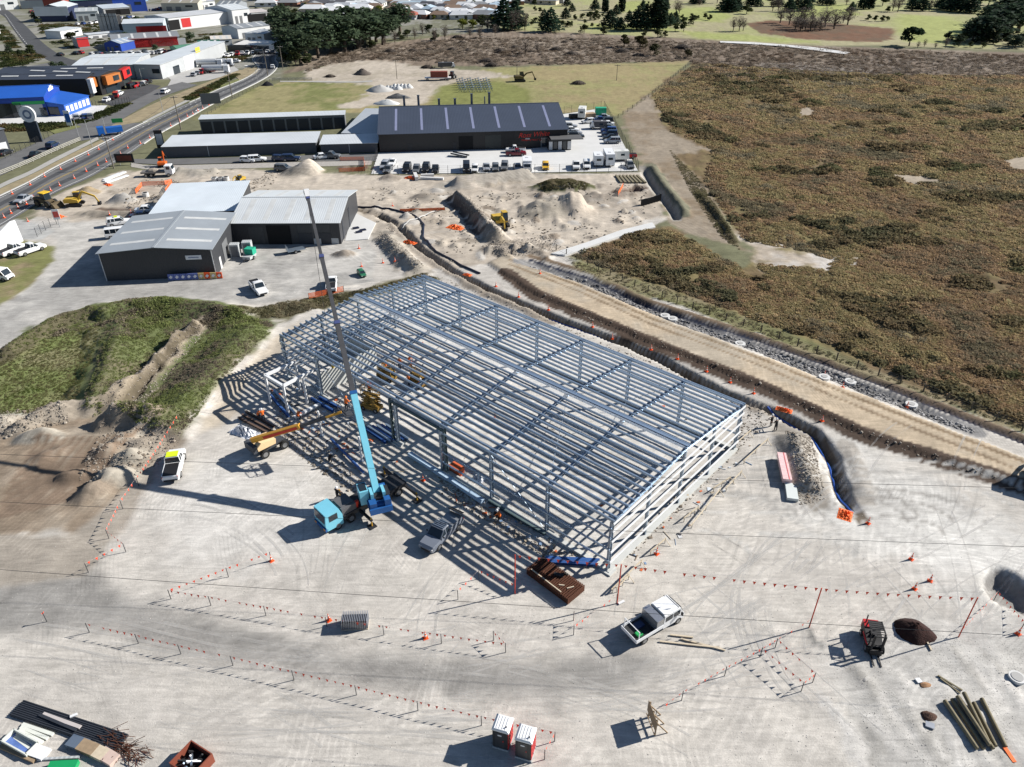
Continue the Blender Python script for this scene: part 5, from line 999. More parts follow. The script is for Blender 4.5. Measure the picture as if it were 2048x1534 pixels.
# --- mobile crane
CB = mat('crane_blue', (.19, .54, .68), rough=.4, var=.07, scale=1); CBD = mat('crane_deep_blue', (.02, .10, .30), rough=.4, var=.1); CBK = mat('crane_black', (.025, .026, .03), rough=.55, var=.25, scale=2); BOOMG = mat('boom_grey', (.10, .10, .105), rough=.45, metal=.4, var=.2, scale=1.5)
crane = thing('mobile_crane', 'light blue truck mounted crane with long telescopic boom', 'crane', GG(722, 1018))
CO = crane.location; ch = math.radians(head((752, 990), (648, 1046))); Xc = Matrix.Rotation(ch, 4, 'Z') @ Matrix.Translation((-.75, 0, 0)) @ Matrix.Diagonal((.86, .88, .9, 1))
def cb(fn, name, m, par=crane, sm=None):
    mb = MB(); mb.X = Xc; fn(mb); return mb.build(name, m, par, sm)
cb(lambda b: (b.box((-.6, 0, 1.15), (9.2, 2.3, .5)), b.box((-.6, 0, 1.45), (9.0, 2.5, .12))), 'chassis', CBK)
cabm = cb(lambda b: b.side([(4.0, .55), (6.15, .55), (6.3, 1.4), (6.15, 2.75), (4.35, 2.85), (4.0, 1.9)], -1.25, 1.25), 'cab', CB)
cb(lambda b: b.box((6.27, 0, 2.1), (.06, 2.1, .95), ry=-.11), 'windscreen', mat('grey_screen', (.10, .10, .11), rough=.2), cabm)
cb(lambda b: [b.box((5.2, s * 1.26, 2.1), (1.1, .04, .8)) for s in (-1, 1)], 'side_windows', GLASS, cabm)
cb(lambda b: b.box((6.2, 0, .75), (.35, 2.5, .4)), 'bumper', CBD, cabm); cb(lambda b: [b.box((6.38, s * .95, .78), (.05, .4, .2)) for s in (-1, 1)], 'headlights', mat('amber', (.8, .35, .03)), cabm)
cb(lambda b: (b.box((3.0, 0, 1.95), (1.9, 2.3, .9)), b.box((3.0, 0, 2.45), (1.7, 1.6, .12))), 'engine_housing', mat('deck_grey', (.11, .11, .115), rough=.6, var=.2, scale=3)); cb(lambda b: (b.box((1.9, .85, 1.9), (.35, .35, .8)), b.box((1.6, .6, 1.8), (.3, .3, .6))), 'red_equipment', mat('cone_red', (.75, .04, .015), rough=.6, var=.05))
for x in (4.7, 2.9, -2.4, -3.9):
    for s in (-1, 1):
        mb = MB(); mb.X = Xc; mb.wheel(x, s * 1.05, .56, .38, 18); mb.build('wheel', [TYRE, RIM], crane)
for x in (1.6, -5.0):
    for s in (-1, 1):
        og = cb(lambda b: b.box((x, s * 2.2, .95), (.28, 2.6, .28)), 'outrigger', CBK); cb(lambda b: b.tube((x, s * 3.4, .1), (x, s * 3.4, 1.3), .09, n=8), 'jack_leg', mat('jack_yellow', (.6, .33, .03)), og); cb(lambda b: b.box((x, s * 3.4, .06), (.9, .9, .08)), 'outrigger_pad', CBK, og)
# boom: in the vertical plane fixed by its own shadow on the pad
SB = G(753, 985, 2.6)
s1, s2 = G(290, 966), G(20, 926); sd = (s2 - s1).normalized(); nrm = sd.cross(SUN_DIR); dv = ray(615, 393); tt = nrm.dot(s1 - Vector((0, 0, CAM_H))) / nrm.dot(dv); TIP = Vector((0, 0, CAM_H)) + dv * tt
BR = Matrix.Identity(4); PIV = SB - CO
bd = (TIP - SB); BL_ = bd.length; bd.normalize(); bang = math.atan2(bd.y, bd.x)
Xs = Matrix.Translation((PIV.x, PIV.y, 0)) @ Matrix.Rotation(bang, 4, 'Z')
def sl(fn, name, m, par=crane):
    mb = MB(); mb.X = Xs; fn(mb); return mb.build(name, m, par)
tbl = sl(lambda b: (b.tube((.6, 0, 1.5), (.6, 0, 1.85), 1.2, n=24), b.box((0, 0, 2.1), (3.2, 2.3, .5))), 'turntable', CBD)
sl(lambda b: (b.side([(-2.1, 1.55), (-1.2, 1.55), (-1.2, 2.15), (-2.0, 2.15)], -1.15, 1.15), b.box((-1.5, -.75, 2.5), (.7, .6, .8)), b.box((-1.3, .7, 2.4), (1.0, .7, .6))), 'counterweight', CBD); sl(lambda b: b.side([(-1.0, 2.3), (1.0, 2.3), (.2, 3.3), (-1.0, 3.3)], -.75, -.45), 'boom_bracket', CB); sl(lambda b: b.side([(-1.0, 2.3), (1.0, 2.3), (.2, 3.3), (-1.0, 3.3)], .45, .75), 'boom_bracket', CB)
oc = sl(lambda b: b.side([(-.6, 1.9), (1.35, 1.9), (1.5, 2.6), (1.2, 3.35), (-.4, 3.4)], .85, 1.75), 'operator_cab', CB); sl(lambda b: b.box((1.42, 1.3, 2.75), (.05, .75, .9), ry=.1), 'cab_window', GLASS, oc); sl(lambda b: b.box((.4, 1.3, 3.40), (1.2, .7, .04)), 'cab_roof_window', GLASS, oc)
sl(lambda b: (b.tube((-.6, -.5, 2.6), (-.6, .5, 2.6), .4, n=12), b.box((-.3, -1.0, 2.5), (1.6, .4, .8))), 'winch_drum', CBK)
secs = ((0.0, .325, .66, .78, CB, 'boom_base_section'), (.32, .56, .50, .60, BOOMG, 'boom_inner_section'), (.555, .79, .40, .50, BOOMG, 'boom_inner_section'), (.785, 1.0, .31, .40, BOOMG, 'boom_inner_section'))
for a, b_, w_, hh, m_, nm in secs:
    mb = MB(); p0, p1 = PIV + bd * BL_ * a, PIV + bd * BL_ * b_; mb.bar(p0, p1, w_, hh); sec = mb.build(nm, m_, crane)
    mb = MB(); mb.bar(p1 - bd * .35, p1, w_ + .10, hh + .10); mb.build('collar', CBD if m_ is CB else mat('collar_blue', (.05, .07, .2)), sec)
if True:
    mb = MB(); q = PIV + bd * BL_; side_ = Vector((-bd.y, bd.x, 0)).normalized()
    mb.bar(q - bd * .1, q + bd * .8, .5, .55); mb.tube(q + bd * .6 - side_ * .3, q + bd * .6 + side_ * .3, .28, n=12); bh = mb.build('boom_head', mat('head_white', (.7, .7, .7)), crane)
    cyl = MB(); cyl.tube(PIV + Vector((bd.x, bd.y, 0)).normalized() * 1.2 + Vector((0, 0, -.5)), PIV + bd * BL_ * .13 - Vector((0, 0, .3)), .17, n=10); cyl.build('lift_cylinder', CBD, crane)
    hk = q + bd * .6; mb = MB(); mb.tube(hk, (hk.x, hk.y, hk.z - 22), .025, n=5); rp = mb.build('hoist_rope', CBK, crane); MB().tube((hk.x, hk.y, hk.z - 22.6), (hk.x, hk.y, hk.z - 22), .16, .2, n=8).build('hook_block', mat('hook_yellow', (.6, .4, .03)), rp)
    mb = MB()
    for k in range(6): s0 = .06 + k * .045; mb.bar(PIV + bd * BL_ * s0 - side_ * .36, PIV + bd * BL_ * s0 + side_ * .36, .05, .84)
    mb.build('boom_straps', CBD, crane)
# --- orange telescopic boom lift
BLO = mat('lift_orange', (.72, .36, .04), rough=.45, var=.06); BLC = mat('lift_cream', (.80, .58, .33), rough=.45, var=.05); LGY = mat('lift_grey', (.06, .065, .075), rough=.6)
lift = thing('boom_lift', 'orange telescopic boom lift with long arm reaching into the frame', 'boom lift', GG(541, 898)); LO = lift.location; lh = math.radians(head((530, 905), (572, 884))); Xl = Matrix.Rotation(lh, 4, 'Z')
def lf(fn, name, m, par=lift):
    mb = MB(); mb.X = Xl; fn(mb); return mb.build(name, m, par)
lf(lambda b: b.box((0, 0, .75), (3.2, 1.3, .4)), 'chassis', LGY)
for x in (-1.25, 1.25):
    for s in (-1, 1): mb = MB(); mb.X = Xl; mb.wheel(x, s * 1.05, .52, .38, 16); mb.build('wheel', [TYRE, RIM], lift)
tur = lf(lambda b: (b.side([(-1.9, 1.2), (.3, 1.2), (.4, 1.8), (-1.5, 2.1), (-2.0, 1.8)], -1.05, -.3),), 'engine_cover', BLC); lf(lambda b: b.side([(-1.9, 1.2), (.3, 1.2), (.4, 1.7), (-1.6, 1.95), (-2.0, 1.7)], .3, 1.05), 'engine_cover', BLC); lf(lambda b: b.box((-2.2, 0, 1.5), (.5, 2.0, .9)), 'counterweight', LGY)
PB = Vector((0, 0, 0)) + (Xl @ Vector((-1.9, 0.0, 2.3))); E1 = G(600, 852, 4.6) - LO; E2 = G(683, 824, 6.0) - LO
d1 = (E1 - PB).normalized(); mb = MB(); mb.bar(PB, E1, .48, .55); bs = mb.build('boom_base_section', BLO, lift); sidev = Vector((d1.y, -d1.x, 0)).normalized()
mb = MB(); L1 = (E1 - PB).length; mb.bar(PB + d1 * L1 * .25 + sidev * .255, PB + d1 * L1 * .95 + sidev * .255, .02, .34); mb.build('red_decal', mat('decal_red', (.55, .05, .03)), bs)
Em = E1.lerp(E2, .62); MB().bar(E1 - d1 * .4, Em, .32, .38).build('boom_inner_section', LGY, lift); MB().bar(Em, E2, .2, .24).build('jib', BLO, lift)
def basket(parent, B, rz, col):
    mb = MB(); mb.X = Matrix.Translation(B) @ Matrix.Rotation(rz, 4, 'Z'); mb.box((0, 0, .03), (2.2, .9, .06))
    for z in (.55, 1.1):
        for a, b in (((-1.1, -.45), (1.1, -.45)), ((1.1, -.45), (1.1, .45)), ((1.1, .45), (-1.1, .45)), ((-1.1, .45), (-1.1, -.45))): mb.bar((*a, z), (*b, z), .05, .05)
    for x, y in ((-1.1, -.45), (1.1, -.45), (1.1, .45), (-1.1, .45), (0, -.45), (0, .45)): mb.bar((x, y, 0), (x, y, 1.1), .05, .05)
    return mb.build('basket', col, parent)
basket(lift, E2 + Vector((.4, .3, -.2)), lh + 1.4, LGY)
# --- scissor lifts inside the frame
SCY = mat('scissor_yellow', (.30, .18, .04), rough=.5, var=.1)
def scissor(label, p, rz, H):
    t = thing('scissor_lift', label, 'scissor lift', p, rz, 'access platforms in the frame'); MB().box((0, 0, .55), (2.6, 1.2, .5)).build('base', SCY, t); mb = MB(); n = 4; zs = [.8 + (H - .9) * k / n for k in range(n + 1)]
    for k in range(n):
        for y in (-.45, .45): mb.bar((-1.1, y, zs[k]), (1.1, y, zs[k + 1]), .10, .12); mb.bar((1.1, y, zs[k]), (-1.1, y, zs[k + 1]), .10, .12)
    mb.build('scissor_arms', SCY, t); basket(t, Vector((0, 0, H)), 0, SCY)
    for x in (-.9, .9):
        for s in (-1, 1): mb = MB(); mb.wheel(x, s * .55, .32, .22); mb.build('wheel', [TYRE, RIM], t)
    return t
scissor('yellow scissor lift with orange workers just inside the frame front', fx(BAY * 5.05, 2.4, .05), FRZ + .3, 2.2); scissor('yellow scissor lift deeper in the frame under the crane boom', fx(BAY * 5.6, 8.3, .05), FRZ + .2, 1.6)
scissor('scissor lift at the back left of the frame near orange workers', fx(BAY * 5.05, 10.2, .05), FRZ - .1, 1.5)
# --- forklift
h = head((1738, 1262), (1752, 1310)); fk = thing('forklift', 'red and black forklift on rutted ground beside the brown heap', 'forklift', GG(1742, 1290), math.radians(h)); fk.scale = (.9,) * 3; FR = mat('forklift_red', (.48, .02, .025), rough=.35, var=.06)
mb = MB(); mb.side([(-1.5, .45), (.9, .45), (.9, .9), (.2, 1.0), (-.2, 1.25), (-1.45, 1.35), (-1.65, .9)], -.7, .7); mb.build('body', BLK, fk, 30); MB().box((-1.35, 0, .98), (.9, 1.36, .95)).build('counterweight', FR, fk); MB().box((0, -.71, .8), (1.6, .04, .25)).build('side_stripe', FR, fk)
mb = MB()
for x, y in ((-1.0, -.6), (-1.0, .6), (.75, -.6), (.75, .6)): mb.bar((x, y, .9), (x * .8, y * .95, 2.3), .09, .09)
for k in range(7): mb.bar((-.85 + k * .25, -.6, 2.32), (-.85 + k * .25, .6, 2.32), .06, .06)
mb.box((-.35, 0, 2.30), (.9, 1.1, .04)); mb.bar((-.9, -.6, 2.3), (.7, -.6, 2.3), .1, .1); mb.bar((-.9, .6, 2.3), (.7, .6, 2.3), .1, .1); mb.build('roof_guard', BLK, fk)
MB().box((-.35, 0, 1.25), (.5, .55, .2)).build('seat', BLK, fk); MB().tube((.3, 0, 1.0), (.15, 0, 1.5), .03).build('steering_column', BLK, fk); MB().tube((-1.4, -.5, 1.3), (-1.45, -.5, 2.4), .06).build('exhaust', BLK, fk)
ms = MB()
for s in (-1, 1): ms.bar((1.15, s * .45, .1), (1.1, s * .45, 2.6), .14, .18)
for z in (.6, 1.4, 2.5): ms.bar((1.13, -.45, z), (1.13, .45, z), .1, .1)
mst = ms.build('mast', BLK, fk); 
for s in (-1, 1): MB().box((1.85, s * .32, .08), (1.25, .12, .06)).build('fork', BLK, mst)
MB().box((1.28, 0, .5), (.1, 1.1, .6)).build('fork_carriage', BLK, mst)
for x, r in ((.75, .42), (-1.05, .33)):
    for s in (-1, 1): mb = MB(); mb.wheel(x, s * .65, r, .3); mb.build('wheel', [TYRE, RIM], fk)
# --- diggers
DY = mat('digger_yellow', (.55, .36, .05), rough=.5, var=.15, scale=2); DO = mat('digger_orange', (.68, .13, .02), rough=.45, var=.08)
def digger(label, px, py, hd, col, sc=1.0, reach=(2.2, 3.2, 4.6, 2.0, 5.2, .5), group='earthmoving machines'):
    t = thing('excavator', label, 'excavator', GG(px, py), math.radians(hd), group); t.scale = (sc,) * 3
    for s in (-1, 1):
        mb = MB(); mb.side([(-1.7, .25), (-1.4, 0), (1.4, 0), (1.7, .25), (1.7, .5), (1.4, .75), (-1.4, .75), (-1.7, .5)], s * 1.15 - .28, s * 1.15 + .28); mb.build('track', BLK, t)
    MB().box((0, 0, .7), (1.6, 1.8, .4)).build('undercarriage', BLK, t); mb = MB(); mb.side([(-1.9, .95), (1.1, .95), (1.1, 1.5), (-.2, 1.9), (-1.7, 1.9), (-2.0, 1.6)], -1.2, 1.2); mb.build('house', col, t)
    mb = MB(); mb.side([(-.1, 1.3), (1.35, 1.3), (1.4, 2.0), (1.15, 2.85), (-.05, 2.9)], .2, 1.15); c = mb.build('cab', GLASS, t); MB().box((.55, .68, 2.93), (1.35, 1.0, .07)).build('cab_roof', col, c)
    x1, z1, x2, z2, x3, z3 = reach
    MB().bar((.9, -.3, 1.4), (x1, -.3, z1), .3, .42).build('boom', col, t); mb = MB(); mb.bar((x1, -.3, z1), (x2, -.3, z2), .26, .36); mb.build('boom', col, t); MB().bar((x2 - .1, -.3, z2 + .2), (x3, -.3, z3), .2, .26).build('dipper_arm', col, t)
    mb = MB(); mb.side([(x3 - .3, z3 + .3), (x3 + .35, z3 + .2), (x3 + .3, z3 - .45), (x3 - .35, z3 - .35)], -.75, .15); mb.build('bucket', BLK, t); return t
digger('yellow digger with raised arm working beside the front trench', 152, 411, head((152, 411), (190, 409)), DY, .95); digger('small yellow digger near the concrete rings', 481, 364, head((481, 362), (470, 366)), DY, .62, (1.6, 2.6, 3.0, 2.0, 3.4, .4))
digger('orange digger behind the flat white truck', 327, 333, 100, DO, .75, (1.3, 3.6, 1.6, 4.4, 3.0, 2.6)); digger('yellow digger parked by the windrow of spoil', 1000, 452, -70, DY, 1.05, (2.0, 2.4, 3.4, 2.0, 3.6, .5)); digger('large yellow digger with timber grab in the field behind workshop', 1040, 163, 8, mat('digger_drab', (.14, .105, .04), rough=.7, var=.3), 1.15, (2.2, 2.6, 4.0, 2.9, 5.0, .8))
digger('yellow digger cut off by the right edge on the haul road', 2082, 962, 60, DY, .9)
# wheel loader / backhoe at the road
bh_ = thing('wheel_loader', 'mud stained wheel loader with yellow roof at the road edge', 'loader', GG(97, 412), math.radians(head((80, 410), (118, 416))), 'earthmoving machines'); MUD = mat('muddy_brown', (.10, .075, .04), rough=.8, var=.3, scale=2)
mb = MB(); mb.side([(-2.8, .8), (1.2, .8), (1.6, 1.2), (.3, 1.6), (-.9, 1.8), (-2.7, 1.9)], -.9, .9); mb.build('body', MUD, bh_); mb = MB(); mb.side([(-.7, 1.6), (.7, 1.5), (.5, 2.9), (-.7, 2.9)], -.75, .75); c = mb.build('cab', GLASS, bh_); MB().box((-.1, 0, 2.97), (1.7, 1.8, .14)).build('cab_roof', mat('roof_yellow', (.7, .45, .03)), c)
for s in (-1, 1): MB().bar((.6, s * .5, 1.3), (2.6, s * .5, .6), .2, .3).build('lift_arm', MUD, bh_)
mb = MB(); mb.side([(2.4, .1), (3.5, .1), (3.0, .9), (2.5, 1.2)], -1.2, 1.2); mb.build('bucket', MUD, bh_)
for x in (-1.8, 1.1):
    for s in (-1, 1): mb = MB(); mb.wheel(x, s * .95, .72, .48, 16); mb.build('wheel', [TYRE, MUD], bh_)
# white tipper by the orange digger
tp = thing('tipper_truck', 'white truck with soil load parked at the earthworks', 'truck', GG(318, 352), math.radians(head((290, 352), (345, 350)))); MB().box((-1.0, 0, 1.1), (5.4, 2.2, .35)).build('deck', mat('dirty_deck', (.17, .16, .15), var=.2), tp)
mb = MB(); mb.side([(1.9, .6), (3.6, .6), (3.65, 1.5), (3.3, 2.6), (1.9, 2.6)], -1.1, 1.1); c = mb.build('cab', VW, tp); MB().box((3.52, 0, 2.05), (.05, 1.9, .8), ry=-.3).build('windscreen', GLASS, c)
for s in (-1, 1): MB().box((2.7, s * 1.11, 2.05), (.8, .03, .65)).build('side_window', GLASS, c)
lo = MB(); n = 14
lo.loft([[(-2.6 + 3.2 * u, 1.0 * math.cos(a) * w, 1.28 + max(0, .7 * math.sin(a) * w)) for a in np.linspace(0, math.pi, 8)] for u, w in ((0, .3), (.25, .85), (.6, .95), (.85, .7), (1, .25))]); lo.build('soil_load', mat('load_soil', (.33, .29, .24), rough=.95, var=.25, scale=2, bump=.6, bscale=4), tp)
for x in (-2.6, -1.4, 2.6):
    for s in (-1, 1): mb = MB(); mb.wheel(x, s * .95, .46, .3); mb.build('wheel', [TYRE, RIM], tp)
# trailers by the sheds
tr = thing('tip_trailer', 'small trailer with green cage beside the gabled shed', 'trailer', GG(500, 518), math.radians(80)); MB().box((0, 0, .6), (2.4, 1.5, .5)).build('tray', LGREYW, tr); MB().box((.6, 0, 1.35), (1.4, 1.6, 1.1)).build('cage', mat('cage_green', (.02, .35, .22)), tr); MB().bar((-1.2, 0, .5), (-2.4, 0, .45), .1, .1).build('drawbar', BLK, tr)
for s in (-1, 1): mb = MB(); mb.wheel(0, s * .8, .32, .2); mb.build('wheel', [TYRE, RIM], tr)
tr = thing('plant_trailer', 'low plant trailer standing in front of the open shed bay', 'trailer', GG(592, 504), math.radians(30)); MB().box((0, 0, .55), (3.2, 1.6, .12)).build('deck', STEEL, tr); MB().box((-1.6, 0, 1.0), (.08, 1.5, .9)).build('ramp', STEEL, tr); MB().bar((1.6, 0, .5), (2.8, 0, .45), .1, .1).build('drawbar', BLK, tr)
for s in (-1, 1): mb = MB(); mb.wheel(-.2, s * .85, .32, .2); mb.build('wheel', [TYRE, RIM], tr)
# ------------------------------------------------------------------ plants
LEAF = mat('leaf', (1, 1, 1), rough=0.9, var=0.0, objcol=True, spec=0.15)
def translucent(m, fac=0.45):
    """leaves let part of the sunlight through"""
    nt = m.node_tree; b = nt.nodes['Principled BSDF']; src = b.inputs['Base Color'].links[0].from_socket; tr = nt.nodes.new('ShaderNodeBsdfTranslucent'); mxs = nt.nodes.new('ShaderNodeMixShader'); mxs.inputs[0].default_value = fac
    nt.links.new(src, tr.inputs['Color']); nt.links.new(b.outputs[0], mxs.inputs[1]); nt.links.new(tr.outputs[0], mxs.inputs[2]); nt.links.new(mxs.outputs[0], nt.nodes['Material Output'].inputs['Surface'])
def leafify(name, base, vary=0.35, wind=None):
    m = mat(name, base, rough=0.9, var=vary, scale=1.1, spec=0.12, wind=wind, detail=2); b = m.node_tree.nodes['Principled BSDF']
    translucent(m)
    return m
def leafquads(mb, pts, size, rg, mi=0, flat=0.0):
    for p in pts:
        n = Vector((rg.gauss(0, 1), rg.gauss(0, 1), rg.gauss(0, 1) + flat)).normalized(); u = n.orthogonal().normalized(); v = n.cross(u); a = rg.random() * 6.28
        u, v = u * math.cos(a) + v * math.sin(a), v * math.cos(a) - u * math.sin(a); s = size * rg.uniform(.6, 1.4); P_ = Vector(p)
        mb.add([P_ - u * s, P_ - v * s * .7, P_ + u * s, P_ + v * s * .7], [(0, 1, 2, 3)], mi)
def dome_pts(n, rg, rx=1, rz=1, shell=.75):
    out = []
    while len(out) < n:
        a = rg.random() * 6.283; c = rg.random(); r = shell + (1 - shell) * rg.random(); s = math.sqrt(1 - c * c)
        out.append((rx * r * s * math.cos(a), rx * r * s * math.sin(a), rz * r * c))
    return out
def bush_mesh(name, m, seed, n=46, rz=.75, size=.3):
    rg = random.Random(seed); mb = MB(); leafquads(mb, dome_pts(n, rg, 1, rz), size, rg, flat=1.6); return mb.mesh(name, m)
def twig_mesh(name, m, seed, n=26, up=.5, L=1.0, w=.05):
    rg = random.Random(seed); mb = MB()
    for k in range(n):
        a = rg.random() * 6.28; e = rg.uniform(-.1, up); r0 = Vector((rg.uniform(-.4, .4), rg.uniform(-.4, .4), rg.uniform(0, .25))); d = Vector((math.cos(a) * math.cos(e), math.sin(a) * math.cos(e), math.sin(e))) * L * rg.uniform(.4, 1)
        s = d.cross(Vector((0, 0, 1))).normalized() * w; mb.add([r0 - s, r0 + s, r0 + d + s * .4, r0 + d - s * .4], [(0, 1, 2, 3)])
    return mb.mesh(name, m)
def scatter(name, pts, scl, tint, protos, label):
    """uncountable ground cover: instances of small plants on a cloud of points"""
    n = len(pts); me = bpy.data.meshes.new(name); me.vertices.add(n); me.vertices.foreach_set('co', np.asarray(pts, np.float32).ravel())
    for nm, ty, arr in (('scl', 'FLOAT', scl), ('rot', 'FLOAT', RNG.random(n) * 6.283)): a = me.attributes.new(nm, ty, 'POINT'); a.data.foreach_set('value', np.asarray(arr, np.float32))
    a = me.attributes.new('tint', 'FLOAT_COLOR', 'POINT'); a.data.foreach_set('color', np.concatenate([tint, np.ones((n, 1))], 1).astype(np.float32).ravel())
    a = me.attributes.new('pick', 'INT', 'POINT'); a.data.foreach_set('value', RNG.integers(0, len(protos), n).astype(np.int32))
    o = link(name, me); tag(o, label, None, None, 'stuff')
    ng = bpy.data.node_groups.new(name, 'GeometryNodeTree'); ng.interface.new_socket('Geometry', in_out='INPUT', socket_type='NodeSocketGeometry'); ng.interface.new_socket('Geometry', in_out='OUTPUT', socket_type='NodeSocketGeometry')
    Nn, Ll = ng.nodes, ng.links; gi, go = Nn.new('NodeGroupInput'), Nn.new('NodeGroupOutput'); ip = Nn.new('GeometryNodeInstanceOnPoints'); jn = Nn.new('GeometryNodeGeometryToInstance')
    for pm in reversed(protos):
        po = bpy.data.objects.new(name + '_plant', pm); oi = Nn.new('GeometryNodeObjectInfo'); oi.inputs['Object'].default_value = po; Ll.new(oi.outputs['Geometry'], jn.inputs[0])
    def na(nm, ty): q = Nn.new('GeometryNodeInputNamedAttribute'); q.data_type = ty; q.inputs[0].default_value = nm; return [s for s in q.outputs if s.enabled][0]
    Ll.new(gi.outputs[0], ip.inputs['Points']); Ll.new(jn.outputs[0], ip.inputs['Instance']); ip.inputs['Pick Instance'].default_value = True
    Ll.new(na('pick', 'INT'), ip.inputs['Instance Index']); Ll.new(na('scl', 'FLOAT'), ip.inputs['Scale'])
    cx_ = Nn.new('ShaderNodeCombineXYZ'); Ll.new(na('rot', 'FLOAT'), cx_.inputs[2]); er = Nn.new('FunctionNodeEulerToRotation'); Ll.new(cx_.outputs[0], er.inputs[0]); Ll.new(er.outputs[0], ip.inputs['Rotation'])
    Ll.new(ip.outputs[0], go.inputs[0]); md = o.modifiers.new('plants', 'NODES'); md.node_group = ng
    return o
def inpoly(P, x, y):
    ins = np.zeros(x.size, bool)
    for k in range(len(P)):
        a, b = P[k], P[(k + 1) % len(P)]
        if a[1] == b[1]: continue
        ins ^= ((a[1] > y) != (b[1] > y)) & (x < (b[0] - a[0]) * (y - a[1]) / (b[1] - a[1]) + a[0])
    return ins
def pts_in(polys, n, holes=(), ymax=420, power=1.6):
    """random ground points inside pixel polygons, denser where the camera is nearer"""
    out = []
    for pl in polys:
        P_ = W(pl); lo, hi = P_.min(0), P_.max(0); hi[1] = min(hi[1], ymax); m = n * 6; y = lo[1] * ((hi[1] / lo[1]) ** (RNG.random(m))); x = lo[0] + (hi[0] - lo[0]) * RNG.random(m)
        keep = RNG.random(m) < (lo[1] / y) ** (power - 1); x, y = x[keep], y[keep]; k = inpoly(P_, x, y)
        k &= np.abs(x) < y * .78 + 12
        for h_ in holes: k &= ~inpoly(W(h_), x, y)
        out.append(np.stack([x[k], y[k]], 1)[:n])
    return np.concatenate(out)
def hz_many(p): 
    return np.array([HZ(a, b) for a, b in p])
TINTED = leafify('scrub_leaf', (1, 1, 1), .15, wind='tint')
BUSH = [bush_mesh('bush', TINTED, s, 64, .36, .19) for s in range(5)]
TALLB = [bush_mesh('tall_bush', TINTED, 60 + s, 80, .55, .18) for s in range(4)]
TUFT = [bush_mesh('tuft', TINTED, 20 + s, 34, .55, .2) for s in range(3)]
TWIG = [twig_mesh('dead_twigs', TINTED, 30 + s) for s in range(4)]
def tints(p, pal, sc=14, jit=.13):
    t = fbm(p[:, 0] / sc, p[:, 1] / sc, 77, 4) * 1.1 + .5 + RNG.normal(0, .10, len(p)); t = np.clip(t, 0, .999) * (len(pal) - 1); i = t.astype(int); f = (t - i)[:, None]; P_ = np.array(pal)
    return (P_[i] * (1 - f) + P_[np.minimum(i + 1, len(pal) - 1)] * f) * (1 + RNG.normal(0, jit, (len(p), 1))).clip(.4, 1.8)
HEATH_PAL = [(.22, .19, .12), (.32, .235, .15), (.38, .26, .155), (.38, .30, .16), (.33, .285, .15), (.40, .29, .165), (.25, .22, .145)]
HOLES = [[(1480, 478), (1600, 500), (1670, 520), (1650, 540), (1490, 526)], [(1765, 347), (1850, 352), (1890, 364), (1810, 366)], [(2005, 320), (2090, 302), (2100, 343), (2020, 338)], [(1592, 217), (1630, 214), (1630, 230), (1600, 234)]]
HEATHP = [(1390, 130), (1760, 150), (2200, 155), (2700, 500), (2400, 960), (2048, 846), (1900, 790), (1738, 722), (1640, 676), (1519, 640), (1300, 560), (1200, 532), (1150, 512), (1290, 460), (1345, 462), (1500, 545), (1500, 490), (1452, 430), (1410, 360), (1430, 300), (1345, 262), (1322, 215), (1310, 192)]
p = pts_in([HEATHP], 42000, HOLES); keep = fbm(p[:, 0] / 6, p[:, 1] / 9, 41, 4) > -.47; p = p[keep]; sz = RNG.uniform(.4, 1.0, len(p)) * (1 + np.clip((p[:, 1] - 110) / 160, 0, 1.6)) * (1 + .5 * np.clip(fbm(p[:, 0] / 9, p[:, 1] / 9, 5, 2), -.5, .7))
scatter('heath_scrub', np.column_stack([p, hz_many(p) - .12 * sz]), sz, tints(p, HEATH_PAL), BUSH, 'brown and olive heath scrub covering the flat right of the haul road')
DARKS = [[(1860, 388), (1960, 384), (2048, 392), (2048, 404), (1900, 402)], [(1740, 290), (1850, 294), (1860, 304), (1750, 302)], [(1930, 250), (2040, 244), (2040, 262), (1930, 262)], [(1740, 345), (1770, 335), (1790, 372), (1745, 368)], [(1640, 580), (1800, 610), (1900, 680), (1800, 660), (1680, 610)], [(1160, 500), (1300, 520), (1480, 590), (1500, 620), (1300, 560)], [(1330, 240), (1400, 250), (1480, 285), (1400, 280)], [(1560, 150), (1700, 156), (1690, 164), (1560, 160)], [(1400, 160), (1560, 175), (1600, 190), (1450, 185)]]
p = pts_in([HEATHP], 16000, HOLES); nv = fbm(p[:, 0] / 11, p[:, 1] / 6, 63, 4); keep = nv > .33; p = p[keep]; p = np.concatenate([p, pts_in(DARKS, 130, power=1.0)]); sz = RNG.uniform(.6, 1.5, len(p)) * (1 + np.clip((p[:, 1] - 110) / 250, 0, 1.0))
scatter('heath_bushes', np.column_stack([p, hz_many(p) - .1]), sz, tints(p, [(.13, .125, .07), (.17, .145, .08), (.22, .165, .095), (.14, .14, .07)], 10), TALLB, 'darker taller bushes standing in the heath scrub')
p = pts_in([[(1390, 136), (1560, 126), (1740, 138), (1760, 166), (1640, 176), (1500, 172), (1400, 160)], [(1400, 150), (1760, 108), (2048, 112), (2048, 150), (1760, 152)]], 900, power=1.0); sz = RNG.uniform(.5, 1.3, len(p))
scatter('dead_heath', np.column_stack([p, hz_many(p)]), sz, tints(p, [(.34, .30, .26), (.52, .47, .42), (.42, .37, .32)], 10), TWIG, 'pale grey dead scrub patches in the heath')
p = pts_in([[(600, 150), (660, 108), (1000, 66), (1380, 84), (1560, 92), (1760, 100), (2200, 116), (2200, 156), (1400, 148), (1380, 122), (1000, 132), (760, 118), (660, 128)]], 9000, power=1.0); sz = RNG.uniform(.5, 1.7, len(p))
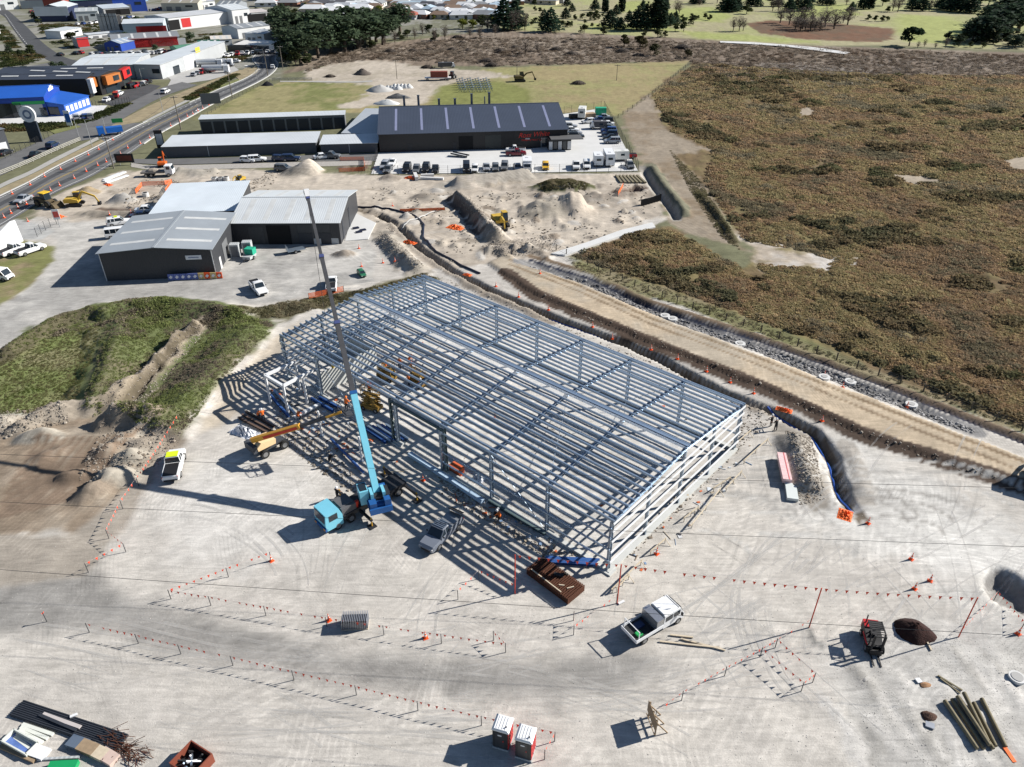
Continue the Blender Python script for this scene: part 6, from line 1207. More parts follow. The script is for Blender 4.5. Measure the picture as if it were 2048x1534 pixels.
scatter('slash_debris', np.column_stack([p, hz_many(p)]), sz, tints(p, [(.13, .098, .07), (.22, .175, .135), (.28, .235, .185), (.17, .125, .09)], 20), TWIG + BUSH[:1], 'grey brown felled brush covering the cleared ground')
MND = [[(0, 708), (90, 648), (200, 612), (290, 602), (420, 618), (540, 646), (540, 672), (440, 775), (375, 868), (300, 870), (230, 835), (170, 825), (200, 745), (205, 650), (110, 672), (0, 722)]]
p = pts_in(MND, 8000, [[(385, 648), (335, 688), (245, 775), (200, 832), (258, 842), (318, 775), (375, 705), (420, 656)]], power=1.0); sz = RNG.uniform(.12, .36, len(p)) * (1 + .9 * (fbm(p[:, 0] / 5, p[:, 1] / 5, 9, 3) > .15))
scatter('grass_bank_scrub', np.column_stack([p, hz_many(p) - .05]), sz, tints(p, [(.20, .165, .12), (.20, .225, .09), (.22, .26, .09), (.19, .205, .085), (.27, .225, .165), (.18, .155, .115)], 6), TUFT + TWIG[:1] + BUSH[:1], 'green grass and dead brush on the old spoil banks')
p = pts_in([[(0, 725), (110, 672), (205, 642), (190, 720), (160, 800), (120, 824), (0, 828)]], 4200, power=1.0); sz = RNG.uniform(.08, .2, len(p))
scatter('basin_grass', np.column_stack([p, hz_many(p)]), sz, tints(p, [(.10, .13, .03), (.19, .17, .085), (.13, .15, .045), (.22, .19, .10)], 4), TUFT, 'short dry and green grass in the basin at left')
p = pts_in([[(470, 628), (560, 606), (720, 580), (850, 547), (880, 558), (720, 596), (560, 636)], [(1140, 516), (1300, 566), (1519, 645), (1738, 738), (2048, 856), (2048, 864), (1738, 747), (1519, 666), (1300, 592), (1150, 536)], [(1075, 372), (1125, 360), (1180, 372), (1170, 382), (1085, 384)], [(1340, 300), (1400, 360), (1480, 500), (1440, 470), (1380, 380)]], 1500, power=1.0); sz = RNG.uniform(.15, .4, len(p))
scatter('rough_grass', np.column_stack([p, hz_many(p)]), sz, tints(p, [(.14, .125, .075), (.28, .235, .15), (.18, .165, .085), (.12, .11, .06)], 5), TUFT + TWIG[:1], 'dry rough grass along fences and banks')
BANKS = [[(0, 104), (60, 100), (95, 116), (60, 128), (0, 136)], [(78, 48), (150, 48), (205, 45), (205, 68), (150, 60), (110, 72), (82, 66)], [(100, 82), (160, 78), (250, 76), (340, 72), (420, 68), (520, 52), (560, 50), (560, 62), (480, 72), (380, 88), (300, 90), (230, 86), (150, 98), (112, 96)], [(238, 42), (300, 32), (400, 32), (410, 42), (330, 58), (250, 62)], [(40, 150), (130, 134), (160, 138), (120, 148), (60, 158)], [(345, 128), (470, 114), (500, 112), (480, 122), (360, 132)], [(150, 243), (205, 224), (250, 208), (262, 206), (210, 232), (165, 247)], [(370, 196), (420, 172), (470, 148), (476, 150), (425, 178), (378, 200)], [(0, 250), (140, 246), (150, 250), (90, 262), (0, 262)], [(0, 48), (24, 70), (40, 96), (20, 96), (0, 80)]]
p = pts_in(BANKS, 420, power=1.0, ymax=900); sz = RNG.uniform(.7, 2.2, len(p))
scatter('bank_scrub', np.column_stack([p, hz_many(p) - .3]), sz, tints(p, [(.03, .04, .016), (.05, .065, .02), (.10, .10, .04), (.13, .085, .04), (.045, .055, .02)], 12), BUSH, 'dark scrub and hedges on the terraces of the industrial area')
# rocks in the swale, clods on the trench spoil
def rock_mesh(seed):
    rg = random.Random(seed); mb = MB(); rings = []
    for z, r in ((-.5, .55), (0, 1), (.55, .6)): rings.append([(r * math.cos(a) * rg.uniform(.7, 1.2), r * math.sin(a) * rg.uniform(.7, 1.2), z * rg.uniform(.7, 1.1)) for a in np.linspace(0, 6.283, 7)[:6]])
    mb.loft(rings); return mb.mesh('rock', mat('stone', (1, 1, 1), rough=.9, var=.25, scale=2, wind='tint'))
ROCKS = [rock_mesh(i) for i in range(4)]
p = pts_in([[(1050, 531), (1160, 566), (1300, 625), (1519, 703), (1738, 789), (1945, 868), (1950, 860), (1738, 768), (1519, 687), (1300, 613), (1170, 556)]], 5200, power=1.3); sz = RNG.uniform(.07, .26, len(p))
scatter('swale_rocks', np.column_stack([p, hz_many(p) + .02]), sz, tints(p, [(.07, .07, .075), (.20, .195, .19), (.36, .35, .34), (.12, .118, .115)], 1.0, .3), ROCKS, 'broken grey rocks lining the roadside swale')
CLOD = [[(860, 545), (1000, 600), (1300, 722), (1480, 800), (1470, 806), (1290, 732), (990, 610), (850, 556)], [(760, 460), (850, 540), (830, 548), (750, 490)], [(1060, 592), (1300, 692), (1519, 780), (1738, 882), (1990, 964), (1990, 952), (1738, 870), (1519, 768), (1300, 680), (1075, 584)], [(220, 832), (370, 870), (320, 930), (150, 990), (180, 900)], [(0, 822), (140, 815), (140, 845), (0, 880)], [(900, 390), (940, 392), (1010, 480), (990, 492)], [(1570, 860), (1620, 870), (1650, 1000), (1600, 1010)], [(960, 490), (1110, 470), (1120, 500), (1000, 520)], [(1480, 800), (1560, 830), (1500, 880), (1420, 960), (1260, 1120), (1240, 1110), (1400, 940), (1480, 860)], [(560, 830), (660, 900), (760, 1000), (740, 1010), (620, 930), (540, 860)], [(870, 940), (1060, 1080), (1160, 1110), (1100, 1120), (900, 1000)]]
p = pts_in(CLOD + [[(385, 648), (335, 688), (245, 775), (200, 832), (258, 842), (318, 775), (375, 705), (420, 656)]], 1000, power=1.0); sz = RNG.uniform(.03, .13, len(p)) * (1 + (RNG.random(len(p)) > .93))
p2 = pts_in([[(740, 372), (1000, 385), (1280, 362), (1320, 430), (1140, 500), (980, 520), (860, 535), (760, 470)], [(130, 390), (340, 350), (560, 345), (540, 380), (340, 398), (200, 430)]], 1600, power=1.0); k2 = fbm(p2[:, 0] / 5, p2[:, 1] / 5, 91, 3) > .08; p2 = p2[k2]; p = np.concatenate([p, p2]); sz = np.concatenate([sz, RNG.uniform(.06, .3, len(p2))])
scatter('soil_clods', np.column_stack([p, hz_many(p)]), sz, tints(p, [(.19, .155, .12), (.31, .275, .23), (.25, .215, .17)], 2.0, .15), ROCKS, 'clods of dug soil scattered along the earthworks')
p = pts_in([[(200, 1000), (640, 900), (1500, 820), (2000, 1000), (2048, 1534), (0, 1534), (0, 1200)]], 3600, power=1.0); sz = RNG.uniform(.015, .05, len(p))
scatter('pad_stones', np.column_stack([p, hz_many(p)]), sz, tints(p, [(.25, .24, .22), (.5, .48, .45), (.36, .34, .31)], 2.0, .2), ROCKS, 'small loose stones on the pumice pad')
p = pts_in([[(1640, 1300), (1780, 1260), (2048, 1290), (2048, 1534), (1860, 1534), (1720, 1440)]], 2600, power=1.0); k2 = fbm(p[:, 0] / 2.2, p[:, 1] / 2.2, 17, 3) > -.1; p = p[k2]; sz = RNG.uniform(.01, .04, len(p))
scatter('churned_pumice', np.column_stack([p, hz_many(p)]), sz, tints(p, [(.34, .325, .295), (.50, .48, .45), (.42, .40, .37)], 2.0, .12), ROCKS, 'lumps of churned pumice on the rutted ground at lower right')
def chip(d): mb = MB(); mb.box((0, 0, d[2] / 2), d); return mb.mesh('offcut', mat('offcut', (1, 1, 1), rough=.6, var=.15, wind='tint'))
CHIPS = [chip((1.0, .1, .07)), chip((.5, .3, .12)), chip((1.7, .07, .06)), chip((.3, .25, .2)), chip((.7, .45, .05))]
p = pts_in([[(600, 840), (780, 905), (1000, 1010), (1200, 1125), (1120, 1130), (980, 1040), (860, 975), (740, 940), (600, 870)], [(520, 770), (640, 770), (760, 870), (700, 920), (560, 850)]], 150, power=1.0); p = np.concatenate([p, pts_in([[(1230, 1130), (1470, 900), (1520, 880), (1500, 930), (1290, 1150)], [(680, 600), (840, 560), (1400, 800), (1200, 1090), (620, 760)]], 40, power=1.0)]); sz = RNG.uniform(.35, .9, len(p)); ct = np.array([(.60, .60, .60), (.50, .42, .30), (.20, .30, .45), (.05, .05, .06), (.62, .66, .70), (.60, .14, .04), (.30, .22, .15)])
scatter('site_offcuts', np.column_stack([p, hz_many(p) + .01]), sz, ct[RNG.integers(0, len(ct), len(p))], CHIPS, 'small offcuts, timber scraps and packaging strewn round the frame')
# ------------------------------------------------------------------ trees: tapered trunk, limbs and leafy crown
BARK = mat('bark', (.11, .085, .065), rough=.95, var=.3, scale=3, bump=.5)
def tree_parts(kind, seed):
    """unit tree, 1 m tall; returns trunk and crown meshes"""
    rg = random.Random(seed); tr = MB(); cr_ = MB(); pts = []
    top = {'conifer': .95, 'pine': .8, 'round': .55, 'column': .95, 'bare': .75, 'spread': .6}[kind]
    tr.tube((0, 0, -.03), (.01, .01, top * .5), .028 if kind != 'bare' else .02, .016, 7); tr.tube((.01, .01, top * .5), (0, 0, top), .016, .004, 6)
    lo = {'conifer': .10, 'pine': .30, 'round': .16, 'column': .05, 'bare': .15, 'spread': .25}[kind]
    for k in range(11 if kind != 'bare' else 26):
        z = rg.uniform(lo, top * .9); a = rg.random() * 6.28; l = {'conifer': .26 * (1 - z), 'pine': .25, 'round': .26, 'column': .08, 'bare': .22, 'spread': .36}[kind] * rg.uniform(.7, 1.1); e = {'conifer': .1, 'pine': .4, 'round': .7, 'column': 1.2, 'bare': 1.05, 'spread': .5}[kind]
        d = Vector((math.cos(a) * math.cos(e), math.sin(a) * math.cos(e), math.sin(e))) * l; b0 = Vector((0, 0, z)); tr.tube(b0, b0 + d, .009, .002, 5)
        if kind == 'bare':
            for q in range(5): s = b0 + d * rg.uniform(.4, 1); d2 = Vector((rg.gauss(0, 1), rg.gauss(0, 1), rg.uniform(.6, 1.8))).normalized() * .14; tr.tube(s, s + d2, .004, .001, 4)
    n = 900
    if kind == 'conifer':
        while len(pts) < n:
            z = 1 - rg.random() ** .6 * .92; r = .30 * (1 - z) ** .8 * (.8 + .35 * math.sin(z * 60)) + .012; a = rg.random() * 6.28; q = r * math.sqrt(rg.uniform(.35, 1)); pts.append((q * math.cos(a), q * math.sin(a), z + rg.gauss(0, .008)))
    elif kind == 'column':
        while len(pts) < n: z = rg.uniform(.06, 1); r = .085 * math.sin(min(1, (1.02 - z) * 2.2 + .12) * 1.57) * rg.uniform(.7, 1.1); a = rg.random() * 6.28; pts.append((r * math.cos(a), r * math.sin(a), z))
    elif kind == 'bare':
        while len(pts) < 520: z = rg.uniform(.3, 1); r = .24 * math.sqrt(max(0, 1 - ((z - .62) / .4) ** 2)) * rg.uniform(.3, 1); a = rg.random() * 6.28; pts.append((r * math.cos(a), r * math.sin(a), z))
    else:
        nb = {'pine': 13, 'round': 10, 'spread': 11}[kind]; blobs = []
        for k in range(nb):
            z = rg.uniform({'pine': .24, 'round': .22, 'spread': .36}[kind], .86); a = k * 2.4 + rg.random(); q = {'pine': .17, 'round': .22, 'spread': .33}[kind] * math.sqrt(rg.random()) * (1.15 - z * .5); blobs.append((q * math.cos(a), q * math.sin(a), z, rg.uniform(.11, .19)))
        blobs.append((0, 0, .87, .11))
        while len(pts) < n:
            b = rg.choice(blobs); v = Vector((rg.gauss(0, 1), rg.gauss(0, 1), rg.gauss(0, 1))).normalized() * b[3] * rg.uniform(.6, 1.08); pts.append((b[0] + v.x, b[1] + v.y, b[2] + v.z * .8))
    leafquads(cr_, pts, {'conifer': .038, 'pine': .036, 'round': .046, 'column': .034, 'bare': .016, 'spread': .05}[kind], rg, flat=.3)
    cm = mat('crown_leaf', (1, 1, 1), rough=.9, var=.4, scale=5, objcol=True, spec=.15, detail=2)
    if not any(q.type == 'BSDF_TRANSLUCENT' for q in cm.node_tree.nodes): translucent(cm, .35)
    return [('trunk', tr.mesh('trunk', BARK, 60)), ('crown', cr_.mesh('crown', cm))]
TREES = {k: [tree_parts(k, 100 + i * 7 + j) for j in range(3)] for i, k in enumerate(('conifer', 'pine', 'round', 'column', 'bare', 'spread'))}
TCOL = {'conifer': (.032, .058, .036), 'pine': (.068, .098, .055), 'round': (.06, .075, .032), 'column': (.03, .05, .03), 'bare': (.15, .13, .115), 'spread': (.05, .062, .025), 'gorse': (.16, .18, .03)}
TW = {'conifer': 'dark conifer', 'pine': 'tall dark pine', 'round': 'round leafy tree', 'column': 'slim columnar tree', 'bare': 'bare grey tree', 'spread': 'spreading leafy tree', 'gorse': 'bright yellow green tree'}
rtr = random.Random(12)
def tree(kind, px, py, top, label, group, col=None, wide=1.0):
    b = GG(px, py); h_ = max(up_at(b, px, top), 1.2) - b.z; k2 = 'round' if kind == 'gorse' else kind; c = np.array(col or TCOL[kind]) * rtr.uniform(.75, 1.3)
    return inst(rtr.choice(TREES[k2]), 'tree', label, 'tree', b, rtr.random() * 6.28, group, tuple(float(q) for q in c), (h_ * wide * (2.1 if kind == 'conifer' else 1.7), h_ * wide * (2.1 if kind == 'conifer' else 1.7), h_))
def row(items, place, group):
    cnt = {}
    for it in sorted(items, key=lambda q: q[1]):
        cnt[it[0]] = cnt.get(it[0], 0) + 1; tree(it[0], it[1], it[2], it[3], f'{TW[it[0]]}, {ordn(cnt[it[0]])} such from left {place}', group, *(it[4:] if len(it) > 4 else ()))
row([('pine', x, y, t, None, 1.25) for x, y, t in ((585, 118, 55), (602, 128, 58), (612, 112, 42), (638, 116, 40), (662, 104, 32), (690, 104, 30), (716, 98, 28), (742, 94, 24), (766, 90, 22), (628, 92, 18), (655, 86, 14), (700, 82, 10), (735, 80, 12), (592, 92, 22), (574, 84, 14), (560, 62, 10), (575, 100, 40), (674, 94, 26), (726, 88, 18), (752, 84, 16))] + [('round', 592, 132, 95), ('round', 615, 130, 105), ('round', 570, 128, 104), ('spread', 604, 60, 22), ('spread', 575, 52, 14), ('round', 545, 48, 18), ('pine', 800, 66, 4, None, 1.3), ('pine', 785, 64, 16), ('round', 758, 66, 30)], 'by the road bend', 'trees of the pine stand')
row([('gorse', 925, 58, 36), ('gorse', 945, 58, 38), ('gorse', 985, 50, 28), ('round', 965, 54, 28), ('bare', 975, 62, 30), ('bare', 845, 70, 46), ('bare', 870, 84, 55), ('bare', 890, 80, 50), ('bare', 960, 78, 52), ('bare', 940, 76, 55), ('bare', 990, 72, 48), ('bare', 830, 78, 55), ('round', 870, 82, 62), ('round', 858, 66, 48), ('round', 815, 76, 58), ('round', 800, 80, 62), ('bare', 770, 92, 66), ('bare', 790, 86, 62), ('bare', 720, 100, 78), ('round', 745, 98, 80)], 'behind the cleared ground', 'trees of the scrubby strip')
GOLF = [('conifer', 1008, 60, -6), ('conifer', 1030, 58, -8, None, .8), ('bare', 1036, 60, 20), ('bare', 1050, 60, 26), ('bare', 1025, 62, 22), ('conifer', 1101, 64, 15), ('conifer', 1088, 45, 18), ('conifer', 1131, 37, 14), ('conifer', 1144, 23, 6), ('round', 1168, 67, 48), ('round', 1207, 69, 51), ('conifer', 1219, 56, 19, None, 1.2), ('conifer', 1240, 60, 34), ('conifer', 1258, 42, 20), ('conifer', 1273, 59, 13, None, .9), ('conifer', 1292, 60, 4, None, .8), ('column', 1316, 60, -12, None, 1.6), ('column', 1243, 24, -8, None, 1.5), ('column', 1210, 24, -6, None, 1.5), ('round', 1315, 75, 57), ('round', 1330, 74, 60), ('round', 1288, 73, 60), ('conifer', 1340, 51, 25), ('conifer', 1350, 48, 22), ('round', 1350, 63, 46), ('round', 1367, 63, 42), ('round', 1386, 50, 29), ('round', 1366, 47, 33), ('round', 1248, 95, 68, (.05, .045, .02)), ('round', 1280, 98, 70, (.05, .045, .02)), ('round', 1308, 110, 86, (.05, .05, .025)), ('round', 1375, 116, 98, (.06, .055, .03)), ('bare', 1051, 110, 78), ('bare', 1074, 104, 86), ('bare', 1158, 102, 88), ('round', 1070, 22, 12), ('round', 1080, 26, 14), ('round', 1180, 40, 22), ('round', 1192, 40, 20), ('round', 1165, 38, 26), ('round', 1150, 38, 28), ('round', 1064, 50, 38), ('round', 1125, 54, 40), ('round', 1140, 54, 43), ('round', 1184, 55, 45), ('round', 1110, 48, 36), ('conifer', 1190, 20, -4), ('conifer', 1232, 30, 8), ('conifer', 1285, 24, 0), ('column', 1325, 26, -10, None, 2), ('conifer', 1134, 12, -8), ('bare', 1352, 26, 0), ('bare', 1358, 28, 2)]
GOLF += [('conifer', 1450, 23, -10, None, 1.2), ('conifer', 1462, 24, -10), ('conifer', 1474, 22, -8), ('conifer', 1390, 8, -14), ('conifer', 1400, 8, -14), ('spread', 1493, 28, 8), ('bare', 1466, 62, 34), ('bare', 1478, 63, 32), ('bare', 1486, 62, 36), ('conifer', 1500, 12, -10), ('conifer', 1515, 13, -10), ('bare', 1545, 22, -4), ('bare', 1556, 22, -4)] + [('bare', 1560 + k * 15 + (k % 3) * 3, 46 + (k % 4) * 4, 14 + (k % 3) * 5, None, 1.4) for k in range(10)] + [('bare', 1590 + k * 10, 60 + (k % 2) * 2, 34 + (k % 3) * 3, None, 1.6) for k in range(6)] + [('conifer', 1578, 24, -6), ('conifer', 1594, 22, -10), ('conifer', 1612, 22, -8), ('conifer', 1702, 24, 3), ('conifer', 1726, 18, -14), ('column', 1738, 18, -12, None, 2), ('conifer', 1824, 21, -10), ('conifer', 1845, 22, -8), ('bare', 1858, 22, -8), ('bare', 1795, 24, -6), ('bare', 1785, 22, -8), ('round', 1775, 25, 12), ('conifer', 1884, 18, -16, None, 1.2), ('conifer', 1902, 22, -14, None, 1.3), ('conifer', 1920, 24, -14, None, 1.3), ('conifer', 1940, 26, -10, None, 1.2), ('spread', 1818, 92, 52, (.022, .042, .02), .95), ('bare', 1848, 94, 78), ('bare', 1890, 96, 76), ('bare', 1835, 96, 82), ('bare', 1870, 97, 84)]
GOLF += [('pine', x, y, t, (.035, .055, .035), 1.5) for x, y, t in ((1945, 82, 40), (1965, 84, 28), (1990, 80, 18), (2015, 70, 4), (2035, 66, -6), (2005, 50, -10), (1975, 62, 6), (2050, 92, 60), (2030, 96, 70), (1955, 70, 30))] + [('round', 1916, 80, 68), ('round', 2040, 56, 40), ('round', 1736, 41, 28), ('round', 1750, 43, 30), ('round', 1764, 43, 30), ('round', 1774, 42, 32), ('round', 1940, 94, 82), ('round', 1965, 96, 84)]
for k in range(34): GOLF.append(('round', 1055 + k * 11 + rtr.uniform(-5, 5), 34 + rtr.uniform(-3, 22), None)); GOLF[-1] = (*GOLF[-1][:3], GOLF[-1][2] - rtr.uniform(7, 13))
for k in range(26): x_ = 1380 + k * 26 + rtr.uniform(-8, 8); y_ = rtr.uniform(4, 14); GOLF.append((rtr.choice(['conifer', 'conifer', 'round', 'bare']), x_, y_, y_ - rtr.uniform(16, 30)))
for k in range(10): x_ = 1900 + k * 15 + rtr.uniform(-5, 5); y_ = rtr.uniform(78, 96); GOLF.append(('round', x_, y_, y_ - rtr.uniform(12, 26), (.04, .055, .03), 1.2))
row(GOLF, 'around the golf course', 'trees of the golf course')
# town: houses and trees along the top
rh = random.Random(21); HW = [mat('house_white', (.62, .61, .58), var=.05), mat('house_cream', (.55, .48, .38), var=.05), mat('house_brick', (.25, .12, .08), var=.1), mat('house_grey', (.35, .36, .37), var=.05)]
HR = [('white', (.66, .67, .68)), ('grey', (.25, .26, .27)), ('rust red', (.30, .09, .06)), ('pale grey', (.48, .50, .52)), ('dark', (.09, .09, .10)), ('brown', (.20, .14, .10)), ('pale blue', (.38, .48, .56))]
HRM = [mat('house_roof_' + n.replace(' ', '_'), c, rough=.6, var=.1, scale=.3) for n, c in HR]
def house_meshes():
    out = []
    for (L_, W_, he_, hr_) in ((14, 9, 2.7, 4.6), (11, 8, 2.7, 4.4), (16, 10, 2.8, 4.8)):
        w = MB(); w.box((0, 0, he_ / 2), (L_, W_, he_)); r = MB(); o = .6
        r.add([(-L_ / 2 - o, -W_ / 2 - o, he_ - .1), (L_ / 2 + o, -W_ / 2 - o, he_ - .1), (L_ / 2 + o, W_ / 2 + o, he_ - .1), (-L_ / 2 - o, W_ / 2 + o, he_ - .1), (-L_ / 2 + 2.5, 0, hr_), (L_ / 2 - 2.5, 0, hr_)], [(0, 1, 5, 4), (1, 2, 5), (2, 3, 4, 5), (3, 0, 4), (3, 2, 1, 0)])
        out.append((w, r, L_, W_))
    return out
HMS = house_meshes(); hp = []
for k in range(420): hp.append((rh.uniform(520, 1110), rh.choice([-6, -3, 1, 5, 9, 13, 17, 21, 25, 29, 33, 37]) + rh.uniform(-1, 1)))
hp = [(x, y) for x, y in hp if not (y > 22 and x < 790 and rh.random() < .7) and not (y > 12 and x > 1000) and not (x < 620 and y > 14)]; sel = []
for x, y in sorted(hp, key=lambda q: q[1]):
    if all(abs(x - a) > 14 or abs(y - b) > 2.6 for a, b in sel): sel.append((x, y))
cc = {}
for x, y in sorted(sel):
    w, r, L_, W_ = rh.choice(HMS); i = rh.choice([0, 0, 0, 3, 3, 3, 1, 1, 4, 5, 2, 6]); j = rh.randrange(4); key = HR[i][0]; cc[key] = cc.get(key, 0) + 1
    t = thing('house', f'house with {key} roof, {ordn(cc[key])} such roof from left in the far suburb', 'house', GG(x, y), rh.choice([0, .2, -.3, 1.5]), 'houses of the far suburb'); w.build('wall', HW[j], t); r.build('roof', HRM[i], t)
    MB().box((L_ * .2, -W_ / 2 - .03, 1.5), (1.8, .06, 1.2)).build('window', GLASS, t); MB().box((-L_ * .2, -W_ / 2 - .03, 1.5), (1.8, .06, 1.2)).build('window', GLASS, t)
rowt = [(rh.choice(['round', 'round', 'spread', 'pine', 'pine', 'gorse', 'bare']), rh.uniform(500, 1100), y_ + rh.uniform(-2, 2)) for y_ in (2, 7, 12, 17, 22, 27, 32, 38, 44) for _ in range(15)]
row([(k, x, y, y - rh.uniform(7, 15)) for k, x, y in rowt if not (y > 14 and x > 1000) and not (y > 30 and 790 < x < 840)], 'among the far suburb houses', 'trees of the far suburb')
row([(rh.choice(['round', 'spread', 'pine']), x + rh.uniform(-6, 6), y, y - rh.uniform(10, 24)) for x, y in ((75, 50), (68, 42), (320, 50), (345, 46), (370, 48), (390, 44), (300, 48), (460, 38), (490, 30), (515, 34), (530, 38), (440, 16), (452, 20), (470, 14), (310, 103), (255, 48), (280, 52), (50, 152), (90, 146), (115, 142), (130, 140), (20, 108), (45, 110), (70, 112), (150, 84), (250, 78), (430, 82), (380, 84), (350, 84))], 'among the industrial buildings', 'trees of the industrial area')
# brush heaps left from clearing
BRM = mat('dead_brush', (.055, .043, .034), rough=.95, var=.4, scale=2)
rb = random.Random(4)
for i, (x, y, s) in enumerate(sorted(((780, 104, 3.4), (826, 102, 2.6), (858, 100, 2.2), (905, 100, 2.8), (935, 102, 2.2), (1000, 102, 3.0), (1030, 96, 2.8), (1113, 100, 3.4), (1143, 110, 3.8), (1245, 104, 4.0), (1276, 112, 3.2), (1366, 98, 5), (915, 76, 3.4), (923, 86, 2.6), (1002, 104, 2.4), (1130, 85, 2), (1144, 80, 2), (975, 125, 4.2), (855, 136, 3), (725, 148, 3.2), (660, 154, 2.4), (985, 132, 3.2), (1040, 108, 2.2), (1156, 168, 3)))):
    p_ = GG(x, y); rg = random.Random(i); mb = MB()
    for k in range(150):
        a = rg.random() * 6.28; r = math.sqrt(rg.random()); e = rg.uniform(-.2, .8); z0 = (1 - r) * .45; q = Vector((r * math.cos(a), r * .7 * math.sin(a), z0)); b_ = rg.random() * 6.28; d = Vector((math.cos(b_) * math.cos(e), math.sin(b_) * math.cos(e), math.sin(e) * .7)) * rg.uniform(.2, .5); sd_ = d.cross(Vector((0, 0, 1))).normalized() * .035
        mb.add([q - sd_, q + sd_, q + d + sd_ * .5, q + d - sd_ * .5], [(0, 1, 2, 3)])
    mb.loft([[(rr * math.cos(a) * (1 + .2 * math.sin(3 * a + i)), rr * .7 * math.sin(a), zz) for a in np.linspace(0, 6.283, 13)[:12]] for rr, zz in ((.95, -.05), (.6, .28), (.2, .45))])
    o = mb.build('brush_heap', BRM, None, None, p_); o.scale = (s, s, s * .9); tag(o, f'dark heap of uprooted brush, {ordn(i + 1)} from left on the cleared ground', 'brush heap', 'heaps of cleared brush')
# ------------------------------------------------------------------ site furniture, materials, people
ORG = mat('cone_orange', (.80, .10, .02), rough=.5, var=.08); BND = mat('reflective_band', (.75, .75, .72), rough=.4, var=.03); ORGN = mat('orange_mesh', (.85, .16, .03), rough=.7, var=.15, scale=4)
def cone_parts():
    c = MB(); c.tube((0, 0, .04), (0, 0, .30), .17, .12, 12, cap=False); c.tube((0, 0, .30), (0, 0, .44), .121, .095, 12, 1, cap=False); c.tube((0, 0, .44), (0, 0, .62), .095, .065, 12, cap=False); c.tube((0, 0, .62), (0, 0, .72), .066, .05, 12, 1, cap=False); c.tube((0, 0, .72), (0, 0, .92), .05, .022, 12)
    b = MB(); b.box((0, 0, .02), (.46, .46, .05)); return [('cone_body', c.mesh('cone_body', [ORG, BND], 40)), ('cone_base', b.mesh('cone_base', ORG))]
CONE = cone_parts()
def cones(pts, place, group, sc=.95):
    for i, (x, y) in enumerate(pts):
        p = GG(x, y); p.z = max(p.z, HZ(p.x, p.y)) + (.13 if p.z < -.04 else 0); inst(CONE, 'traffic_cone', f'orange traffic cone, {ordn(i + 1)} {place}', 'traffic cone', p, random.random(), group, None, sc)
cones([(9, 437), (23, 428), (37, 418), (54, 410), (70, 401), (90, 389), (102, 383), (120, 373), (149, 358), (173, 344), (196, 332), (213, 325), (242, 310), (256, 297), (281, 288), (300, 277), (321, 267), (342, 253), (360, 244), (375, 234), (386, 229), (396, 223), (406, 218), (418, 211), (430, 204)], 'from the left along the near side of main road', 'cones along the near side of the main road', 1.15)
cones([(25, 389), (61, 371), (90, 355), (122, 340), (151, 324), (177, 311), (198, 300), (226, 281)], 'from the left along the far side of main road', 'cones along the far side of the main road', 1.15)
cones([(992, 573), (1037, 594), (1097, 620), (1185, 654), (1225, 672), (1302, 701), (1355, 718), (1413, 743), (1460, 765), (1507, 787), (1644, 842)], 'from the left between trench and haul road', 'cones between the trench and the haul road')
cones([(1080, 547), (1648, 754), (1685, 775), (1813, 816)], 'from the left beside the rock swale', 'cones beside the rock swale')
cones([(1736, 1047), (1822, 1119), (1829, 1178), (1860, 1162), (2036, 1268)], 'from left on the right part of the pad', 'cones on the right of the pad')
cones([(543, 1122), (658, 1241), (846, 961), (851, 1276), (1313, 1108)], 'from the left of those scattered on the open pad', 'cones scattered on the pad')
cones([(718, 497), (723, 533), (766, 526), (790, 523), (220, 432), (264, 432), (56, 443), (785, 412)], 'of those around the sheds and spoil', 'cones around the sheds')
# flagged strings on steel pickets
PICK = mat('picket_steel', (.06, .06, .065), rough=.6, var=.1); FLG = mat('flag_orange', (.85, .09, .04), rough=.7, var=.1); STR = mat('string_white', (.6, .45, .4), rough=.8, var=0); REDP = mat('red_pole', (.55, .05, .02), rough=.5, var=.08)
def flag_line(posts, label, ph=1.2, step=.62, pm=PICK, tops=None, fs=.2, posts_on=None):
    B = [GG(*p) for p in posts]; O_ = B[0].copy(); t = thing('flag_fence', label, 'flag fence', O_, 0, 'strings of orange flags on the pad'); T_ = []
    for i, b in enumerate(B):
        tp = Vector((b.x, b.y, b.z + (tops[i] if tops else ph))); T_.append(tp)
        if posts_on is None or i in posts_on: mb = MB(); mb.tube(b - O_ - Vector((0, 0, .05)), tp - O_, .035 if ph < 3 else .055, n=6); mb.build('picket' if ph < 3 else 'pole', pm, t)
    st = MB(); fl = MB(); rg = random.Random(len(label))
    for a, b in zip(T_, T_[1:]):
        L = (b - a).length; n = max(3, int(L / step)); pts = []
        for k in range(n + 1):
            u = k / n; q = a.lerp(b, u) - Vector((0, 0, .05 * L * .18 * 4 * u * (1 - u) + .02)); pts.append(q - O_)
        st.path(pts, .008, 4); d = (b - a).normalized()
        for k in range(n):
            if rg.random() < .10: continue
            q = pts[k].lerp(pts[k + 1], .5); tw = Vector((-d.y, d.x, 0)) * rg.uniform(-.06, .06); w = d * fs * .62
            v = [q - w, q + w, q + tw + Vector((0, 0, -fs * 1.6))]; off = Vector((-d.y, d.x, 0)) * .004; fl.add([p + off for p in v] + [p - off for p in v], [(0, 1, 2), (5, 4, 3), (0, 3, 4, 1), (1, 4, 5, 2), (2, 5, 3, 0)])
    st.build('string', STR, t); fl.build('flags', FLG, t)['kind'] = 'stuff'; return t
flag_line([(179, 1265), (277, 1287), (362, 1308), (466, 1331), (588, 1360), (713, 1390), (836, 1421), (963, 1451), (1109, 1483), (1089, 1519)], 'longest string of orange flags running down to the two portable toilets')
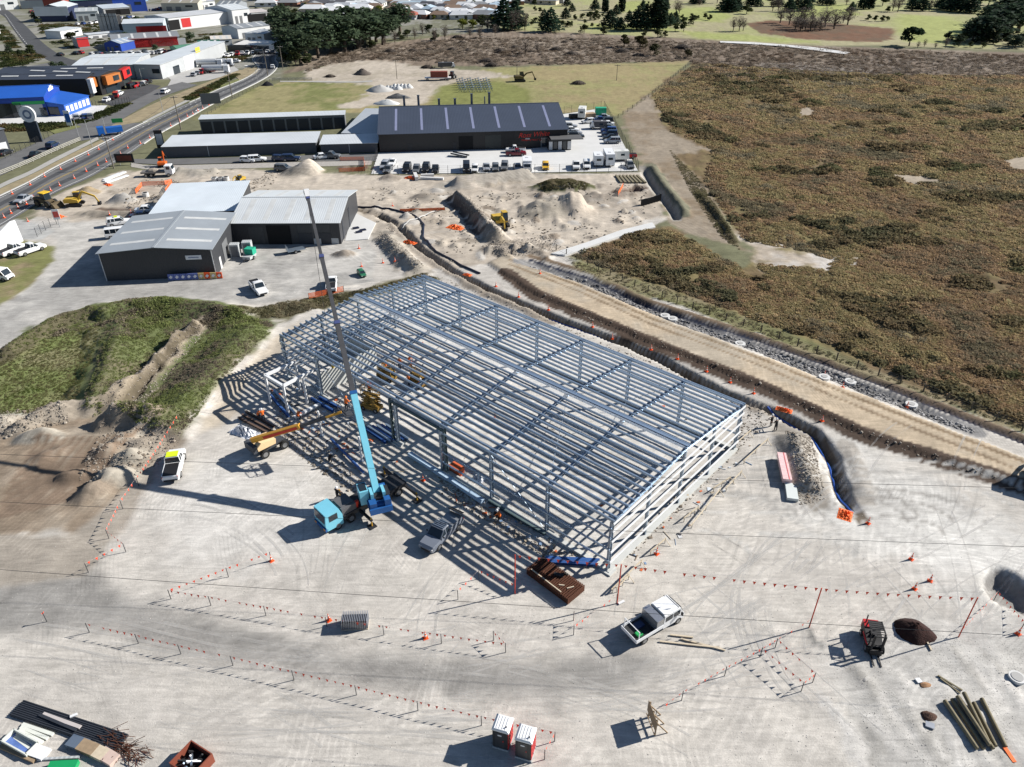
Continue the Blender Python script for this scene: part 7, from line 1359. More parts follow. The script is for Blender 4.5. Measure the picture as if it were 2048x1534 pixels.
flag_line([(342, 1198), (422, 1211), (532, 1231), (654, 1253), (768, 1270), (883, 1287), (1011, 1305), (987, 1281)], 'string of orange flags passing the wrapped silver pallet')
flag_line([(342, 1198), (457, 1154), (543, 1122)], 'short string of orange flags ending at a lone cone on the left')
flag_line([(177, 1145), (252, 1104), (218, 1077), (246, 1018), (278, 972), (336, 884), (360, 845)], 'string of orange flags along the edge of the stripped topsoil')
flag_line([(1030, 1187), (1234, 1207), (1618, 1255), (1917, 1274)], 'high string of flags on tall red poles round the frame corner', 4.9, .8, REDP, fs=.24)
flag_line([(1310, 1440), (1363, 1401), (1449, 1352), (1520, 1314), (1550, 1296), (1617, 1256)], 'string of orange flags from the sign hurdle to a red pole'); flag_line([(1520, 1314), (1602, 1383), (1625, 1365), (1550, 1296)], 'loop of orange flags left of the forklift')
flag_line([(1233, 1207), (1147, 1270), (1147, 1241)], 'short string of flags left of the flat deck truck'); flag_line([(916, 1199), (958, 1158), (1030, 1187)], 'short string of flags left of the rust red mesh'); flag_line([(94, 1243.5), (94.5, 1243)], 'lone steel picket at the left of the pad', step=9, posts_on=(0,))
flag_line([(1917, 1274), (1989, 1198), (2040, 1262)], 'string of flags beside the pit at the right edge'); flag_line([(1440, 1000), (1480, 985), (1560, 980)], 'low marker string beside the footing at right') if False else None
# portable toilets
TG = mat('toilet_dark', (.035, .037, .04), rough=.5, var=.1); TR_ = mat('toilet_red', (.6, .03, .03), rough=.45, var=.06); TWH = mat('toilet_roof', (.76, .77, .78), rough=.5, var=.05)
def toilet(px, py, rz, label):
    t = thing('portable_toilet', label, 'portable toilet', GG(px, py), rz, 'portable toilets'); w = 1.18; MB().box((0, 0, .09), (w + .1, w + .14, .16)).build('base_skid', LGREYW, t)
    MB().box((-w / 2, 0, 1.2), (.05, w, 2.05)).build('side_wall', TG, t); MB().box((w / 2, 0, 1.2), (.05, w, 2.05)).build('side_wall', TR_, t); MB().box((0, w / 2, 1.2), (w - .06, .05, 2.05)).build('back_wall', TR_, t); MB().box((0, -w / 2, 1.2), (w - .06, .05, 2.05)).build('front_wall', TG, t)
    d = MB().box((-.05, -w / 2 - .03, 1.15), (.72, .04, 1.8)).build('door', mat('toilet_door', (.05, .05, .055), rough=.4), t); MB().box((.22, -w / 2 - .06, 1.15), (.06, .04, .16)).build('door_latch', TR_, d); MB().box((-.05, -w / 2 - .055, 1.75), (.3, .02, .14)).build('door_sign', TWH, d)
    for z in (.7, 1.2, 1.7): MB().box((w / 2 + .03, 0, z), (.03, w * .8, .06)).build('wall_rib', TG, t)
    r = MB(); r.loft([[(x * sx, y * sy, z) for x, y in ((-1, -1), (1, -1), (1, 1), (-1, 1))] for sx, sy, z in ((.66, .66, 2.2), (.66, .66, 2.3), (.5, .58, 2.42))]); ro = r.build('roof', TWH, t)
    for k in range(4): MB().box((-.33 + k * .22, 0, 2.425), (.05, 1.0, .05)).build('roof_rib', TWH, ro)
    MB().tube((.35, -.3, 2.38), (.35, -.3, 2.55), .05).build('vent_pipe', TG, ro)
toilet(1006, 1484, -.3, 'left portable toilet with white roof and red side'); toilet(1051, 1504, -.3, 'right portable toilet with white roof and red side')
# wrapped pallet of silver frames, mesh stack, timber stacks
t = thing('wrapped_pallet', 'plastic wrapped pallet of silver barrier frames on the pad', 'pallet', GG(711, 1250), .05); SILV = mat('wrapped_silver', (.36, .38, .42), rough=.3, metal=.5, var=.2, scale=6)
for k in range(15): MB().box((-1.05 + k * .15, 0, .62), (.06, 1.15, 1.1), ry=.12).build('barrier_frame', SILV, t)
MB().box((0, 0, .45), (2.3, 1.0, .7)).build('wrapped_bundle', mat('bundle_grey', (.14, .15, .17), rough=.5, var=.3, scale=8), t); MB().box((0, 0, .05), (2.3, 1.1, .1)).build('pallet_base', TIMB, t)
RUST = mat('rust_mesh', (.11, .042, .022), rough=.85, var=.3, scale=4)
A_, B_ = G(1072, 1135), G(1148, 1190); t = thing('mesh_stack', 'stack of rust red reinforcing mesh sheets by the frame corner', 'reinforcing mesh', GG(1110, 1166), math.atan2(B_.y - A_.y, B_.x - A_.x))
for z in range(5):
    mb = MB(); zz = .12 + z * .16
    for k in range(13): mb.bar((-2.6, -1.1 + k * .183, zz), (2.6, -1.1 + k * .183, zz), .05, .05)
    for k in range(24): mb.bar((-2.55 + k * .222, -1.15, zz + .05), (-2.55 + k * .222, 1.15, zz + .05), .05, .05)
    mb.build('mesh_sheet', RUST, t)
MB().box((0, 0, .3), (5.1, 2.2, .5)).build('inner_bundle', mat('rust_dark', (.03, .014, .01), rough=.9), t)
for a, b in (((-2.2, -.9), (1.6, -1.0)), ((.9, -.5), (1.3, -.2)), ((1.7, -.3), (2.0, .3))): MB().bar((*a, .86), (*b, .86), .1, .06).build('timber_batten', TIMB, t)
MB().box((.1, .35, .9), (.9, .35, .14), rz=.5).build('dark_pack', BLK, t)
a, b = G(1562, 912), G(1575, 970); t = thing('board_stack', 'long stack of boards under red striped white wrap beside the trench', 'board stack', GG(1567, 940), math.atan2(b.y - a.y, b.x - a.x)); PW = mat('pink_wrap', (.80, .55, .54), rough=.35, var=.25, scale=3)
MB().box((0, 0, .36), (4.8, .95, .55)).build('wrapped_boards', PW, t)
for s in (-1.6, 0, 1.6): MB().box((s, 0, .04), (.12, 1.05, .1)).build('bearer', TIMB, t)
MB().box((0, .2, .645), (4.8, .10, .02)).build('red_stripe', mat('stripe_red', (.62, .16, .16)), t)
t = thing('panel_stack', 'short stack of pale panels beside the red wrapped boards', 'panel stack', GG(1582, 987), math.atan2(b.y - a.y, b.x - a.x) - .05); 
for k in range(4): MB().box((0, 0, .1 + k * .09), (2.6, 1.15, .08)).build('panel', mat('pale_panel', (.62, .66, .64), rough=.5, var=.05), t)
# profile boards on pegs round the footing
PB_ = [((1450, 985), (1482, 950)), ((1485, 930), (1535, 885)), ((1380, 1060), (1440, 985)), ((1425, 985), (1460, 962)), ((1366, 1045), (1396, 1022)), ((1299, 1112), (1331, 1085)), ((1222, 1188), (1284, 1128)), ((1232, 1186), (1258, 1158)), ((1420, 940), (1500, 868))]
for i, (a, b) in enumerate(sorted(PB_)):
    A_, B_ = GG(*a), GG(*b); O_ = A_.copy(); d = B_ - A_; t = thing('profile_board', f'timber profile board on pegs, {ordn(i + 1)} from the near corner along the right end', 'profile board', O_, 0, 'profile boards round the footing'); MB().bar((0, 0, .6), (d.x, d.y, d.z + .6), .06, .18).build('board', TIMB, t)
    for u in (.05, .5, .95): MB().bar((d.x * u, d.y * u, d.z * u - .05), (d.x * u, d.y * u, d.z * u + .72), .06, .06).build('peg', TIMB, t)
    MB().bar((d.x * .95, d.y * .95, d.z + .6), (d.x * .95 + .5, d.y * .95 - .45, d.z + .02), .05, .05).build('brace', TIMB, t)
# poles in a pile, loose timbers, brown heap and rubbish
LOG = mat('pole_wood', (.19, .165, .105), rough=.9, var=.25, scale=2); ENDW = mat('pole_end', (.34, .28, .19), rough=.9, var=.1)
for i, (a, b, z) in enumerate((((1888, 1404), (1953, 1500), 0), ((1903, 1401), (1967, 1500), 0), ((1916, 1398), (1985, 1500), .0), ((1911, 1400), (1975, 1498), .3), ((1924, 1393), (1972, 1490), .3), ((1946, 1408), (1990, 1495), 0), ((1962, 1400), (2010, 1496), 0))):
    A_, B_ = GG(*a), GG(*b); O_ = A_.copy(); mb = MB(); r = .17; d = B_ - A_; mb.tube((0, 0, r + z), (d.x, d.y, d.z + r + z), r, r * .85, 10); t = mb.build('timber_pole', LOG, None, 40, O_); tag(t, f'grey brown timber pole, {ordn(i + 1)} from left in the pile at lower right', 'timber pole', 'pile of timber poles'); MB().tube((-d.x * .002, -d.y * .002, r + z), (d.x * .001, d.y * .001, r + z), r * .9).build('cut_end', ENDW, t)
def plank(a, b, w, h, m, label, grp='loose timbers on the pad', cat='plank', z=.05):
    A_, B_ = GG(*a), GG(*b); O_ = A_.copy(); d = B_ - A_; mb = MB(); mb.bar((0, 0, h / 2 + z), (d.x, d.y, d.z + h / 2 + z), w, h); return tag(mb.build('plank', m, None, None, O_), label, cat, grp)
plank((1340, 1271), (1386, 1276), .14, .1, TIMB, 'upper loose timber right of the flat deck truck'); plank((1319, 1284), (1440, 1297), .14, .1, TIMB, 'long lower loose timber right of the flat deck truck'); plank((1362, 1279), (1450, 1302), .14, .1, TIMB, 'crossing loose timber right of the flat deck truck'); plank((1237, 1209), (1248, 1203), .2, .1, WSTEEL, 'white offcut by the red pole at the frame corner')
plank((2008, 1496), (2028, 1526), .3, .1, ORGN, 'orange red strip at the end of the pole pile'); plank((1875, 1352), (1924, 1382), .12, .08, LOG, 'upper thin timber above the pole pile'); plank((1880, 1358), (1920, 1388), .12, .08, LOG, 'lower thin timber above the pole pile')
def heap(name, px, py, rx, ry, h, m, label, cat, rot=0., seed=1, grp=None):
    mb = MB(); rg = random.Random(seed); ph = [rg.random() * 6 for _ in range(4)]; rings = []
    for u in (1, .88, .74, .58, .42, .26, .1): rings.append([((rx * u * (1 + .10 * math.sin(3 * a + ph[0]) + .06 * rg.uniform(-1, 1))) * math.cos(a), ry * u * (1 + .10 * math.sin(2 * a + ph[1]) + .06 * rg.uniform(-1, 1)) * math.sin(a), h * (1 - u) ** .8 * (1 + .1 * rg.uniform(-1, 1)) - (.08 if u == 1 else 0)) for a in np.linspace(0, 6.283, 25)[:24]])
    mb.loft(rings); return tag(mb.build(name, m, None, 70, GG(px, py), rot), label, cat, grp)
heap('bark_heap', 1827, 1264, 1.75, 1.35, 1.15, mat('red_bark', (.035, .014, .011), rough=1, var=.5, scale=5, bump=1, bscale=9), 'oval heap of dark red brown bark by the forklift', 'heap', -.5)
heap('wire_heap', 1858, 1432, .6, .45, .3, mat('rusty_wire', (.09, .05, .035), rough=.95, var=.5, scale=8, bump=1, bscale=14), 'tangled rusty wire heap near the pole pile', 'heap', 0, 3); plank((1850, 1449), (1868, 1455), .5, .12, mat('bent_sheet', (.55, .57, .6), rough=.3, metal=.5), 'bent pale metal sheet beside the rusty wire', 'scraps on the pad', 'scrap sheet'); plank((1833, 1358), (1840, 1367), .4, .1, WSTEEL, 'white scrap panel right of the flag loop', 'scraps on the pad', 'scrap sheet'); heap('rubble_heap', 1850, 1370, .5, .32, .14, mat('tan_rubble', (.30, .17, .09), rough=.95, var=.4, scale=6), 'small tan rubble heap right of the flag loop', 'heap', 0, 4); plank((1850, 1278), (1862, 1302), .12, .1, TIMB, 'splintered timber beside the bark heap')
t = thing('manhole_ring', 'white concrete manhole ring at the right of the pad', 'manhole ring', GG(2032, 1358)); mb = MB(); mb.tube((0, 0, 0), (0, 0, .3), .62, n=20); mb.build('ring', CONC, t); MB().tube((0, 0, .3), (0, 0, .34), .45, n=20).build('cover', CONC2, t)
for i, (x, y) in enumerate(((1330, 634), (1345, 640), (1480, 690), (1648, 757), (1700, 766), (1822, 812))): t = thing('manhole_ring', f'white manhole lid, {ordn(i + 1)} from left along the rock swale', 'manhole ring', GG(x, y), 0, 'manholes along the swale'); mb = MB(); mb.tube((0, 0, 0), (0, 0, .35), .75, n=16); mb.build('ring', CONC, t); MB().tube((0, 0, .35), (0, 0, .4), .4, n=12).build('cover', CONC2, t)
# sign hurdle seen from behind, props
t = thing('sign_hurdle', 'timber braced site sign seen from behind near the toilets', 'sign', GG(1303, 1452), math.radians(100)); WD = mat('weathered_wood', (.30, .22, .14), rough=.9, var=.2, scale=3)
for x in (-.75, 0, .75): MB().bar((x, 0, 0), (x, 0, 1.9), .09, .09).build('post', WD, t); MB().bar((x, 0, 1.5), (x, -1.0, .02), .08, .08).build('brace', WD, t)
MB().box((0, .07, 1.25), (1.9, .04, 1.2)).build('sign_panel', WD, t); MB().box((0, .12, .3), (1.8, .05, .1)).build('bottom_rail', WD, t)
# material dump, lower left
DKR = mat('dark_decking', (.055, .062, .075), rough=.45, metal=.4, var=.1, scale=1); a, b = G(30, 1420), G(240, 1490); t = thing('decking_stack', 'stack of long dark ribbed steel sheets at lower left', 'steel sheets', GG(138, 1452), math.atan2(b.y - a.y, b.x - a.x)); Ld = (b - a).length
MB().box((0, 0, .12), (Ld, 1.35, .2)).build('sheet_bundle', DKR, t)
for k in range(9): MB().box((0, -.6 + k * .15, .24), (Ld, .05, .05)).build('sheet_rib', DKR, t)
t2 = t.rotation_euler[2]
def lay(name, label, cat, px, py, dims, m, z=0., dr=0., grp='materials dumped at lower left'): t = tag(MB().box((0, 0, dims[2] / 2), dims).build(name, m, None, None, GG(px, py, z), t2 + dr), label, cat, grp); return t
lay('channel_beam', 'pale grey channel lying on the dark ribbed sheets', 'steel beam', 126, 1446, (3.6, .28, .1), mat('pale_channel', (.50, .46, .44), rough=.5, var=.08), .28, -.02); lay('channel_beam', 'dark channel beside the pale channel on ribbed sheets', 'steel beam', 118, 1450, (3.7, .22, .1), DKR, .28, -.06); lay('timber_scrap', 'small white bracket on the dark ribbed sheets', 'scrap', 150, 1436, (.5, .2, .1), WSTEEL, .28, .8)
WPL = mat('white_plank', (.66, .68, .62), rough=.6, var=.08)
for k in range(5): lay('white_plank', f'pale plank, {ordn(k + 1)} from the dark ribbed sheets at lower left', 'plank', 76 - k * 7, 1460 + k * 7, (2.9 - .2 * k, .26, .16), WPL, 0, -.05 * k)
bx = thing('lined_crate', 'shallow white crate lined with blue at lower left', 'crate', GG(44, 1490), t2 - .12, 'materials dumped at lower left'); MB().box((0, 0, .1), (2.6, 1.0, .1)).build('crate_floor', mat('blue_lining', (.10, .17, .42), rough=.4, var=.3, scale=3), bx)
for x, y, w_, d_ in ((0, .5, 2.7, .1), (0, -.5, 2.7, .1), (1.3, 0, .1, 1.0), (-1.3, 0, .1, 1.0)): MB().box((x, y, .25), (w_, d_, .5)).build('crate_side', WPL, bx)
lay('white_sheet', 'white sheet leaning at the end of the lined crate', 'sheet', 82, 1508, (1.1, .9, .3), WSTEEL)
lay('dark_beam', 'long dark sloping beam in front of the lined crate', 'plank', 36, 1508, (3.4, .35, .2), WD, 0, -.05)
for k in range(4): lay('timber_bundle', f'timber bundle, {ordn(k + 1)} from left below the dark ribbed sheets', 'timber', 158 + k * 20, 1490 + k * 9, (1.5, .9, .4), [STEEL, WD, TIMB, mat('pink_sheet', (.55, .42, .36), rough=.8, var=.1)][k], 0, -.05 * k)
lay('green_tarpaulin', 'bright green tarpaulin roll at the bottom left edge', 'tarpaulin', 128, 1536, (2.0, .7, .4), mat('tarp_green', (.01, .30, .10), rough=.5, var=.1), 0, .35); lay('pale_beam', 'pale beam behind the green tarpaulin', 'plank', 118, 1518, (3.0, .18, .16), LGREYW, 0, .35)
mb = MB(); rg = random.Random(9)
for k in range(120): x = rg.uniform(-2.2, 2.2); y = rg.gauss(0, .28) * (1 + .3 * abs(x)); a = rg.gauss(0, .5); l = rg.uniform(.4, 1.3); mb.bar((x, y, rg.uniform(.02, .35)), (x + l * math.cos(a), y + l * math.sin(a), rg.uniform(.02, .5)), .03, .03)
tag(mb.build('rebar_tangle', RUST, None, None, GG(240, 1495), t2 - .1), 'tangled rusty reinforcing rods beside the ribbed sheets', 'rods', 'materials dumped at lower left')
t = thing('skip_bin', 'open rust red bin of scrap at the bottom edge', 'bin', GG(388, 1532), -.5); RB = mat('bin_red', (.22, .06, .035), rough=.7, var=.2)
for x, y, w_, d_ in ((0, .95, 2.2, .08), (0, -.95, 2.2, .08), (1.06, 0, .08, 1.82), (-1.06, 0, .08, 1.82)): MB().box((x, y, .5), (w_, d_, 1.0)).build('bin_side', RB, t)
MB().box((0, 0, .2), (2.0, 1.8, .3)).build('bin_floor', VOID, t)
for k in range(9): rg = random.Random(k); MB().bar((rg.uniform(-.8, .8), rg.uniform(-.7, .7), .5), (rg.uniform(-.8, .8), rg.uniform(-.7, .7), .95), .12, .12).build('scrap', [WSTEEL, STEEL, BLK][k % 3], t)
# white plastic, orange boxes, barriers and mesh by the frame
def crumple(label, px, py, rx, ry, h, m, seed, cat='plastic sheet'):
    mb = MB(); n = 14; rg = random.Random(seed); V = [[(rx * (i / n - .5) * 2, ry * (j / n - .5) * 2, max(.02, h * rg.random() * (1 - max(abs(i / n - .5), abs(j / n - .5)) * 1.9))) for j in range(n + 1)] for i in range(n + 1)]
    vs = [p for r in V for p in r]; mb.add(vs, [(i * (n + 1) + j, (i + 1) * (n + 1) + j, (i + 1) * (n + 1) + j + 1, i * (n + 1) + j + 1) for i in range(n) for j in range(n)]); return tag(mb.build('plastic_sheet', m, None, None, GG(px, py), -.5), label, cat, 'crumpled covers')
crumple('crumpled white plastic sheeting behind the boom lift', 490, 866, 1.9, .9, 1.3, mat('white_plastic', (.72, .74, .78), rough=.3, var=.08), 2); crumple('crumpled white wrapping beside the frame footing', 958, 957, .7, .6, .8, MATS['white_plastic'], 5)
crumple('crumpled orange netting at the trench bend', 1568, 820, 1.0, .5, .5, ORGN, 3, 'netting'); crumple('crumpled orange netting at the trench end', 1690, 1030, .7, .9, .5, ORGN, 6, 'netting'); crumple('orange netting heap on the earthworks near the windrow', 912, 455, 1.8, 1.2, .8, ORGN, 7, 'netting'); crumple('orange netting heap beside the road works loader', 120, 434, 1.3, .8, .7, ORGN, 8, 'netting'); crumple('orange netting heap below the white trays', 216, 370, 1.2, .7, .6, ORGN, 9, 'netting'); crumple('red orange netting crumpled below the yard fence', 820, 357, 1.6, .8, .9, ORGN, 10, 'netting'); crumple('small orange netting beside the digger trench', 935, 550, .8, .5, .5, ORGN, 11, 'netting'); crumple('orange netting rolled along the pipe trench bank', 818, 485, 1.6, .6, .6, ORGN, 12, 'netting')
def barrier(label, pts, h=1.0, m=ORGN):
    B = [GG(*p) for p in pts]; O_ = B[0].copy(); t = thing('mesh_barrier', label, 'barrier', O_, 0, 'orange mesh barriers')
    for b in B: MB().bar(b - O_, b - O_ + Vector((0, 0, h + .15)), .05, .05).build('stake', PICK, t)
    for a, b in zip(B, B[1:]):
        mb = MB(); u = (b - a)
        for k in range(5): z = .12 + k * (h - .1) / 4; mb.bar(a - O_ + Vector((0, 0, z)), b - O_ + Vector((0, 0, z)), .03, .11)
        mb.build('mesh_panel', m, t)
barrier('long bright orange barrier beside the grass bank left of the frame', [(618, 598), (655, 590), (688, 583)], .9); barrier('orange mesh barrier around the pit below the driveway', [(680, 322), (728, 321), (730, 342), (678, 345)], .9); barrier('orange mesh barrier around the left earthworks pit', [(272, 388), (285, 372), (330, 370), (345, 366)], .9); barrier('short orange mesh barrier right of the left earthworks pit', [(332, 386), (345, 368)], .9); barrier('red barrier rail across the earthworks above the pipes', [(800, 424), (845, 423), (890, 421)], .6); barrier('orange mesh barrier by the pit at the sheet piles', [(1236, 392), (1246, 374)], .9)
lay2 = lambda name, label, cat, px, py, d, m, rz, z=0.: tag(MB().box((0, 0, d[2] / 2), d).build(name, m, None, None, GG(px, py, z), rz), label, cat)
t = thing('tool_crate', 'orange red site toolbox inside the frame front wall', 'toolbox', GG(914, 945), FRZ); MB().box((0, 0, .45), (1.6, .8, .9)).build('box', mat('box_orange', (.6, .10, .03), rough=.5), t); MB().box((0, 0, .93), (1.64, .84, .06)).build('lid', mat('lid_orange', (.66, .14, .05)), t)
# sheet piles by the yard drain, long timbers, pipes
SP = thing('sheet_pile_wall', 'dark steel sheet pile wall beside the yard drain', 'sheet piles', GG(1285, 412)); O_ = SP.location
for k in range(14): a = GG(1283 + k * 2.8, 412 - k * .8) - O_; MB().box((a.x, a.y, .2), (.42, .3 if k % 2 else .16, 2.4), rz=.1).build('pile', BLK, SP)
for k in range(7): plank((1232 + k * 7, 352), (1243 + k * 8, 367), .5, .3, LOG, f'dark log, {ordn(k + 1)} from left in the log row below the yard corner', 'logs below the yard corner', 'log')
for i, (a, b) in enumerate((((208, 364), (250, 345)), ((212, 367), (256, 352)), ((208, 361), (240, 348)))): plank(a, b, .9, .25, WSTEEL, f'long white tray, {ordn(i + 1)} from the road, near the left earthworks', 'white trays', 'tray')
plank((840, 358), (887, 360), .8, .5, CONC, 'white concrete beam below the yard fence'); plank((842, 353), (868, 352), .7, .5, CONC, 'short white concrete beam below the yard fence'); plank((830, 352), (834, 362), .8, .9, CONC, 'upright pale block below the yard fence')
PIPEB = mat('blue_black_pipe', (.018, .022, .045), rough=.35, var=.1); BLUEP = mat('blue_pipe', (.02, .08, .36), rough=.35, var=.08)
def pipe(pts, r, m, label, dz=.15):
    P_ = [p for p in resamp([Gx(*q) for q in pts], 60)]; mb = MB(); mb.path([(a[0], a[1], HZ(*a) + dz) for a in P_], r, 7); return tag(mb.build('pipe', m, None, 50), label, 'pipe', 'pipes laid on the earthworks')
pipe([(712, 415), (780, 418), (830, 432), (848, 450), (846, 476), (870, 502), (930, 535), (960, 548)], .17, PIPEB, 'dark blue pipe snaking along the bank above the trench'); pipe([(1535, 812), (1580, 835), (1625, 862), (1658, 912), (1680, 985), (1705, 1025)], .14, BLUEP, 'bright blue pipe in the trench round the right end'); pipe([(900, 541), (1040, 606), (1240, 681), (1440, 782)], .11, BLUEP, 'blue pipe lying in the trench behind the frame', .12); pipe([(803, 455), (850, 432), (885, 418)], .09, CONC, 'thin white pipe across the earthworks', .2); pipe([(1270, 650), (1300, 662), (1440, 720), (1500, 735)], .05, BLK, 'thin black hose along the haul road', .1) if False else None
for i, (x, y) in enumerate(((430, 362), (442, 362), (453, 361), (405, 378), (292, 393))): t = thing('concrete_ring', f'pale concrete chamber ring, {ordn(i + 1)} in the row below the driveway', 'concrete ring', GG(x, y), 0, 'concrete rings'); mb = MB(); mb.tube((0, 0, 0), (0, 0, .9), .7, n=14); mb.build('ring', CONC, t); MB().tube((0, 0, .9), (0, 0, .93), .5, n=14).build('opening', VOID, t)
# along the charcoal shed wall
t = thing('barrier_stack', 'row of chequered red and blue barrier boards at the shed wall', 'barrier', SH1_A + SH1_E1 * (SH1_L * .60) - SH1_E2 * .9, math.atan2(SH1_E1.y, SH1_E1.x)); CHQ = [mat('chk_blue', (.12, .16, .4)), mat('chk_white', (.75, .75, .78)), ORG, mat('chk_sand', (.6, .45, .2))]
for k in range(9): MB().box((k * 1.0, 0, .6), (.95, .12, 1.1)).build('board', CHQ[0] if k < 5 else CHQ[2 + (k % 2)], t); MB().box((k * 1.0, -.07, .6), (.4, .03, .5), ry=.78).build('board_mark', CHQ[1], t)
for i in range(2): t = thing('storage_cabinet', ('left', 'right')[i] + ' pale cabinet beside the gabled shed door', 'cabinet', SH1_A + SH1_E1 * (SH1_L + 1.4 + i * 2.0) + SH1_E2 * (9 + i * 1.0), math.atan2(SH1_E1.y, SH1_E1.x)); MB().box((0, 0, 1.2), (1.6, 1.4, 2.4)).build('body', LGREYW, t); MB().box((0, -.72, 1.1), (1.2, .04, 2.0)).build('door', GREYW, t)
for i, (x, y) in enumerate(((637, 487), (655, 486), (672, 486))): t = thing('tank_unit', f'grey plant unit, {ordn(i + 1)} from left in front of the large shed', 'plant unit', GG(x, y), 0, 'plant units by the large shed'); MB().box((0, 0, .6), (1.4, 1.1, 1.1)).build('casing', LGREYW, t); MB().tube((0, 0, 1.15), (0, 0, 1.3), .3).build('fan', BLK, t)
for i, (x, y) in enumerate(((718, 466), (726, 462), (712, 458))): t = thing('pipe_fittings', f'grey pipe fitting bundle, {ordn(i + 1)} on the white slab', 'pipes', GG(x, y, .06), .5, 'pipe fittings on the slab'); [MB().tube((-.6, q * .3, .2), (.6, q * .3, .2), .12, n=8).build('pipe_length', PIPEB, t) for q in (-1, 0, 1)]
# fences
def post_fence(label, pts, gap, h, pm, wires=3, name='wire_fence', pw=.09, rail=None, mesh=None, grp=None):
    P_ = resamp(cr(pts, 80) if len(pts) > 2 else [Gx(*p) for p in pts], 400); s = np.concatenate([[0], np.cumsum(np.hypot(*np.diff(P_, axis=0).T))]); n = int(s[-1] / gap); q = [onz((np.interp(k * gap, s, P_[:, 0]), np.interp(k * gap, s, P_[:, 1]))) for k in range(n + 1)]; O_ = q[0].copy()
    t = thing(name, label, 'fence', O_, 0, grp); pmesh = MB(); pmesh.box((0, 0, h / 2 - .1), (pw, pw, h + .2)); pm_ = pmesh.mesh('post', pm)
    for a in q: link('post', pm_, t, a - O_)
    for w in range(wires):
        mb = MB(); z = h * (w + .9) / (wires + .2)
        for a, b in zip(q, q[1:]):
            if rail: mb.bar(a - O_ + Vector((0, 0, z)), b - O_ + Vector((0, 0, z)), .04, rail)
            else: mb.tube(a - O_ + Vector((0, 0, z)), b - O_ + Vector((0, 0, z)), .012, n=4, cap=False)
        mb.build('rail' if rail else 'wire', pm if rail else PICK, t)
    return t
FP = mat('fence_post', (.12, .10, .075), rough=.9, var=.2); RAILM = mat('rail_grey', (.36, .35, .30), rough=.85, var=.12); SEC = mat('security_steel', (.06, .065, .065), rough=.5, metal=.4, var=.1)
post_fence('post and wire fence between the haul road and the heath', [(1112, 500), (1300, 586), (1519, 664), (1738, 745), (1900, 805), (2100, 885)], 2.9, 1.25, FP, 4, pw=.14); post_fence('grey three rail fence beside the side street', [(-60, 372), (0, 350), (57, 327), (110, 303), (167, 279)], 2.6, 1.1, RAILM, 3, 'rail_fence', .14, .16); post_fence('grey rail fence across the top of the field', [(545, 162), (600, 161), (640, 161)], 3, 1.1, RAILM, 3, 'rail_fence', .14, .16)
post_fence('tall dark security fence along the right side of the yard', [(1208, 217), (1238, 270), (1277, 343)], 2.6, 2.4, SEC, 6, 'security_fence', .1); post_fence('tall dark security fence along the front of the yard', [(747, 349), (900, 349), (1010, 347.5), (1276, 344)], 3.0, 2.3, SEC, 5, 'security_fence', .08); post_fence('tall dark security fence behind the yard', [(1128, 228), (1206, 216)], 3.0, 2.4, SEC, 5, 'security_fence', .08); post_fence('dark security fence at the left end of the yard', [(744, 348), (757, 308)], 2.6, 2.4, SEC, 5, 'security_fence', .08)
post_fence('mesh fence in front of the grey office', [(0, 322), (30, 308), (80, 284), (100, 274)], 2.4, 1.8, SEC, 6, 'mesh_fence', .08); post_fence('dark paling fence beside the annex of the blue shop', [(186, 212), (240, 208), (264, 203)], 1.0, 1.8, SEC, 6, 'paling_fence', .1); post_fence('field fence running up beside the bare strip', [(1236, 236), (1300, 192), (1385, 124)], 5, 1.2, FP, 3, pw=.14); post_fence('temporary mesh fence at the yard entrance by the road', [(75, 474), (90, 462), (106, 452), (114, 448)], 1.8, 1.9, SEC, 6, 'mesh_fence', .06); post_fence('wooden railing along the road side of the field', [(400, 240), (450, 209), (520, 172), (545, 162)], 3.5, 1.1, FP, 3, 'wire_fence')
# utility poles and lamp posts
POLE = mat('pole_grey', (.16, .14, .115), rough=.9, var=.2, scale=1); LAMPP = mat('lamp_post_steel', (.45, .46, .46), rough=.4, metal=.4)
def upole(label, bx_, by_, tx, ty, arms=2, r=.17, name='utility_pole'):
    b = GG(bx_, by_); h_ = up_at(b, tx, ty) - b.z; t = thing(name, label, 'pole', b, 0, 'power poles'); MB().tube((0, 0, -.2), (0, 0, h_), r, r * .65, 10).build('pole', POLE, t)
    for k in range(arms): a = MB().bar((-1.1, .0, h_ - .35 - k * .9), (1.1, .0, h_ - .35 - k * .9), .12, .14).build('crossarm', POLE, t); [MB().tube((x, 0, h_ - .28 - k * .9), (x, 0, h_ - .05 - k * .9), .05).build('insulator', TRIM, a) for x in (-1, -.4, .4, 1)]
    return b + Vector((0, 0, h_ - .1))
PT = [upole('power pole nearest the road works on the main road', 228, 337, 209, 274, 1), upole('power pole right of the blue truck by the storage units', 362, 259, 345, 192, 1), upole('power pole beside the field at the upper road', 465, 196, 457, 145, 1), upole('power pole at the road bend', 536, 153, 530, 108, 1), upole('power pole furthest along, by the pine stand', 566, 138, 562, 92, 1)]
FPs = [upole('slim pole standing in the dirt area behind workshop', 794, 158, 792, 120, 1, .13), upole('slim pole behind the large drab digger', 1034, 150, 1034, 122, 1, .13), upole('slim pole in the dry field right of the digger', 1233, 161, 1235, 129, 1, .13), upole('pole at the left edge of the heath', 1440, 156, 1443, 122, 1, .13), upole('pole in the middle of the far heath', 1690, 174, 1696, 142, 1, .13), upole('pole at the right of the far heath', 1952, 170, 1959, 134, 1, .13)]
WIRE = mat('wire_black', (.02, .02, .022), rough=.5, var=0)
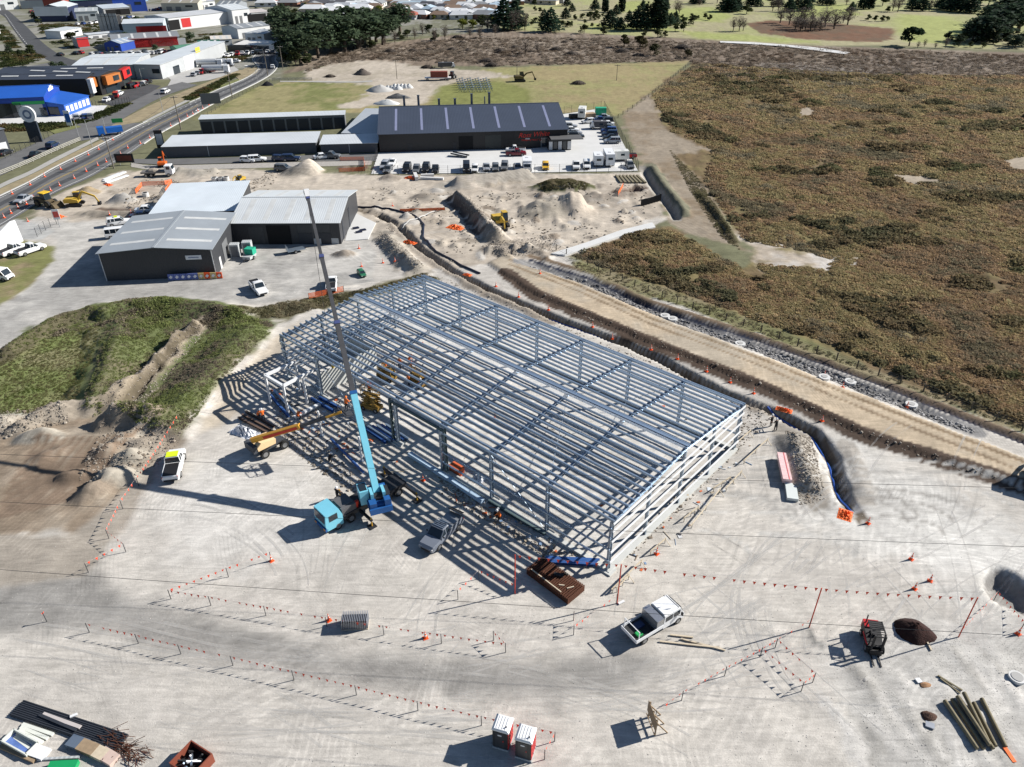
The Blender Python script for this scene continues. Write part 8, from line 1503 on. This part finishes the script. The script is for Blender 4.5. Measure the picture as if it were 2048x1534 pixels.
def wire(a, b, sag, label, r=.022, grp='overhead wires'):
    a, b = Vector(a), Vector(b); mb = MB(); n = 40; mb.path([a.lerp(b, k / n) - Vector((0, 0, sag * 4 * (k / n) * (1 - k / n))) for k in range(n + 1)], r, 5); return tag(mb.build('overhead_wire', WIRE), label, 'wire', grp)
for i, (a, b) in enumerate(zip(PT, PT[1:])): wire(a, b, 1.2, f'{ordn(i + 1)} span of power wire along main road from the road works', .03, 'wires along the main road')
for i, (a, b) in enumerate(zip(FPs[2:], FPs[3:])): wire(a, b, 1.0, f'{ordn(i + 1)} span of thin wire over the heath from the left', .03, 'wires over the field')
for lab, zz, pts in (('highest of three dark wires crossing over the pad, passing the frame', 12.0, ((-300, 896), (900, 940), (2400, 985))), ('middle of three dark wires crossing over the pad', 11.5, ((-300, 988), (1000, 1064), (2400, 1106))), ('lowest of three dark wires crossing over the pad', 11.0, ((-300, 1117), (1000, 1207), (2400, 1292)))):
    a, m_, b = [G(*q, zz) for q in pts]; wire(a, b, 0.35, lab, .017, 'wires over the pad')
for lab, b_, t_ in (('tall lamp post on the corner by the side street', (185, 294), (169, 240)), ('lamp post behind the corner lamp post', (159, 277), (148, 238)), ('lamp post on the verge of the upper road', (327, 226), (310, 186)), ('short lamp post beside the junction sign', (209, 252), (205, 234)), ('lamp post near the road bend island', (515, 165), (510, 132)), ('lamp post beside the white warehouse', (284, 160), (278, 138))):
    b = GG(*b_); h_ = up_at(b, *t_) - b.z; t = thing('lamp_post', lab, 'lamp post', b, 0, 'street lamps'); MB().tube((0, 0, 0), (0, 0, h_), .09, .06, 8).build('post', LAMPP, t); a = MB().bar((0, 0, h_), (1.2, .5, h_ + .15), .06, .06).build('arm', LAMPP, t); MB().box((1.35, .56, h_ + .15), (.6, .25, .12), rz=.4).build('lamp_head', LAMPP, a)
# signs
def board_sign(label, px, py, w, h0, h, rz, m, posts=2, face=None):
    b = GG(px, py); t = thing('sign_board', label, 'sign', b, rz, 'signs along the roads')
    for k in range(posts): x = (k - (posts - 1) / 2) * w * .6; MB().tube((x, .06, 0), (x, .06, h0 + h), .07).build('post', LAMPP, t)
    p = MB().box((0, 0, h0 + h / 2), (w, .1, h)).build('panel', m, t)
    if face: MB().box((0, -.06, h0 + h / 2), (w * .8, .02, h * .6)).build('face', face, p)
    return t
board_sign('dark back of a billboard beside the main road', 424, 213, 6, .8, 3.4, .35, mat('billboard_back', (.09, .10, .11), var=.1)); board_sign('dark message board sign at the driveway entrance', 252, 330, 4.5, .6, 2.2, .1, BLK, 2, mat('led_dim', (.12, .03, .02))); board_sign('tall black sign at the storage driveway', 325, 304, 2.0, 1.0, 4.6, .2, BLK, 1, LGREYW)
board_sign('white flag sign in front of the blue shop', 141, 255, 1.6, .6, 4.2, .1, WSTEEL, 1, BLT); board_sign('green signs on the verge at the junction', 236, 248, 3.0, .4, 1.2, .3, GREENM, 2); board_sign('white sign with red mark by the loader', 120, 454, 1.2, 1.6, 2.0, .3, WSTEEL, 1, mat('sign_mark', (.6, .1, .08)))
b = GG(74, 284); t = thing('totem_sign', 'tall dark totem sign topped by a round white emblem', 'sign', b, 0, 'signs along the roads'); MB().box((0, 0, 2.8), (3.4, .5, 5.6)).build('totem', mat('totem_dark', (.03, .04, .055)), t); mb = MB(); mb.tube((0, -.3, 7.4), (0, .3, 7.4), 2.1, n=24); d = mb.build('round_emblem', WSTEEL, t); mb = MB(); mb.tube((0, -.33, 7.4), (0, -.30, 7.4), 1.2, n=20); mb.build('emblem_ring', mat('emblem_grey', (.15, .2, .3)), d); mb = MB(); mb.tube((0, -.36, 7.4), (0, -.33, 7.4), .7, n=20); mb.build('emblem_centre', WSTEEL, d)
# stored stands and bales in the back field
ST_ = MB(); ST_.bar((-.5, 0, 0), (0, 0, 1.6), .12, .12); ST_.bar((.5, 0, 0), (0, 0, 1.6), .12, .12); ST_.bar((-.3, 0, .7), (.3, 0, .7), .1, .1); ST_.box((0, 0, 1.6), (.9, .5, .25)); stm = ST_.mesh('stand', mat('stand_blue_grey', (.20, .25, .31), rough=.4, metal=.4, var=.1))
for r in range(5):
    for k in range(13): o = link('storage_stand', stm, None, GG(914 + k * 5.3 + r * 1.5, 166 + r * 4.4), .2 + .3 * (k % 3)); o.scale = (.85, .85, .8 + .15 * ((k * 7 + r * 3) % 3)); tag(o, f'blue grey stand, {ordn(k + 1)} from left in {ordn(r + 1)} row behind the workshop', 'stand', 'stands stored behind the workshop')
for i in range(9): t = heap('wrapped_bale', 790 + (i % 5) * 7 - (i // 5) * 14, 176 + (i // 5) * 3, 1.5, 1.1, 1.6, mat('bale_white', (.62, .63, .62), rough=.5, var=.1), f'white wrapped bale, {ordn(i + 1)} in the bale rows behind the workshop', 'bale', 0, i, 'bales behind the workshop')
heap('gravel_heap', 760, 182, 5, 3, 2.2, CONC2, 'pale gravel heap beside the white bales', 'heap', 0, 2); heap('spoil_heap', 726, 149, 3.4, 2.4, 2.4, mat('spoil_dark', (.12, .10, .085), rough=.95, var=.3), 'dark spoil heap in the dirt area behind the field', 'heap', 0, 5); heap('wrapped_heap', 775, 208, 4.5, 2, 1.6, MATS['bale_white'], 'white covered heap behind the workshop roof', 'heap', 0, 6); heap('scrap_heap', 795, 196, 4.5, 1.6, 1.6, mat('scrap_grey', (.13, .13, .13), rough=.8, var=.5, scale=3), 'grey scrap heap behind the workshop', 'heap', 0, 7)
t = thing('flat_trailer', 'long flat trailer with rust red container in the back field', 'trailer', GG(876, 160), .05); MB().box((0, 0, .9), (10, 2.3, .3)).build('deck', WSTEEL, t); MB().box((.5, 0, 2.1), (6.5, 2.3, 2.1)).build('container', mat('container_rust', (.22, .06, .04), wave=.3), t); [(lambda mb: (mb.wheel(x, s * 1.0, .48, .3), mb.build('wheel', [TYRE, RIM], t)))(MB()) for x in (-4, 3, 4) for s in (-1, 1)]
t = thing('farm_tractor', 'dark tractor standing beside the flat trailer', 'tractor', GG(906, 157), 1.2); MB().box((0, 0, 1.1), (2.6, 1.0, .9)).build('body', BLK, t); MB().box((-.6, 0, 2.1), (1.2, 1.2, 1.3)).build('cab', GLASS, t); [(lambda mb: (mb.wheel(x, s * .8, r, .4), mb.build('wheel', [TYRE, RIM], t)))(MB()) for x, r in ((-.9, .8), (1.0, .5)) for s in (-1, 1)]
boxtruck('flat_truck', 'white truck parked by the brush heaps in the back field', 893, 136, 10, 7, 2.2, VW, mat('deck_dark2', (.06, .06, .065)))
heap('dark_bales', 535, 171, 2.4, 1.2, 1.5, BLK, 'black covered heap by the field fence at the upper road', 'heap', 0, 8)
t = thing('ramp_trailer', 'grey ramp standing in the middle of the workshop yard', 'ramp', GG(920, 314, .03), -.3); MB().box((0, 0, .5), (4.6, 1.7, .12), ry=.12).build('deck', LGREYW, t); MB().box((0, .85, .7), (4.6, .06, .3), ry=.12).build('side_rail', BLK, t); MB().box((0, -.85, .7), (4.6, .06, .3), ry=.12).build('side_rail', BLK, t); MB().box((1.8, 0, .2), (.2, 1.6, .4)).build('leg', BLK, t)
lay2('green_skip', 'bright green bin at the back corner of the yard', 'bin', 1201, 230, (3.4, 2.2, 2.2), mat('skip_green', (.02, .32, .18)), 0., .1); lay2('brown_crate', 'brown crates stacked at the back of the yard', 'crate', 1178, 236, (3.6, 2.2, 1.4), WD, .3, .1); lay2('dark_car_parts', 'dark machinery parts at the back of the yard', 'machinery', 1150, 237, (3.6, 2.0, 1.2), BLK, .2, .1)
# white marquee end at left edge, boards on the dry grass
t = thing('leaning_panel', 'tall white tapering panel at the left edge', 'panel', GG(18, 494), math.radians(head((0, 500), (36, 485)))); mb = MB(); mb.side([(-4.5, 0), (3.2, 0), (3.0, 4.2), (1.9, 4.3), (-4.5, 1.6)], -.08, .08); mb.build('panel', WSTEEL, t); MB().bar((2.5, .1, 2.5), (2.5, 1.6, 0), .08, .08).build('brace', WD, t)
# ------------------------------------------------------------------ people
def person_mesh(name, joints, cols):
    """one continuous skinned body; joints = list of (x,y,z,r), bones as index pairs"""
    V, Eb = joints; me = bpy.data.meshes.new(name); me.from_pydata([v[:3] for v in V], Eb, []); o = bpy.data.objects.new(name, me); COL.objects.link(o)
    md = o.modifiers.new('skin', 'SKIN'); sk = me.skin_vertices[0].data if me.skin_vertices else None
    if sk is None: me.skin_vertices.new() if hasattr(me.skin_vertices, 'new') else None; sk = me.skin_vertices[0].data
    for i, v in enumerate(V): sk[i].radius = (v[3], v[3]); sk[i].use_root = i == 0
    ss = o.modifiers.new('sub', 'SUBSURF'); ss.levels = 1; ss.render_levels = 1
    dg = bpy.context.evaluated_depsgraph_get(); dg.update(); m2 = bpy.data.meshes.new_from_object(o.evaluated_get(dg)); bpy.data.objects.remove(o)
    return m2
def standing(lean=0., arm=.35):
    V = [(0, 0, .95, .15), (0, 0, 1.15, .14), (.02 + lean, 0, 1.40, .17), (.03 + lean, 0, 1.53, .06), (.04 + lean, 0, 1.66, .105), (.05 + lean, 0, 1.75, .085)]; E_ = [(0, 1), (1, 2), (2, 3), (3, 4), (4, 5)]
    for s in (-1, 1):
        i = len(V); V += [(lean, s * .21, 1.42, .075), (.05 + lean, s * .27, 1.16, .055), (arm + lean, s * .24, 1.02, .045), (arm + .1 + lean, s * .23, 1.0, .045)]; E_ += [(2, i), (i, i + 1), (i + 1, i + 2), (i + 2, i + 3)]
        i = len(V); V += [(0, s * .11, .86, .11), (.03 * s, s * .13, .5, .075), (-.02 + .05 * s, s * .14, .1, .05), (.13 + .05 * s, s * .15, .05, .045)]; E_ += [(0, i), (i, i + 1), (i + 1, i + 2), (i + 2, i + 3)]
    return V, E_
def crouch():
    V = [(-.1, 0, .5, .15), (0, 0, .68, .14), (.2, 0, .9, .17), (.28, 0, 1.0, .06), (.36, 0, 1.1, .105), (.40, 0, 1.18, .085)]; E_ = [(0, 1), (1, 2), (2, 3), (3, 4), (4, 5)]
    for s in (-1, 1):
        i = len(V); V += [(.2, s * .21, .92, .075), (.38, s * .26, .68, .055), (.55, s * .2, .48, .045), (.62, s * .18, .42, .045)]; E_ += [(2, i), (i, i + 1), (i + 1, i + 2), (i + 2, i + 3)]
        i = len(V); V += [(-.08, s * .12, .46, .11), (.26, s * .16, .46, .075), (.0, s * .15, .1, .05), (.16, s * .15, .05, .045)]; E_ += [(0, i), (i, i + 1), (i + 1, i + 2), (i + 2, i + 3)]
    return V, E_
SKIN_ = mat('skin', (.45, .28, .20), rough=.6); TROU = mat('dark_trousers', (.02, .024, .035), rough=.8, var=.1); VEST = mat('hivis_orange', (.85, .17, .02), rough=.6, var=.08); BLKJ = mat('black_jacket', (.015, .015, .017), rough=.8)
HELM = MB(); HELM.loft([[(r * math.cos(a), r * math.sin(a) * .85, z) for a in np.linspace(0, 6.283, 13)[:12]] for r, z in ((.17, 0), (.15, .01), (.145, .08), (.1, .15), (.03, .17))]); HELM_ME = {'white': HELM.mesh('hard_hat', mat('hat_white', (.78, .78, .78), rough=.3)), 'orange': HELM.mesh('hard_hat', mat('hat_orange', (.8, .2, .03), rough=.3))}
POSES = {'stand': (person_mesh('body', standing(), None), 1.62, .04, .95, 1.5), 'reach': (person_mesh('body', standing(.08, .5), None), 1.62, .12, .95, 1.5), 'crouch': (person_mesh('body', crouch(), None), 1.06, .37, .52, .98)}
PM = {}
def person(label, p, rz, pose='stand', top='orange', hat='white'):
    me, hz_, hx_, waist, neck = POSES[pose]; key = (pose, top)
    if key not in PM:
        m = me.copy(); m.materials.clear()
        for q in (TROU, VEST if top == 'orange' else BLKJ, SKIN_): m.materials.append(q)
        for pl in m.polygons:
            c = pl.center; arm_ = abs(c.y) > .19 and c.z < neck - .35 and c.x > .3
            pl.material_index = 2 if (c.z > neck or arm_) else (0 if c.z < waist else 1); pl.use_smooth = True
        PM[key] = m
    t = thing('person', label, 'person', p, rz, 'people on the site'); link('body', PM[key], t); link('hard_hat' if hat != 'none' else 'hair', HELM_ME['white' if hat == 'white' else 'orange'], t, (hx_, 0, hz_ + .05)); return t
person('left of two people in black standing at the right end of frame', GG(1541, 853), 2.4, 'stand', 'black'); person('right of two people in black standing at the right end of frame', GG(1550, 862), 2.0, 'reach', 'black')
person('crouching worker in dark clothes and white hard hat by the footing', GG(990, 1036), .4, 'crouch', 'black'); person('worker crouching in orange vest by the footing near the ute', GG(1000, 1040), 2.6, 'crouch', 'orange')
person('worker in orange on the scissor lift just inside the frame', fx(BAY * 5.05, 2.4, 2.33), 1.0, 'reach'); person('second worker in orange on the same scissor lift', fx(BAY * 5.05 + .5, 2.7, 2.33), 2.0); person('worker in orange on the boom lift platform', LO + E2 + Vector((.5, .5, -.12)), 1.2, 'reach', hat='orange')
person('worker in orange kneeling at the brown beams behind boom lift', GG(517, 836), .5, 'crouch'); person('worker in orange standing at the brown beams behind boom lift', GG(528, 842), 2.2, 'reach'); person('worker in orange among the beams under the entrance canopy', GG(597, 838), 1.0, 'crouch')
for i, (u, v) in enumerate(((5.5, 12.0), (5.7, 11.2), (5.9, 10.0), (5.15, 9.2), (4.9, 9.6), (5.75, 13.2))): person(f'worker in orange, {ordn(i + 1)} of the crew at the back left inside the frame', fx(BAY * u, v, .05), i * 1.3, ('stand', 'reach', 'crouch')[i % 3], hat=('white', 'orange')[i % 2])
person('dark dressed person standing beside the crane engine', GG(676, 1000), 1.0, 'stand', 'black'); person('worker in dark clothes bending near the white wrapped tube', GG(660, 925), 1.0, 'crouch', 'black')
